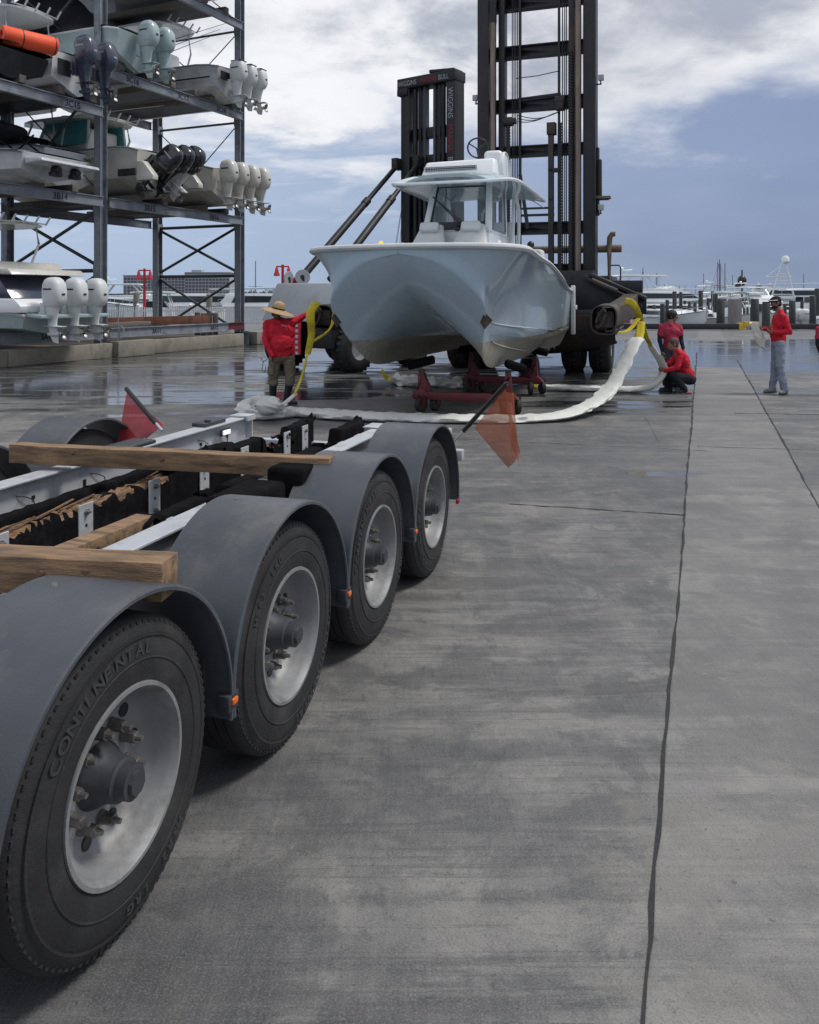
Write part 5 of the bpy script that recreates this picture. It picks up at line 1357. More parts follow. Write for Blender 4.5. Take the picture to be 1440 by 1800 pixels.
def wind_screen(e, x0, x1, hw, z0, z1, gm='glass_teal', fm='white_flat'):
    b = MB(); b.grid([[Vector((x0, hw, z0)), Vector((x1, hw * .8, z0)), Vector((x1, -hw * .8, z0)), Vector((x0, -hw, z0))], [Vector((x0 + .05, hw * .9, z1)), Vector((x1 - .35, hw * .7, z1)), Vector((x1 - .35, -hw * .7, z1)), Vector((x0 + .05, -hw * .9, z1))]])
    g_ = b.build('windscreen', M[gm], e, smooth=0, solid=.01)
    b = MB()
    for a in ((x0, hw, x0 + .05, hw * .9), (x0, -hw, x0 + .05, -hw * .9), (x1, hw * .8, x1 - .35, hw * .7), (x1, -hw * .8, x1 - .35, -hw * .7), ((x0 + x1) / 2, hw * .9, (x0 + x1) / 2 - .1, hw * .8)): b.beam((a[0], a[1], z0), (a[2], a[3], z1), .06, .06)
    b.build('screen_frame', M[fm], e)

# ------------------------------------------------------------------ boat storage rack
WX, WY = .414, .910; NX, NY = .910, -.414
P1 = Vector((-9.4, 25.1, 0))
def rk(t, o, z): return Vector((P1.x + WX * t + NX * o, P1.y + WY * t + NY * o, z))
RK = thing('storage_rack', 'tall galvanised steel boat rack of several levels at the left edge of the yard', 'boat rack', rk(0, 0, 0))
RB = Vector(RK.location)
def rl(t, o, z): return rk(t, o, z) - RB
wv = Vector((WX, WY, 0)); nv = Vector((NX, NY, 0))
TR = 7.03
for (t, o, z0, w) in ((0, 0, .42, .26), (TR, 0, .42, .26), (0, -4, .3, .26), (TR, -4, .3, .26), (-7, 0, .42, .26), (-7, -4, .3, .26)):
    b = MB()
    for q in (-1, 1): b.beam(rl(t, o, z0) + wv * q * w / 2, rl(t, o, 17) + wv * q * w / 2, w, .022, up=wv)
    b.beam(rl(t, o, z0), rl(t, o, 17), .016, w, up=wv)
    b.box(rl(t, o, z0 + .012), (.42, .42, .02), Matrix.Rotation(math.atan2(WY, WX), 3, 'Z')); p = b.build('post', M['galv'], RK)
    b = MB()
    for k in range(95):
        z = .9 + k * .17
        for q in (-1, 1): c = rl(t, o, z) + nv * (.132 if o == 0 else .132) * 0 + wv * (-.142) + nv * q * .10; b.cyl(c, c - wv * .003, .011, .011, 6)
    b.build('punched_holes', M['black'], p)
def hbeam(t0, t1, o, z, h=.30, w=.14):
    b = MB(); b.ibeam(rl(t0, o, z), rl(t1, o, z), w, h, .022); return b.build('shelf_beam', M['galv'], RK)
NUM = []
for (t0, t1, o, z) in ((-7, -.14, .22, 4.72), (.14, TR - .14, .22, 4.72), (-7, -.14, .22, 7.42), (.14, TR - .14, .22, 8.68), (-7, -.14, .22, 12.1), (.14, TR - .14, .22, 12.1),
                       (-7, -.14, -4.2, 4.72), (.14, TR - .14, -4.2, 4.72), (-7, -.14, -4.2, 7.42), (.14, TR - .14, -4.2, 8.68), (-7, -.14, -4.2, 12.1), (.14, TR - .14, -4.2, 12.1),
                       (-7, -.14, .22, .74), (.14, TR - 1.0, .22, .74), (-7, TR - .14, -4.2, .74)):
    sb = hbeam(t0, t1, o, z)
    NUM.append(((t0, z), sb)) if o > 0 else None
b = MB(); b.ibeam(rl(TR - 1.0, .22, .76), rl(TR - .1, .22, .76), .15, .26, .03); b.build('shelf_beam', M['red'], RK)
def num(txt, t, z, size=.26):
    best = min((q for q in NUM), key=lambda q: abs(q[0][1] - z) + (0 if (q[0][0] < 0) == (t < 0) else 9))
    # stencilled on the web of the beam, facing the aisle
    p = rl(t, .22 + .018, z - size * .36); lettering(txt, size, p - wv * size * 1.1, wv, (0, 0, 1), M['dtext'], best[1], bold=.004)
num('3B14', -1.73, 4.72); num('3B15', 1.9, 4.72); num('3B16', 5.2, 4.72)
num('3C15', -1.3, 7.42); num('3C16', 1.1, 8.68); num('3C17', 3.5, 8.68); num('3C18', 5.6, 8.68); num('3A12', 5.2, .74, .2); num('3A11', 2.2, .74, .2); num('3A10', -2.2, .74, .2)
for t, tag_ in ((0, 0), (TR, 1)):
    def br(z0, z1, o0=-4, o1=0, r=.05, nm='cross_brace', m='galv_dark'):
        b = MB(); b.cyl(rl(t, o0, z0), rl(t, o1, z1), r, r, 8); b.build(nm, M[m], RK)
    br(2.75, 4.55, r=.055); br(4.55, 2.75, r=.055); br(2.65, 2.65, r=.06); br(4.58, 4.58, r=.06); br(.5, 2.6, r=.05); br(2.6, .5, r=.05)
    for (z0, z1) in ((5.0, 8.5), (8.9, 12.0), (12.3, 15.5)):
        zm = (z0 + z1) / 2 + .2
        br(z0, z1, r=.022 if t else .05); br(z1, z0, r=.022); br(z1, z1, r=.045)
    b = MB()
    for o in (-3.86, -.14):
        for z in (2.65, 4.58, 8.5, 12.0): b.box(rl(t, o, z), (.03, .30, .34), Matrix.Rotation(math.atan2(WY, WX), 3, 'Z') @ Euler((R(0), 0, R(90))).to_matrix() @ Matrix.Rotation(0, 3, 'X'))
    b.build('gusset_plate', M['galv'], RK)
# bunks for each boat: dark timbers running front to back on the shelf beams
BRZ = math.atan2(-NY, -NX)
def slot_bunks(t, z, dark=True, o1=.34):
    for q in (-.6, .6):
        b = MB(); b.beam(rl(t + q, o1, z + .15 + .11), rl(t + q, -5.2, z + .15 + .11), .22, .21); b.build('boat_bunk', M['wood_grey'], RK, bevel=.01)
    b = MB(); b.beam(rl(t, .1, z + .12 + .06), rl(t, -4.6, z + .12 + .06), 1.3, .03)
    b.build('bunk_tray', M['galv_dark'], RK)
for (t, z) in ((-1.2, 7.45), (1.15, 8.68), (3.5, 8.68), (5.6, 8.68), (-1.9, 4.72), (1.9, 4.72), (5.2, 4.72), (-2.5, .74), (1.6, 12.1), (5.2, 12.1), (-3.7, 7.45), (-1.9, 12.1)): slot_bunks(t, z)

GR = 'boats stored on the rack'
def rboat(t, o, zk, label, L=8., B=2.5, H=1.45, hm='white', **k):
    return mono(label, 'boat', rk(t, o, zk), BRZ, L, B, H, hm, GR, **k)
def portlet(e, txt, x, y, z, size, m='dtext', sx=1.): lettering(txt, size, (x, y, z), (-1, 0, 0), (0, 0, 1), M[m], e, sx=sx)
# A: white boat, two slate outboards, level C left
e, _ = rboat(-1.15, .55, 7.65, 'white boat with two dark slate outboards beside the near rack post, third level', L=7.6, H=1.2)
for y in (-.38, .38): outboard(e, (-.05, y, .82), 'slate_eng', 'slate_eng', 1.0)
b = MB(); b.prism([(-.02, .42), (-.02, .98), (-.035, .98), (-.035, .42)], -.95, -.5) ; b.prism([(-.03, .4), (-.01, .4), (-.01, .85), (-.03, .85)], .55, 1.0); b.build('transom_recess', M['black'], e)
wind_screen(e, 2.6, 4.4, .8, 1.15, 1.75, gm='glass'); hard_top(e, 2.0, 4.6, 1.05, 2.75, z0=1.2)
b = MB(); b.tube([(5.0, 1.1, 1.25), (5.0, 1.1, 1.5), (6.6, .7, 1.75), (7.4, .0, 1.9), (6.6, -.7, 1.75), (5.0, -1.1, 1.5), (5.0, -1.1, 1.25)], .02, 6); b.build('bow_rail', M['alu'], e)

# orange foam roll lying on a dark covered boat farther left
e, _ = rboat(-3.5, .55, 7.65, 'dark covered boat at the left frame edge, third level, under the orange roll', L=7., H=.8, hm='black')
b = MB(); rows = []
for i in range(13):
    f = i / 12; x = f * 6.4; hb = 1.2 * (1 - max(0, (f - .5) / .5) ** 2.4 * .9); rows.append([Vector((x, u * hb, 1.80 * .45 + .30 * (1 - u * u) * math.sin(min(1, f * 3 + .15) * PI / 2) + .04 * noise.noise(Vector((x * 2, u * 3, 1))))) for u in [k / 5 - 1 for k in range(11)]])
b.grid(rows); b.build('canvas_cover', M['canvas'], e, solid=.02)
t_ = thing('foam_roll', 'bright orange rolled foam float lying across a dark boat on the rack', 'foam roll', at(2, 60, 21.6))
b = MB(); A = Vector((0, 0, 0)); Z = at(98, 82, 22.6) - Vector(t_.location); d_ = (Z - A)
b.lathe([(0, .12), (0, .23), (.02, .245), (d_.length - .02, .245), (d_.length, .23), (d_.length, .10), (.2, .10), (0, .12)], 'x', n=28)
o = b.build('roll', M['orange'], t_, smooth=50); o.rotation_euler = d_.to_track_quat('X', 'Z').to_euler()
b = MB(); b.tube([(1.35, math.cos(a) * .25, math.sin(a) * .25) for a in [2 * PI * k / 24 for k in range(24)]], .012, 6, closed=True); b.tube([(.5, math.cos(a) * .25, math.sin(a) * .25) for a in [2 * PI * k / 24 for k in range(24)]], .012, 6, closed=True); q = b.build('strap', M['black'], t_); q.rotation_euler = o.rotation_euler
# B: mint boat under tall black canvas
e, _ = rboat(1.15, .75, 8.9, 'pale mint boat under a tall black canvas cover, with two mint outboards, third level', L=8.6, B=2.6, H=1.2, hm='mint')
for y in (-.36, .36): outboard(e, (-.05, y, .68), 'mint', 'mint', .97)
b = MB(); rows = []
for i in range(17):
    f = i / 16; x = .55 + f * 7.4; hb = 1.27 * (1 - max(0, (f - .5) / .5) ** 2.4 * .93); top = 1.35 + 1.75 * sst(.10, .42, f) * (1 - sst(.62, 1.0, f) * .85)
    rows.append([Vector((x, u * hb * (1 - .0), 1.18 + (top - 1.18) * (1 - abs(u) ** 1.7) + .05 * noise.noise(Vector((x * 2.2, u * 4, 3))))) for u in [k / 6 - 1 for k in range(13)]])
b.grid(rows); b.build('canvas_cover', M['canvas'], e, solid=.02, smooth=60)
b = MB(); b.cyl((3.8, 0, 3.2), (3.8, 0, 3.5), .35, .30, 20); b.bb(2.6, 5.4, -1., 1., 3.22, 3.32); b.build('tower_top', M['offwhite'], e, bevel=.03)
portlet(e, 'Everglades', 4.6, 1.285, .82, .26); portlet(e, '243', 3.6, 1.26, .55, .16)
# C: long grey boat, three white outboards
e, _ = rboat(5.6, 1.05, 8.85, 'long pale grey boat with three white black-capped outboards, third level, farthest right', L=9.6, B=2.7, H=1.2, hm='greyhull')
for y in (-.62, 0, .62): outboard(e, (-.05, y, .62), 'white_flat', 'white_flat', .93, trim='black')
portlet(e, 'CONTENDER', 3.3, 1.375, .84, .24)
b = MB(); b.beam((.3, 1.33, .66), (3.8, 1.35, .68), .02, .05); b.build('side_stripe', M['black'], e); b = MB(); b.box((-.01, .85, .75), (.03, .5, .3)); b.build('transom_recess', M['black'], e)
for k in range(3):
    b = MB(); b.cyl((5 + k * .1, .9 - k * .6, 2.0), (-.2 + k, .9 - k * .8, 2.6 + k * .12), .022, .008, 6); b.build('outrigger_pole', M['galv'], e)
b = MB(); b.bb(3.2, 5.2, -.6, .6, 1.5, 2.2); b.build('console', M['white'], e, bevel=.1, bseg=3)
hard_top(e, 2.6, 5.6, 1.05, 3.1, z0=1.5)
# level B: grey sport boat
e, _ = rboat(-2.5, .95, 4.98, 'grey and white sport boat with folded black canopy, second level at the left edge', L=7.2, B=2.5, H=.78, hm='greyhull', sheer=1.3)
b = MB(); b.prism([(-.55, .40), (.1, .36), (.1, .54), (-.50, .50)], -1.0, 1.0); b.build('swim_platform', M['greyhull'], e, bevel=.04, bseg=3)
for y in (-.4, .25): 
    b = MB(); b.cyl((-.12, y, .28), (-.35, y, .26), .12, .10, 14); b.box((-.2, y, .16), (.2, .3, .12)); b.build('jet_nozzle', M['black'], e, bevel=.02)
for k in range(4):
    b = MB(); b.beam((1.0 + k * .75, 1.1, .88 + .06 * k), (1.45 + k * .75, 1.05, 1.0 + .07 * k), .05, .12); b.build('side_cushion', M['white_cl'] if k % 2 else M['black'], e, bevel=.02)
b = MB(); b.beam((.05, 1.24, .68), (3.4, 1.27, .90), .02, .035); b.build('side_stripe', M['black'], e)
portlet(e, '\u25cf YAMAHA', 3.6, 1.25, .62, .17)
b = MB(); b.ell((3.3, 0, 1.70), (1.25, .95, .25)); b.ell((2.4, 0, 1.64), (.6, .98, .2)); b.build('folded_canopy', M['canvas'], e, disp=(.05, 2.5))
b = MB()
for sy in (-1, 1):
    for (xa, xb) in ((2.6, 1.6), (3.4, 2.4), (2.0, 3.4)): b.cyl((xa, sy * .95, 1.6), (xb, sy * 1.1, .9), .03, .03, 8)
b.build('canopy_tube', M['black'], e)
# D: white boat behind with black outboards tilted up
e, _ = rboat(1.85, .85, 5.08, 'cream and white boat with hardtop and teal windows, black outboards tilted up, second level', L=8.6, B=2.6, H=1.5, hm='offwhite')
for k, y in enumerate((-.62, 0, .62)): outboard(e, (-.1, y, 1.15), 'black_eng', 'black_eng' if k else 'white', 1.08, tilt=38 + 6 * k, yaw=.12 * k)
portlet(e, 'EDGEWATER', 2.5, 1.31, 1.02, .17)
b = MB(); b.tube([(2.65 - 1.5 * (i / 20), 1.318, 1.06 + .13 * math.sin(i / 20 * PI * 2)) for i in range(21)], .010, 6); b.build('hull_swoosh', M['dtext'], e)
b = MB(); b.bb(2.6, 4.6, -.7, .7, 1.5, 2.3); b.build('console', M['offwhite'], e, bevel=.1, bseg=3); wind_screen(e, 2.4, 4.9, .85, 1.75, 2.55)
hard_top(e, 2.0, 5.4, 1.15, 2.62, m='offwhite', z0=1.5); b = MB(); b.lathe([(2.68, .28), (2.85, .28), (2.92, .2), (2.94, 0)], 'z', (4.2, 0, 0), 20); b.bb(3.6, 4.8, -.12, .12, 2.66, 2.72); b.build('radar_dome', M['offwhite'], e)
b = MB(); b.cyl((3.6, .8, 2.7), (-.8, .95, 2.62), .022, .006, 6); b.cyl((3.6, -.8, 2.7), (-1.3, -.7, 2.75), .022, .006, 6); b.build('outrigger_pole', M['white_flat'], e)
b = MB(); b.prism([(-.6, .35), (.05, .35), (.05, .95), (-.2, .95), (-.6, .5)], -1.2, -.95); b.prism([(-.6, .35), (.05, .35), (.05, .95), (-.2, .95), (-.6, .5)], .95, 1.2); b.build('stern_bracket', M['offwhite'], e, bevel=.03)
b = MB(); b.box((.4, 1.24, .62), (.7, .03, .22)); b.build('side_scoop', M['black'], e, bevel=.01)
# D2: T-top boat deeper in (between)
e, _ = rboat(.1, -1.2, 5.08, 'white boat with pale hardtop set far back behind the near rack post, second level', L=8.0, B=2.5, H=1.45, hm='white')
hard_top(e, 1.5, 4.6, 1.1, 3.0, m='offwhite', z0=1.4); b = MB(); b.lathe([(3.06, .3), (3.24, .3), (3.3, .22), (3.32, 0)], 'z', (3.2, 0, 0), 20); b.build('radar_dome', M['offwhite'], e)
b = MB(); b.prism([(1.2, 1.4), (5.6, 1.4), (4.6, 1.95), (2.2, 2.0)], -1.05, 1.05); b.build('canvas_cover', M['canvas'], e, bevel=.1, bseg=3)
# E: boat with four cream outboards
e, _ = rboat(5.15, 1.2, 5.08, 'cream boat with four cream outboards in a row, second level, farthest right', L=9, B=2.75, H=1.35, hm='offwhite')
for y in (-.98, -.33, .33, .98): outboard(e, (-.08, y, .72), 'offwhite', 'offwhite', .96)
b = MB(); b.box((.9, 1.3, .66), (1.0, .03, .10)); b.build('side_step', M['black'], e, bevel=.01)
b = MB(); b.bb(3, 5, -.7, .7, 1.35, 2.0); b.build('console', M['white'], e, bevel=.1)
# level A left: white and navy cruiser
e, rows = rboat(-2.55, 1.2, .82, 'white and navy cruiser with three big white outboards on the lowest level, left edge', L=8.8, B=2.75, H=.66, hm='mint')
b = MB(); b.prism([(.05, .62), (.0, .80), (.25, .98), (7, 1.10), (7, .62)], -1.36, 1.36); b.build('topsides', M['white'], e, bevel=.03)
b = MB(); b.prism([(.45, .98), (5.5, .98), (5.2, 1.62), (1.0, 1.62)], -1.25, 1.25); hs = b.build('cabin_side', M['navy'], e, bevel=.05)
b = MB(); b.prism([(1.25, 1.6), (5.2, 1.6), (5.1, 2.0), (1.5, 2.0)], -1.27, 1.27); b.prism([(.45, 1.62), (1.24, 1.62), (1.2, 1.78), (.6, 1.78)], -1.25, 1.25); b.build('cabin_top', M['offwhite'], e, bevel=.05)
b = MB(); b.tube([(1.2, 1.26, 1.15), (1.15, 1.32, 1.2), (1.15, 1.32, 1.45), (1.2, 1.26, 1.5)], .02, 6); b.build('grab_handle', M['alu'], e)
b = MB(); b.beam((-.5, 0, .52), (.1, 0, .56), 2.3, .10); b.build('swim_platform', M['mint'], e, bevel=.03)
for y in (-.72, 0, .72): outboard(e, (-.12, y, .82), 'white_flat', 'white_flat', .94)
hard_top(e, 1.5, 5.0, 1.0, 3.1, m='offwhite', z0=2.0)
# level D: undersides
e, _ = rboat(5.2, 1.0, 12.55, 'grey-bottomed boat on the fourth level, its outboard leg at the top frame edge', L=9, B=2.6, hm='greyhull')
for y in (-.4, .4): outboard(e, (-.05, y, 1.05), 'white_flat', 'white_flat', 1.05)
e, _ = rboat(1.7, .3, 12.55, 'boat hull on the fourth level above the mint boat, only its dark bottom showing', L=9, B=2.6, hm='greyhull')
# deep-left mint boat corner with rod rack
e, _ = rboat(-3.9, -1.6, 9.6, 'pale green hull with rod holders at the top left frame corner', L=8, B=2.5, hm='mint') if False else (None, None)

# boat at the far left, hardtop with rods on level A
# curb wall, gravel and odds and ends under the rack
cw = thing('curb_wall', 'low stained concrete wall along the foot of the boat rack', 'low wall', rk(0, 0, 0)); CB = Vector(cw.location)
segs = [(-8.5, -3.6, .2, .44), (-3.58, .1, .22, .45), (.12, 1.7, .42, .50), (1.72, 6.8, .2, .46), (7.5, 8.3, .3, .50)]
for (a, c, o, h) in segs:
    b = MB(); b.beam(rk(a, -.05 + (o - .2) / 2 + .2, h / 2) - CB, rk(c, -.05 + (o - .2) / 2 + .2, h / 2) - CB, .45 + (o - .2), h); b.build('wall_block', M['conc_wall'], cw, bevel=.03, disp=(.012, 2.2))
b = MB(); b.quad(rk(-9, .02, .40), rk(8.2, .02, .40), rk(8.2, -14, .40), rk(-9, -14, .40)); tag(b.build('gravel_bed', M['gravel'], smooth=0), kind='structure')
db = thing('drum', 'dark plastic drum sleeve round the foot of the far rack post', 'drum', rk(TR, .12, 0))
b = MB(); b.lathe([(.02, .26), (.35, .27), (.42, .29), (.46, .30), (.52, .30), (.53, .26)], 'z', n=24); b.build('shell', mat('dark_grey_drum', (.035, .045, .06), .5), db, smooth=40)
def loose(label, t0, t1, o0, o1, z, w, h, m):
    e = thing('timber_beam', label, 'timber', rk(t0, o0, z), 0, None); b = MB(); b.beam((0, 0, 0), rk(t1, o1, z) - rk(t0, o0, z), w, h); b.build('beam', M[m], e, bevel=.012, disp=(.008, 3))
loose('long reddish brown timber beam lying on the empty lowest level of the rack', .9, 5.7, -1.1, -.5, 1.02, .3, .30, 'wood_red')
loose('weathered grey timber lying in front of the reddish beam on the rack', -.6, 2.2, .0, -.15, .98, .28, .14, 'wood_grey')
loose('short reddish timber end under the grey timber on the rack', .9, 2.1, -.25, -.2, .78, .24, .15, 'wood_red')
e = thing('timber_board', 'grey upright board panel leaning by the foot of the far rack post', 'board', rk(5.5, -.9, .42)); b = MB()
for k in range(4): b.bb(k * .22, k * .22 + .2, 0, .05, 0, .85 - .03 * (k % 2))
b.build('boards', M['wood_grey'], e, bevel=.01)
e = thing('hose_bib', 'small pipe and hose tap standing at the near rack post', 'water tap', rk(.35, .42, .45)); b = MB(); b.tube([(0, 0, 0), (0, 0, .45), (.06, 0, .5), (.12, 0, .45), (.12, 0, .35)], .02, 8); b.box((-.05, 0, 1.15), (.12, .08, .10)); b.bb(-.06, -.03, -.01, .01, 0, 1.2); b.build('pipe', M['body_grey'], e)
# ------------------------------------------------------------------ people
def V(*a): return Vector(a)
def hand(b, wr, d, nrm, side, curl=35., s=1.):
    """d along the palm, nrm palm facing, side = thumb side"""
    d = d.normalized(); nrm = (nrm - d * nrm.dot(d)).normalized(); w = d.cross(nrm).normalized()
    if w.dot(side) < 0: w = -w
    for k in (-.028, -.010, .010, .028): b.cap(wr + w * k * .6 * s, wr + d * .085 * s + w * k * s, .014 * s, .012 * s, 8)
    b.cap(wr - d * .02, wr + d * .01, .024 * s, .026 * s, 10)
    for k, L in ((.032, .070), (.011, .080), (-.010, .074), (-.030, .058)):
        p = wr + d * .088 * s + w * k * s; a = 0; seg = L * s / 2.4
        for j, f in enumerate((1., .8, .6)):
            a += R(curl) * (1 if j else .6); dd = d * math.cos(a) + nrm * math.sin(a); q = p + dd * seg * (1.05 - .12 * j); b.cap(p, q, (.0095 - .0008 * j) * s, (.009 - .001 * j) * s, 8); p = q
    p = wr + d * .025 * s + w * .030 * s; q = p + (d * .6 + w * .8 + nrm * .3).normalized() * .038 * s; r = q + (d * .9 + w * .25 + nrm * .5).normalized() * .032 * s
    b.cap(p, q, .013 * s, .011 * s, 8); b.cap(q, r, .011 * s, .009 * s, 8)
def head(b, c, f, up):
    f = f.normalized(); up = (up - f * up.dot(f)).normalized(); s = f.cross(up).normalized()
    Rm = Matrix((s, f, up)).transposed()
    def L(x, y, z): return c + s * x + f * y + up * z
    b.ell(L(0, -.012, .022), (.074, .092, .092), Rm, 18, 12); b.ell(L(0, .022, -.045), (.055, .062, .065), Rm, 16, 10); b.ell(L(0, .055, -.082), (.026, .022, .020), Rm)
    b.cap(L(0, .088, .012), L(0, .108, -.022), .009, .015, 8); b.ell(L(0, .082, -.030), (.022, .012, .010), Rm); b.ell(L(0, .078, -.052), (.024, .012, .008), Rm); b.ell(L(0, .076, -.062), (.020, .012, .008), Rm)
    b.cap(L(-.035, .076, .030), L(.035, .076, .030), .012, .012, 8)
    for k in (-1, 1): b.ell(L(k * .076, -.008, -.005), (.010, .020, .032), Rm); b.ell(L(k * .045, .062, -.012), (.018, .014, .014), Rm)
    return L, Rm
def person(label, loc, J, face, up=V(0, 0, 1), skin='skin_d', tops='shirt', bottoms='khaki', shoes='boot', belly=1., sleeves='long', boots=0., hscale=1., hands=None, shoe_dir=None, group=None):
    e = thing('person', label, 'person', loc, 0, group)
    b = MB(); hc = J['head']; L, Rm = head(b, hc, face, up)
    pel, ch, nk = J['pelvis'], J['chest'], J['neck']
    b.cap(nk, hc - up * .06 - face.normalized() * .01, .058, .052); b.chain([pel, ch, nk], [.12, .13, .07])
    lat = (J['shR'] - J['shL']).normalized()
    b.cap(J['shL'], J['shR'], .055)
    for q in 'LR':
        b.chain([J['sh' + q], J['el' + q], J['wr' + q]], [.050, .038, .026]); hd = hands[q]; hand(b, J['wr' + q], hd[0], hd[1], hd[2], hd[3] if len(hd) > 3 else 35)
        b.chain([J['hip' + q], J['kn' + q], J['an' + q]], [.085, .055, .038]); fd = shoe_dir[q]; b.cap(J['an' + q] - V(0, 0, .04), J['an' + q] + fd * .16 - V(0, 0, .06), .04, .03)
    body = b.build('body', M[skin], e, remesh=.0075, smit=2)
    # eyes
    for k in (-1, 1):
        q = MB(); q.ell(L(k * .030, .079, .012), (.012, .007, .007), Rm, 10, 6); q.build('eye', M['white_flat'], e); q = MB(); q.ell(L(k * .030, .0855, .012), (.005, .002, .005), Rm, 8, 5); q.build('iris', M['hair'], e)
    # top
    b = MB(); fw = face.copy(); fw.z = 0; fw.normalize(); fwd = J.get('front', fw)
    b.cap(J['shL'] - V(0, 0, .02), J['shR'] - V(0, 0, .02), .068); mid = (pel + ch) / 2
    rb = Matrix((lat, lat.cross(V(0, 0, 1)).normalized() * -1, V(0, 0, 1))).transposed()
    axis = (ch - pel).normalized()
    def tor(c, rx, ry, rz_):
        y_ = axis.cross(lat).normalized(); m = Matrix((lat, y_, axis)).transposed(); b.ell(c, (rx, ry, rz_), m, 18, 12)
    w = (J['shR'] - J['shL']).length
    tor(ch, w * .50 + .03, .135 * belly ** .5, .20); tor(mid + fwd * .03 * belly, w * .42 * belly ** .5, .135 * belly, .20); tor(lerp(pel, mid, .35), w * .42 * belly ** .5, .135 * belly, .16); tor(pel + axis * .02, w * .41 * belly ** .5, .128 * belly, .10)
    b.cap(ch + axis * .14, nk, .10, .064); b.cap(J['shL'], nk, .055, .055); b.cap(J['shR'], nk, .055, .055)
    for q in 'LR':
        if sleeves == 'long': b.chain([J['sh' + q], J['el' + q], lerp(J['el' + q], J['wr' + q], .97)], [.072, .058, .042])
        else: b.chain([J['sh' + q], lerp(J['sh' + q], J['el' + q], .58)], [.064, .064])
    b.build('shirt', M[tops], e, remesh=.011, smit=3, disp=(.016, 10))
    if sleeves == 'short_black':
        for q in 'LR': b = MB(); b.chain([lerp(J['sh' + q], J['el' + q], .5), J['el' + q], lerp(J['el' + q], J['wr' + q], .97)], [.055, .046, .034]); b.build('arm_sleeve', M['darkcl'], e, smooth=180)
    # bottoms
    b = MB()
    def tor2(c, rx, ry, rz_):
        y_ = axis.cross(lat).normalized(); m = Matrix((lat, y_, axis)).transposed(); b.ell(c, (rx, ry, rz_), m, 16, 10)
    tor2(pel - axis * .02, w * .40 * belly ** .4, .125 * belly ** .8, .13)
    for q in 'LR':
        end = J['an' + q] if not boots else lerp(J['kn' + q], J['an' + q], .22)
        b.chain([J['hip' + q], J['kn' + q], end], [.105 * belly ** .3, .078 * belly ** .3, (.070 if not boots else .088)])
        b.cap(lerp(J['hip' + q], J['kn' + q], .5), J['kn' + q], .092 * belly ** .3, .080 * belly ** .3)
    b.build('trousers', M[bottoms], e, remesh=.011, smit=3, disp=(.014, 10))
    for q in 'LR':
        a = J['an' + q]; fd = shoe_dir[q].normalized(); b = MB(); g = V(a.x, a.y, 0)
        z0 = max(0., a.z - .09)
        b.cap(a + V(0, 0, -.01), V(a.x, a.y, z0 + .055), .046, .050); b.cap(V(a.x, a.y, z0 + .045) - fd * .035, V(a.x, a.y, z0 + .040) + fd * .15, .045, .038); b.cap(V(a.x, a.y, z0 + .035) + fd * .06, V(a.x, a.y, z0 + .036) + fd * .165, .043, .036)
        if boots: b.chain([a, lerp(a, J['kn' + q], boots)], [.055, .072])
        sh = b.build('boot' if boots else 'shoe', M[shoes], e, remesh=.008, smit=2)
        b = MB(); b.box(V(a.x, a.y, z0 + .012) + fd * .06, (.085, .29, .022), Matrix.Rotation(math.atan2(fd.y, fd.x) - PI / 2, 3, 'Z')); b.build('sole', M['boot'], sh, bevel=.01)
    return e, L, Rm
def hair(e, L, Rm, m='hair', front=.03, low=-.03, r=1.):
    b = MB(); b.ell(L(0, -.022, .030), (.082 * r, .096 * r, .094 * r), Rm, 18, 12); b.ell(L(0, -.045, low), (.070, .065, .060), Rm)
    b.build('hair', M[m], e, remesh=.01, smit=1, disp=(.006, 60))
def cap_(e, L, Rm, m='darkcl', bill=True):
    b = MB(); b.ell(L(0, -.012, .060), (.088, .105, .070), Rm, 20, 12)
    if bill: b.cap(L(-.04, .085, .055), L(.04, .085, .055), .014); b.ell(L(0, .125, .048), (.066, .062, .009), Rm, 20, 8)
    b.build('cap', M[m], e, remesh=.007, smit=1)

# the man in the straw hat
X = lambda px: (px - 497) / 102.
J = dict(head=V(X(488), -.06, 1.585), neck=V(X(490), 0, 1.47), chest=V(X(494), 0, 1.26), pelvis=V(X(496), .02, .86),
         shL=V(X(469), .02, 1.40), shR=V(X(515), -.02, 1.43), elL=V(X(469), -.10, 1.10), wrL=V(X(482), -.16, .86), elR=V(X(529), .06, 1.50), wrR=V(X(546), .05, 1.60),
         hipL=V(X(484), .02, .80), hipR=V(X(508), .02, .80), knL=V(X(482), -.04, .47), knR=V(X(512), -.02, .47), anL=V(X(480), 0, .10), anR=V(X(504), .0, .10), front=V(.35, -.94, 0))
e, L, Rm = person('stout man in wide straw hat, red shirt, khaki trousers and black boots, reaching left fork', (-2.19, 14.2, 0), J, V(.60, -.74, -.22), skin='skin_d', bottoms='khaki', shoes='boot', belly=1.25, boots=.72,
       hands=dict(L=(V(.05, -.1, -1), V(.6, -.3, 0), V(.3, -1, 0), 22), R=(V(.8, 0, .35), V(0, 0, -1), V(0, -1, 0), 40)), shoe_dir=dict(L=V(.35, -.94, 0), R=V(.96, -.25, 0)))
hc = J['head']; upv = Rm.col[2]
b = MB(); b.M = Matrix.Translation(L(-.02, .01, .055)) @ (Rm @ Euler((R(2), R(-10), 0)).to_matrix()).to_4x4()
b.lathe([(-.045, .285), (-.036, .27), (-.012, .20), (.0, .15), (.008, .108), (.05, .100), (.10, .092), (.130, .076), (.142, .045), (.14, .0)], 'z', n=44)
b.build('straw_hat', M['straw'], e, solid=.008, smooth=50, disp=(.010, 7))
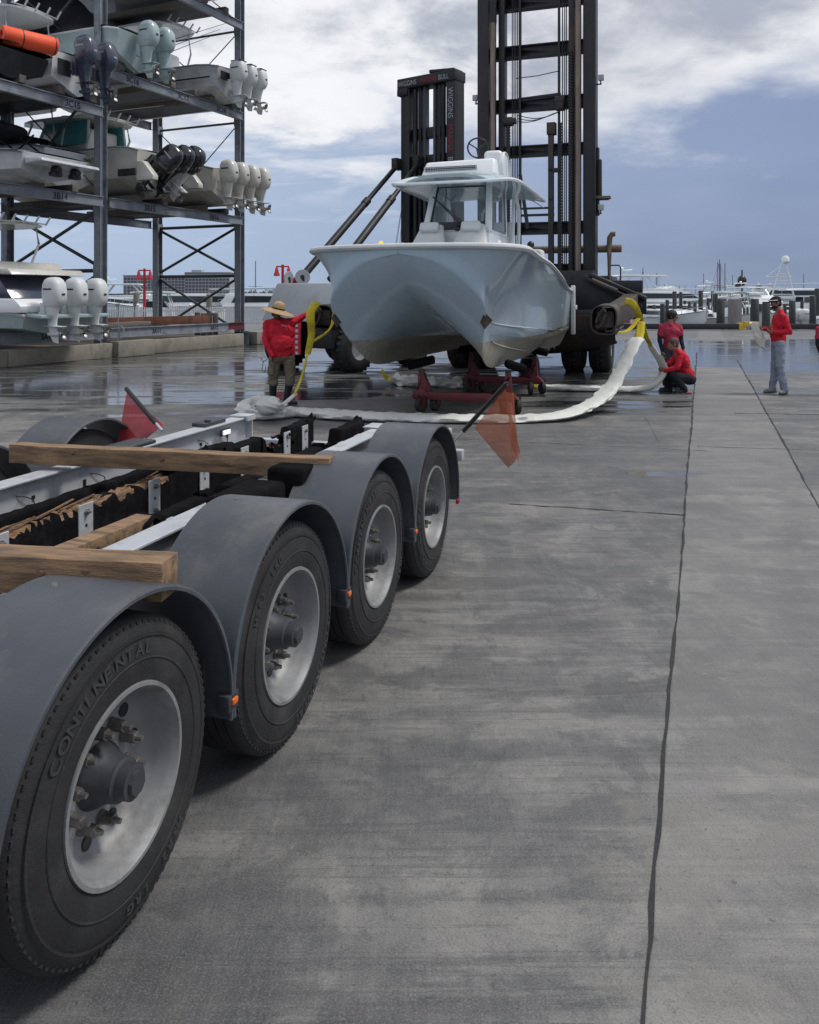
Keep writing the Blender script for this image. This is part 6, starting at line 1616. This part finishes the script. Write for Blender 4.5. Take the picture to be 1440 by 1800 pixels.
b = MB(); b.M = Matrix.Translation(L(-.02, .01, .055)) @ (Rm @ Euler((R(2), R(-10), 0)).to_matrix()).to_4x4(); b.lathe([(.018, .1125), (.040, .1085)], 'z', n=36); b.build('hat_band', M['darkcl'], e, solid=.004)
hair(e, L, Rm, 'hair', low=-.02)
lettering('Miss', .05, J['chest'] + V(.05, -.235, .10), (.94, .34, 0), (0, 0, 1), M['ltext'], e, name='chest_logo')
b = MB(); b.box(V(X(479), -.13, .60), (.12, .05, .15), Euler((0, 0, R(-20))).to_matrix()); b.build('cargo_pocket', M['khaki'], e, bevel=.02)
b = MB(); b.tube([V(X(461), -.09, .82), V(X(466), -.15, .76), V(X(474), -.17, .80)], .006, 6); b.tube([V(X(466), -.14, .76), V(X(464), -.15, .62), V(X(469), -.16, .58), V(X(471), -.16, .68)], .006, 6); b.build('key_cord', M['darkcl'], e)

# the bearded man with the phone
X = lambda px: (px - 1368) / 91.5
J = dict(head=V(X(1364), 0, 1.745), neck=V(X(1371), 0, 1.60), chest=V(X(1371), 0, 1.36), pelvis=V(X(1369), 0, 1.0),
         shL=V(X(1370), -.19, 1.49), shR=V(X(1374), .19, 1.49), elL=V(X(1378), -.24, 1.20), wrL=V(X(1353), -.20, 1.19), elR=V(X(1372), .22, 1.20), wrR=V(X(1347), .08, 1.24),
         hipL=V(X(1368), -.09, .95), hipR=V(X(1370), .09, .95), knL=V(X(1366), -.13, .52), knR=V(X(1366), .07, .52), anL=V(X(1374), -.14, .10), anR=V(X(1364), .12, .10), front=V(-1, 0, 0))
e, L, Rm = person('bearded man in a black cap, red long-sleeved shirt and grey sweatpants, looking at a phone', (7.08, 15.85, 0), J, V(-.95, -.12, -.25), skin='skin_m', bottoms='sweat', shoes='shoe', belly=1.02,
       hands=dict(L=(V(-1, .1, .1), V(.1, .8, .6), V(0, 0, 1), 50), R=(V(-.9, -.4, 0), V(0, -.3, 1), V(0, -1, 0), 45)), shoe_dir=dict(L=V(-.75, -.66, 0), R=V(-.95, -.3, 0)))
hair(e, L, Rm, 'hair', low=-.035); cap_(e, L, Rm)
b = MB(); b.ell(L(0, .030, -.065), (.058, .062, .050), Rm); b.build('beard', M['hair'], e, disp=(.004, 60))
b = MB(); b.tube([L(-.095, .0, .055), L(-.085, .07, .066), L(-.03, .115, .075), L(.03, .115, .075), L(.085, .07, .066), L(.095, .0, .055)], .009, 8); b.build('sunglasses', M['white_flat'], e)
ph = thing('phone', 'black phone held up by the bearded man', 'phone', (7.08 + X(1343), 15.85 - .15, 1.235)); b = MB(); b.box((0, 0, 0), (.13, .07, .012), Euler((0, R(15), 0)).to_matrix()); b.build('case', M['black'], ph, bevel=.004)
jk = thing('jacket', 'white cloth jacket hanging from the bearded man\'s forearm', 'jacket', (7.08 + X(1338), 15.85 + .05, .9)); b = MB(); rows = []
for j in range(17):
    v = j / 16; row = []
    for i in range(25):
        a = 2 * PI * i / 24; cx = lerp(-.10, .06, v); r = lerp(.085, .10, v) * (1 - .55 * max(0, v - .7) / .3) * (1 + .3 * noise.noise(Vector((a * 1.3, v * 4, 2))))
        row.append(Vector((cx + math.cos(a) * r, math.sin(a) * r * .6, lerp(.46, -.02, v) + .02 * math.cos(a * 3))))
    rows.append(row[:-1])
b.grid(rows, closed=True, capends=True); b.build('cloth', M['sleeve'], jk, smooth=60, disp=(.012, 12))

# the young man standing behind the crouching one
X = lambda px: (px - 1182) / 86.
def p2(loc, label, mirror=False, **kw):
    J = dict(head=V(X(1184), 0, 1.46), neck=V(X(1180), 0, 1.33), chest=V(X(1180), 0, 1.13), pelvis=V(X(1180), .02, .80),
         shL=V(X(1164), .02, 1.245), shR=V(X(1195), -.02, 1.245), elL=V(X(1160), -.02, .97), wrL=V(X(1163), -.10, .74), elR=V(X(1198), -.02, .98), wrR=V(X(1199), -.12, .80),
         hipL=V(X(1173), .02, .76), hipR=V(X(1188), .02, .76), knL=V(X(1171), -.03, .42), knR=V(X(1186), -.02, .42), anL=V(X(1172), 0, .09), anR=V(X(1184), .05, .09), front=V(.4, -.9, 0))
    return J, person(label, loc, J, V(.82, -.5, -.18), skin='skin_m', tops='shirt2', sleeves='short_black', bottoms='jeans', shoes='boot', belly=.98,
       hands=dict(L=(V(.1, -.1, -1), V(1, 0, 0), V(0, -1, 0), 35), R=(V(.25, -.3, -1), V(-1, 0, 0), V(0, -1, 0), 45)), shoe_dir=dict(L=V(-.3, -.95, 0), R=V(.4, -.9, 0)))
J, (e, L, Rm) = p2((5.39, 16.95, 0), 'young man in a faded red T-shirt with black arm sleeves, standing behind the crouching man')
hair(e, L, Rm, 'hair', low=-.02, r=1.14)
J, (e, L, Rm) = p2((7.97, 15.6, 0), 'person almost outside the right frame edge, only a hand showing')
hair(e, L, Rm, 'hair')

# crouching man pulling the sleeve
X = lambda px: (px - 1193) / 90.
J = dict(head=V(X(1183), -.02, .935), neck=V(X(1190), 0, .82), chest=V(X(1200), 0, .62), pelvis=V(X(1212), 0, .285),
         shL=V(X(1194), -.18, .735), shR=V(X(1196), .18, .735), elL=V(X(1184), -.24, .50), wrL=V(X(1166), -.14, .43), elR=V(X(1184), .18, .54), wrR=V(X(1168), .02, .52),
         hipL=V(X(1210), -.09, .27), hipR=V(X(1210), .10, .27), knL=V(X(1178), -.20, .36), knR=V(X(1176), .14, .42), anL=V(X(1198), -.16, .095), anR=V(X(1180), .12, .095), front=V(-.9, 0, -.4))
e, L, Rm = person('man with greying hair crouching in a red long-sleeved shirt, holding the white sling sleeve', (5.23, 16.05, 0), J, V(-.93, -.15, -.3), up=V(-.1, 0, 1), skin='skin_m', bottoms='darkcl', shoes='boot', belly=1.0,
       hands=dict(L=(V(-1, .3, .1), V(0, .7, .7), V(0, 0, 1), 55), R=(V(-1, -.2, .05), V(0, -.6, .6), V(0, 0, 1), 55)), shoe_dir=dict(L=V(-.95, -.2, 0), R=V(-1, -.1, 0)))
hair(e, L, Rm, 'hair_g', low=-.02)
lettering('YACHTS', .05, V(X(1213), -.15, .60), (.35, .3, -.75), (.8, 0, .5), M['ltext'], e, name='back_print')
b = MB(); b.box(V(X(1206), -.16, .015), (.12, .09, .02)); b.build('red_sole', M['shoe_r'], e, bevel=.005)
# ------------------------------------------------------------------ quay edge
def at0(px, Y, z=0.): return Vector(((px - 720) / FPX * Y, Y, z))
cb = thing('timber_curb', 'long low black timber wheel stop with a yellow end along the quay edge', 'wheel stop', at0(1080, 45.2)); B0 = Vector(cb.location)
b = MB(); b.bb(0, at0(1297, 45.2).x - B0.x, -.17, .17, .05, .36); b.build('beam', M['curb_b'], cb, bevel=.02)
b = MB(); b.bb(at0(1297, 45.2).x - B0.x + .003, at0(1304, 45.2).x - B0.x, -.18, .18, .03, .40); b.build('end_block', M['yel_p'], cb, bevel=.02)
cb2 = thing('timber_curb', 'black timber wheel stop along the quay edge behind the bearded man, running out of frame', 'wheel stop', at0(1384, 45.2)); b = MB(); b.bb(0, 6, -.17, .17, .05, .34); b.build('beam', M['curb_b'], cb2, bevel=.02)
cb3 = thing('timber_curb', 'dark wheel stop along the quay edge right of the forklift wheels', 'wheel stop', at0(1040, 44.5)); b = MB(); b.bb(0, 1.1, -.15, .15, .0, .22); b.build('beam', M['curb_b'], cb3, bevel=.02)
y_ = thing('yellow_bar', 'short yellow painted bar on the quay ramp beside the grey post', 'barrier', at0(1306, 47.5, -.1)); b = MB(); b.bb(0, .85, -.1, .1, .25, .50); b.bb(.05, .15, -.08, .08, -.2, .25); b.bb(.7, .8, -.08, .08, -.2, .25); b.build('bar', M['yel_p'], y_, bevel=.02)
b = MB(); b.quad(at0(1300, 45.9, .004), at0(1400, 45.9, .004), at0(1352, 53, -.30), at0(1295, 53, -.30)); b.quad(at0(1295, 53, -.30), at0(1352, 53, -.30), at0(1352, 53, -1.5), at0(1295, 53, -1.5)); tag(b.build('ramp', M['dock'], smooth=0), kind='structure')

# docks
dk = thing('dock', 'long tan floating dock between the moored boats at the right', 'dock', at0(1230, 62, -.2)); b = MB(); b.bb(0, 11.5, 0, 1.4, -.25, .10); b.build('deck', M['dock'], dk, bevel=.02)
b = MB(); [b.bb(k * 1.4, k * 1.4 + .25, .1, 1.3, -.8, -.25) for k in range(9)]; b.build('float', M['pile_g'], dk)
dk = thing('dock', 'distant dock behind the white fence at the left', 'dock', at0(560, 54, -.1)); b = MB(); b.bb(-16, 0, 0, 1.4, -.2, .1); b.build('deck', M['dock'], dk)

# pilings
PG = 'pilings along the quay'
def piling(px, ytop, Y, r, label, m='pile', cap=False):
    z = CAMH + (520 - ytop) / FPX * Y; e = thing('piling', label, 'piling', at0(px, Y, -1.2), random.uniform(0, 3), PG)
    b = MB(); b.lathe([(0, r * 1.05), ((z + 1.2) * .5, r), (z + 1.17, r * .93), (z + 1.2, r * .8), (z + 1.2, 0)], 'z', n=14); b.build('pole', M[m], e, smooth=50, disp=(.015, 2))
    if cap: b = MB(); b.lathe([(z + 1.2, r * 1.1), (z + 1.32, r * .3), (z + 1.34, 0)], 'z', n=14); b.build('cap', M['black'], e)
for a in ((1165, 534, 52, .16, 'dark mooring pile just left of the young man\'s head'), (1173, 527, 56, .13, 'thin dark mooring pile behind the young man, second from the forklift'), (1186, 512, 60, .16, 'tall dark piling standing above the young man\'s cap'),
          (1197, 513, 66, .14, 'tall piling right of the young man\'s cap'), (1212, 530, 58, .12, 'short piling beside the covered boat\'s bow'), (1232, 511, 64, .18, 'tall black piling in the gap between covered boat and flybridge boat'), (1253, 512, 70, .16, 'left one of a close pair of tall dark pilings behind the grey-topped boats'),
          (1259, 513, 71, .16, 'right one of a close pair of tall dark pilings behind the grey-topped boats'), (1267, 526, 50, .24, 'thick black piling standing left of the square grey post'), (1327, 525, 52, .26, 'thick dark piling right of the square grey post'),
          (1347, 530, 51, .24, 'thick dark piling just left of the bearded man'), (1337, 534, 58, .16, 'thinner piling between the two thick ones left of the bearded man'), (1393, 528, 55, .22, 'dark piling close behind the bearded man\'s cap'), (1429, 520, 57, .22, 'dark piling near the right frame edge'), (1437, 507, 60, .20, 'tallest dark piling at the right frame edge'),
          (1245, 524, 68, .14, 'dark piling behind the little cabin boat'), (1316, 540, 60, .14, 'small piling just right of the square grey post')):
    piling(*a, cap=False)
gp_ = thing('concrete_post', 'broad grey weathered square post on the quay edge', 'post', at0(1292, 47.2, -.9)); b = MB(); b.bb(-.30, .30, -.28, .28, 0, 2.6); b.build('post', M['pile_g'], gp_, bevel=.03, disp=(.01, 2))
for px, nm in ((719, 'pale concrete pile beyond the red lamp post at the left'), ):
    pass
for px, yt, Y, nm in ((240, 515, 49, 'pale round concrete pile behind the fence, left of the red lamp post'), (368, 518, 50, 'pale round concrete pile behind the fence, near the far rack post')):
    e = thing('concrete_pile', nm, 'pile', at0(px, Y, -1)); z = CAMH + (520 - yt) / FPX * Y; b = MB(); b.lathe([(0, .19), (z + 1, .18), (z + 1.05, .14), (z + 1.15, .0)], 'z', n=14); b.build('pole', M['conc_wall'], e)

# ------------------------------------------------------------------ moored boats
WL = -.9
MG = 'boats moored in the marina'
def cruiser(label, px, Y, L, rz, B=None, hm='white', style='fly', group=MG, dz=0., draft=.35):
    B = B or L * .28; H = L * .095 + .5
    e, rows = mono(label, 'yacht' if L > 11 else 'boat', at0(px, Y, WL - draft + dz), R(rz), L, B, H + draft, hm, group, name='motor_yacht' if L > 11 else 'motor_boat', sheer=.35, fine=2.8)
    z = H + draft; s = L / 16.5
    if style in ('fly', 'fly_big', 'express', 'hard'):
        b = MB(); b.prism([(L * .12, z), (L * .72, z), (L * .58, z + 1.05 * s), (L * .50, z + 1.15 * s), (L * .14, z + 1.15 * s)], -B * .38, B * .38); sup = b.build('cabin', M['white'], e, bevel=.06, bseg=2)
        b = MB(); b.prism([(L * .17, z + .35 * s), (L * .655, z + .40 * s), (L * .60, z + .88 * s), (L * .19, z + .95 * s)], -B * .39, B * .39); b.build('cabin_window', M['glass'], sup)
        b = MB(); b.prism([(L * .25, z - .75 * s), (L * .75, z - .55 * s), (L * .72, z - .35 * s), (L * .27, z - .5 * s)], -B * .46, B * .46) if style == 'fly_big' else b.bb(L * .66, L * .9, -.05, .05, z + .02, z + .05); b.build('hull_window' if style == 'fly_big' else 'deck_hatch', M['glass'], e)
        if style in ('fly', 'fly_big'):
            b = MB(); b.prism([(L * .08, z + 1.15 * s), (L * .56, z + 1.15 * s), (L * .48, z + 1.7 * s), (L * .44, z + 1.45 * s), (L * .08, z + 1.35 * s)], -B * .36, B * .36); b.build('flybridge', M['white'], e, bevel=.04)
            b = MB(); b.prism([(L * .10, z + 2.75 * s), (L * .42, z + 2.7 * s), (L * .46, z + 2.78 * s), (L * .42, z + 2.9 * s), (L * .12, z + 2.9 * s)], -B * .33, B * .33); b.build('bridge_top', M['white'], e, bevel=.04)
            b = MB()
            for sy in (-1, 1): b.beam((L * .13, sy * B * .3, z + 1.3 * s), (L * .20, sy * B * .3, z + 2.8 * s), .1, .25 * s); b.beam((L * .46, sy * B * .3, z + 1.5 * s), (L * .38, sy * B * .3, z + 2.8 * s), .07, .10)
            b.build('bridge_support', M['white'], e)
            b = MB(); b.tube([(L * .2, 0, z + 2.9 * s), (L * .17, 0, z + 3.4 * s), (L * .24, 0, z + 3.5 * s)], .07, 6); b.tube([(L * .17, -B * .2, z + 3.45 * s), (L * .17, B * .2, z + 3.45 * s)], .05, 6); b.lathe([(z + 3.5 * s, .16 * s), (z + 3.65 * s, .18 * s), (z + 3.75 * s, .1 * s), (z + 3.8 * s, 0)], 'z', (L * .17, 0, 0), 12); b.build('radar_mast', M['white'], e)
        elif style == 'hard':
            b = MB(); b.prism([(L * .05, z + 1.55 * s), (L * .5, z + 1.75 * s), (L * .56, z + 1.68 * s), (L * .5, z + 1.62 * s), (L * .06, z + 1.45 * s)], -B * .36, B * .36); b.build('hardtop', M['white'], e, bevel=.03)
            b = MB()
            for sy in (-1, 1): b.beam((L * .12, sy * B * .33, z + .2), (L * .20, sy * B * .33, z + 1.6 * s), .1, .5 * s)
            b.build('hardtop_support', M['white'], e)
        b = MB(); pts = [r[0] for r in rows[10:]]; b.tube([p + Vector((0, -.08, .55 * s)) for p in pts] + [Vector((p.x, -p.y + .08, p.z + .55 * s)) for p in reversed(pts)], .022, 5)
        for p in pts[::2]: b.cyl(p + Vector((0, -.08, 0)), p + Vector((0, -.08, .55 * s)), .018, .018, 5); b.cyl(Vector((p.x, -p.y + .08, p.z)), Vector((p.x, -p.y + .08, p.z + .55 * s)), .018, .018, 5)
        b.build('bow_rail', M['alu'], e)
    else:   # open boat with console and top
        b = MB(); b.bb(L * .32, L * .50, -B * .2, B * .2, z - .1, z + .75); b.build('console', M['white'], e, bevel=.06)
        wind_screen(e, L * .34, L * .54, B * .22, z + .7, z + 1.15, gm='glass')
        hard_top(e, L * .22, L * .58, B * .36, z + 1.75, z0=z, m='white' if style != 'canvas' else 'green_awning', rods=False)
        for y in (-.35, .35): outboard(e, (-.05, y, z - .35), 'white_flat', 'white_flat', 1.1, tilt=0)
    return e
def sailmast(label, px, ytop, Y, h0=0.4, stays=True):
    z = CAMH + (520 - ytop) / FPX * Y
    e, rows = mono(label, 'sailboat', at0(px, Y, WL - .3), R(random.choice((88, 95, 80))), 10, 2.9, 1.25, 'white', 'sailboats moored far off', name='sailboat', sheer=.2)
    b = MB(); b.cyl((5.4, 0, 1.2), (5.4, 0, z - WL + .3), .085, .06, 8); b.cyl((5.4, 0, 2.3), (1.6, 0, 2.2), .07, .06, 6); b.cyl((5.4, -.9, (z - WL) * .6), (5.4, .9, (z - WL) * .6), .03, .03, 5); b.build('mast', M['galv'], e)
    if stays:
        b = MB(); b.cyl((5.4, 0, z - WL), (9.8, 0, 1.5), .018, .018, 4); b.cyl((5.4, 0, z - WL), (.2, 0, 1.3), .018, .018, 4); b.cyl((5.4, 0, z - WL), (5.2, 1.3, 1.3), .014, .014, 4); b.cyl((5.4, 0, z - WL), (5.2, -1.3, 1.3), .014, .014, 4); b.build('stay_wire', M['galv_dark'], e)
    b = MB(); b.prism([(2.8, 1.2), (7, 1.25), (6.4, 1.6), (3, 1.6)], -.8, .8); b.build('coachroof', M['white'], e, bevel=.05)
# right-hand side, from the forklift outwards
cruiser('white flybridge yacht with raked arches just right of the forklift', 1050, 92, 17, 8, style='fly_big')
cruiser('white express cruiser moored below the flybridge yacht, right of the forklift', 1096, 72, 9.5, 5, style='express')
cruiser('small white cruiser bow-on, with two dark portholes, behind the right fork', 1138, 62, 8, -78, style='express', B=2.7)
cruiser('open white boat with grey canvas top, right of the young man\'s head', 1243, 60, 8, -82, style='canvas', B=2.6)
cruiser('white centre-console boat with white top, behind the canvas-topped boat', 1200, 84, 9, 8, style='console')
cruiser('white flybridge sportfisher with slim tower, left of the square grey post', 1284, 92, 12, -80, style='fly', B=3.8)
cruiser('long grey and white motor yacht under the tall white tower, right of the square post', 1296, 112, 20, 3, style='hard', hm='greyhull', B=5)
cruiser('white boat with dark windshield between the thick pilings', 1318, 80, 8, 10, style='hard')
cruiser('white open fishing boat with a long pale top, behind the bearded man', 1325, 66, 11, 3, style='console', B=3.2)
cruiser('white cruiser at the right frame edge beyond the dock', 1400, 72, 12, 6, style='express')
cruiser('white boat with low top at the right edge, in front of the farther cruiser', 1420, 60, 9, 8, style='console')
cruiser('distant white yacht low on the water, right of the covered boat', 1215, 120, 14, 5, style='fly')
for a in (('small white sport boat moored just right of the tall gap pilings', 1222, 66, 7.5, 170, 'express'), ('small white runabout low beside the grey square post', 1278, 60, 6.5, 175, 'express'), ('white hardtop boat beyond the dock, right of the yellow bar', 1352, 76, 9, 176, 'hard'),
          ('distant white flybridge boat over the small cabin boat', 1262, 135, 13, 172, 'fly'), ('distant white cruiser under the far masts', 1188, 140, 14, 4, 'express'), ('low white fishing boat with console, beyond the dock at the right', 1375, 86, 9, 174, 'console'), ('faraway white yacht near the right frame edge', 1436, 130, 15, 5, 'fly'), ('faraway white yacht seen over the express cruiser by the forklift', 1128, 130, 13, 176, 'hard')):
    cruiser(a[0], a[1], a[2], a[3], a[4], style=a[5])
for px, yt, Y in ((1204, 528, 72), (1222, 531, 60), (1275, 536, 74), (1308, 531, 66), (1362, 533, 70), (1410, 527, 64), (1380, 535, 62), (1150, 536, 60)):
    piling(px, yt, Y, .13, 'thin mooring pile among the moored boats at the right, one of several alike')
tw = thing('yacht_tower', 'tall white lattice tower with a radar dome above the long grey yacht', 'tower', at0(1381, 93, 1.6)); b = MB()
h = (520 - 463) / FPX * 93 + CAMH - 1.6
for (x0, x1) in ((-1.6, -.25), (1.0, .25)): b.cyl((x0, 0, 0), (x1 * 1.0 - .2, 0, h), .10, .07, 6)
for k in range(5): z = h * (k + .6) / 5.2; b.cyl((-1.6 + 1.3 * z / h, 0, z), (.8 - .8 * z / h, 0, z), .05, .05, 5)
b.cyl((-2.2, 0, h * .62), (.6, 0, h * .62), .05, .05, 5); b.cyl((-2.2, 0, h * .62), (-.6, 0, h * .9), .04, .04, 5); b.build('tower_frame', M['white'], tw)
b = MB(); b.lathe([(h, .25), (h + .2, .42), (h + .6, .42), (h + .85, .25), (h + .9, 0)], 'z', n=16); b.build('radar_dome', M['white'], tw)
b = MB(); b.ell((-4.9, 0, 2.0), (.5, .4, .6)); b.cyl((-4.9, 0, 0), (-4.9, 0, 3.2), .10, .08, 6); b.ell((-5.4, 0, 1.4), (.3, .3, .3)); b.build('satellite_dome', M['black'], tw)
for a in (('thin bare sailboat mast just right of the forklift, the taller with a stay', 1148, 468, 110), ('second thin sailboat mast right of the forklift', 1163, 478, 115), ('far sailboat mast above the young man', 1183, 497, 150), ('far small sailboat mast above the covered boat', 1202, 501, 150), ('short far mast left of the flybridge boat', 1219, 501, 160),
          ('far mast just left of the flybridge sportfisher', 1266, 479, 120), ('leftmost of the tall masts over the flybridge boat', 1282, 461, 100), ('second of the close tall masts over the grey post', 1290, 460, 104), ('third of the close tall masts over the grey post', 1295, 457, 108), ('tallest and rightmost of the close masts over the grey post', 1301, 453, 100), ('lone mast between the grey post and the yacht tower', 1319, 482, 120), ('mast at the right frame edge', 1434, 479, 110), ('very small far mast left of the tall group', 1243, 501, 170)):
    sailmast(*a, stays=a[1] in (1148, 1163, 1301))
# left-hand side, beyond the fence
cruiser('large white express yacht with dark side window behind the far rack post', 355, 66, 15, 4, style='hard')
cruiser('large white motor yacht with dark windscreen between the two rear posts', 226, 68, 15, 6, style='express')
cruiser('white flybridge yacht at the left, behind the white outboards', 150, 84, 13, 4, style='fly')
cruiser('white yacht right of the far rack post, bow towards the trees', 415, 74, 12, -175, style='express', B=3.6)
cruiser('small white boat with blue-white canvas just behind the fence', 182, 55, 8, 10, style='canvas', B=2.5)
for a in (('thin far sailboat mast left of the distant building', 207, 495, 130), ('sailboat mast rising before the distant building, left part', 227, 489, 120), ('sailboat mast before the middle of the distant building', 243, 485, 125), ('sailboat mast between the hat man and the far rack post', 431, 455, 95)): sailmast(*a, stays=False)
bm_ = thing('sailboat', 'tall black sailboat mast with stays rising between the struts and the boat hardtop', 'sailboat', at0(690, 60, WL), R(80)); rows = hull_rows(11, 3.1, 1.3); b = MB(); b.grid(rows); b.build('hull', M['white'], bm_)
zt = CAMH + (520 - 316) / FPX * 60 - WL; b = MB(); b.cyl((5, 0, 1), (5, 0, zt), .10, .08, 8); b.cyl((5, -1, zt * .55), (5, 1, zt * .55), .03, .03, 5); b.build('mast', M['black'], bm_)
b = MB(); [b.cyl((5, 0, zt), q, .02, .02, 4) for q in ((.2, 0, 1.2), (10.8, 0, 1.3), (5, 1.5, 1.2), (5, -1.5, 1.2), (4, 1.5, 1.2), (4, -1.5, 1.2))]; b.build('stay_wire', M['galv_dark'], bm_)

# ------------------------------------------------------------------ fence, lamps, building, trees
fe = thing('picket_fence', 'long white picket fence along the water behind the rack and the hat man', 'fence', at0(150, 42, .0)); X0 = fe.location.x; X1 = at0(520, 42).x - X0
b = MB(); x = 0
while x < X1: b.bb(x, x + .045, -.02, .02, .34, 1.30); x += .115
b.build('pickets', M['fence'], fe)
b = MB(); b.bb(0, X1, .0225, .05, .42, .50); b.bb(0, X1, .0225, .05, 1.08, 1.16); b.build('rails', M['fence'], fe)
for k in range(5): b = MB(); xx = k * X1 / 4; b.bb(xx - .07, xx + .07, -.07, .07, .0, 1.42); b.lathe([(1.42, .1), (1.52, 0)], 'z', (xx, 0, 0), 4); b.build('fence_post', M['fence'], fe)
fw = thing('grey_wall', 'low grey wall under the white fence, behind the hat man', 'low wall', at0(400, 41.6)); b = MB(); b.bb(0, 3.4, -.15, .15, 0, .42); b.bb(-12, 0, -.15, .15, 0, .42); b.build('wall', M['body_grey'], fw, bevel=.01)
f2 = thing('picket_fence', 'short piece of white fence with a small red sign behind the right fork', 'fence', at0(1068, 46.4)); b = MB()
for k in range(12): b.bb(k * .12, k * .12 + .05, -.02, .02, .0, .75)
b.bb(0, 1.4, .022, .045, .55, .62); b.build('pickets', M['fence'], f2); b = MB(); b.box((1.1, -.05, .5), (.3, .02, .3)); b.build('sign', M['red_bright'], f2)
for px, yt, Y, nm in ((254, 472, 46.0, 'red lamp post with twin lamps left of the middle rack post'), (497, 465, 44.0, 'red lamp post with twin lamps above the hat man\'s forklift')):
    e = thing('lamp_post', nm, 'lamp post', at0(px, Y)); h = CAMH + (520 - yt) / FPX * Y
    b = MB(); b.cyl((0, 0, 0), (0, 0, h), .09, .07, 10); b.cyl((-.34, 0, h - .1), (.34, 0, h - .1), .04, .04, 8); b.build('pole', M['red_bright'], e)
    for sx in (-1, 1): b = MB(); b.lathe([(h - .62, .02), (h - .60, .17), (h - .52, .16), (h - .36, .10), (h - .22, .08), (h - .12, .03)], 'z', (sx * .32, 0, 0), 12); b.build('lamp', M['red_bright'], e)
bd = thing('apartment_block', 'long pale many-storeyed apartment block far across the water at the left', 'building', at0(311, 560, 0)); wd = 188 / FPX * 560; h = CAMH + 42 / FPX * 560
b = MB(); b.bb(-wd / 2, wd * .08, 0, 16, -1, h * .86); b.bb(wd * .08, wd / 2, -2, 16, -1, h * .97)
WINGS = ((-wd / 2, wd * .08, -.15, h * .86), (wd * .08, wd / 2, -2.15, h * .97))
for (xa, xb, y, hh) in WINGS:
    x = xa
    while x < xb: b.bb(x, x + .5, y - .1, y + .1, -1, hh - .2); x += 2.3
b.build('wall', M['bld'], bd)
for (xa, xb, y, hh) in WINGS:
    for f in range(7):
        z0 = .8 + (hh - 1.6) * f / 7; b = MB(); b.bb(xa + .5, xb - .3, y, y + .13, z0, z0 + (hh - 1.6) / 7 * .6); b.build('window_band', M['bld_w'], bd)
b = MB(); b.bb(wd * .13, wd * .22, 2, 10, h * .97, h * 1.08); b.bb(-wd / 2 - .5, wd * .08, -.6, 16, h * .86 + .01, h * .88); b.bb(wd * .08, wd / 2 + .5, -2.6, 16, h * .97 + .01, h * .99); b.build('roof', M['bld'], bd)
def tree(px, ytop, Y, wpx, label, seed):
    rd = random.Random(seed); h = CAMH + (520 - ytop) / FPX * Y + .5; w = wpx / FPX * Y / 2; e = thing('tree', label, 'tree', at0(px, Y, -.5), 0, 'trees on the far shore')
    b = MB(); b.cyl((0, 0, 0), (0, 0, h * .5), .25, .15, 8)
    for k in range(5): a = rd.uniform(0, 6.3); b.cyl((0, 0, h * .35), (math.cos(a) * w * .5, math.sin(a) * w * .5, h * .72), .1, .04, 6)
    b.build('trunk', M['trunk'], e); b = MB(); cl = [(rd.uniform(-.8, .8) * w, rd.uniform(-.6, .6) * w, h * rd.uniform(.45, .82), rd.uniform(.3, .5) * w) for _ in range(10)]
    for (cx, cy, cz, r) in cl:
        for _ in range(170):
            d = Vector((rd.gauss(0, 1), rd.gauss(0, 1), rd.gauss(0, .7))).normalized() * r * rd.uniform(.45, 1.05); c = Vector((cx, cy, min(cz + d.z, h))) + Vector((d.x, d.y, 0)); s = rd.uniform(.12, .32) * h / 7
            u = Vector((rd.gauss(0, 1), rd.gauss(0, 1), rd.gauss(0, 1))).normalized(); v = u.orthogonal().normalized(); b.quad(c + u * s, c + v * s * .6, c - u * s, c - v * s * .6)
    b.build('crown', M['tree'], e, smooth=0, fix=False)
tree(444, 507, 150, 46, 'dark green bushy tree on the far shore, just right of the far rack post', 1)
tree(473, 509, 145, 40, 'dark green tree on the far shore, above the straw hat', 2)
tree(428, 512, 160, 26, 'small dark tree on the far shore touching the far rack post', 3)
tree(458, 512, 165, 30, 'low dark tree between the two bushy ones on the far shore', 4)
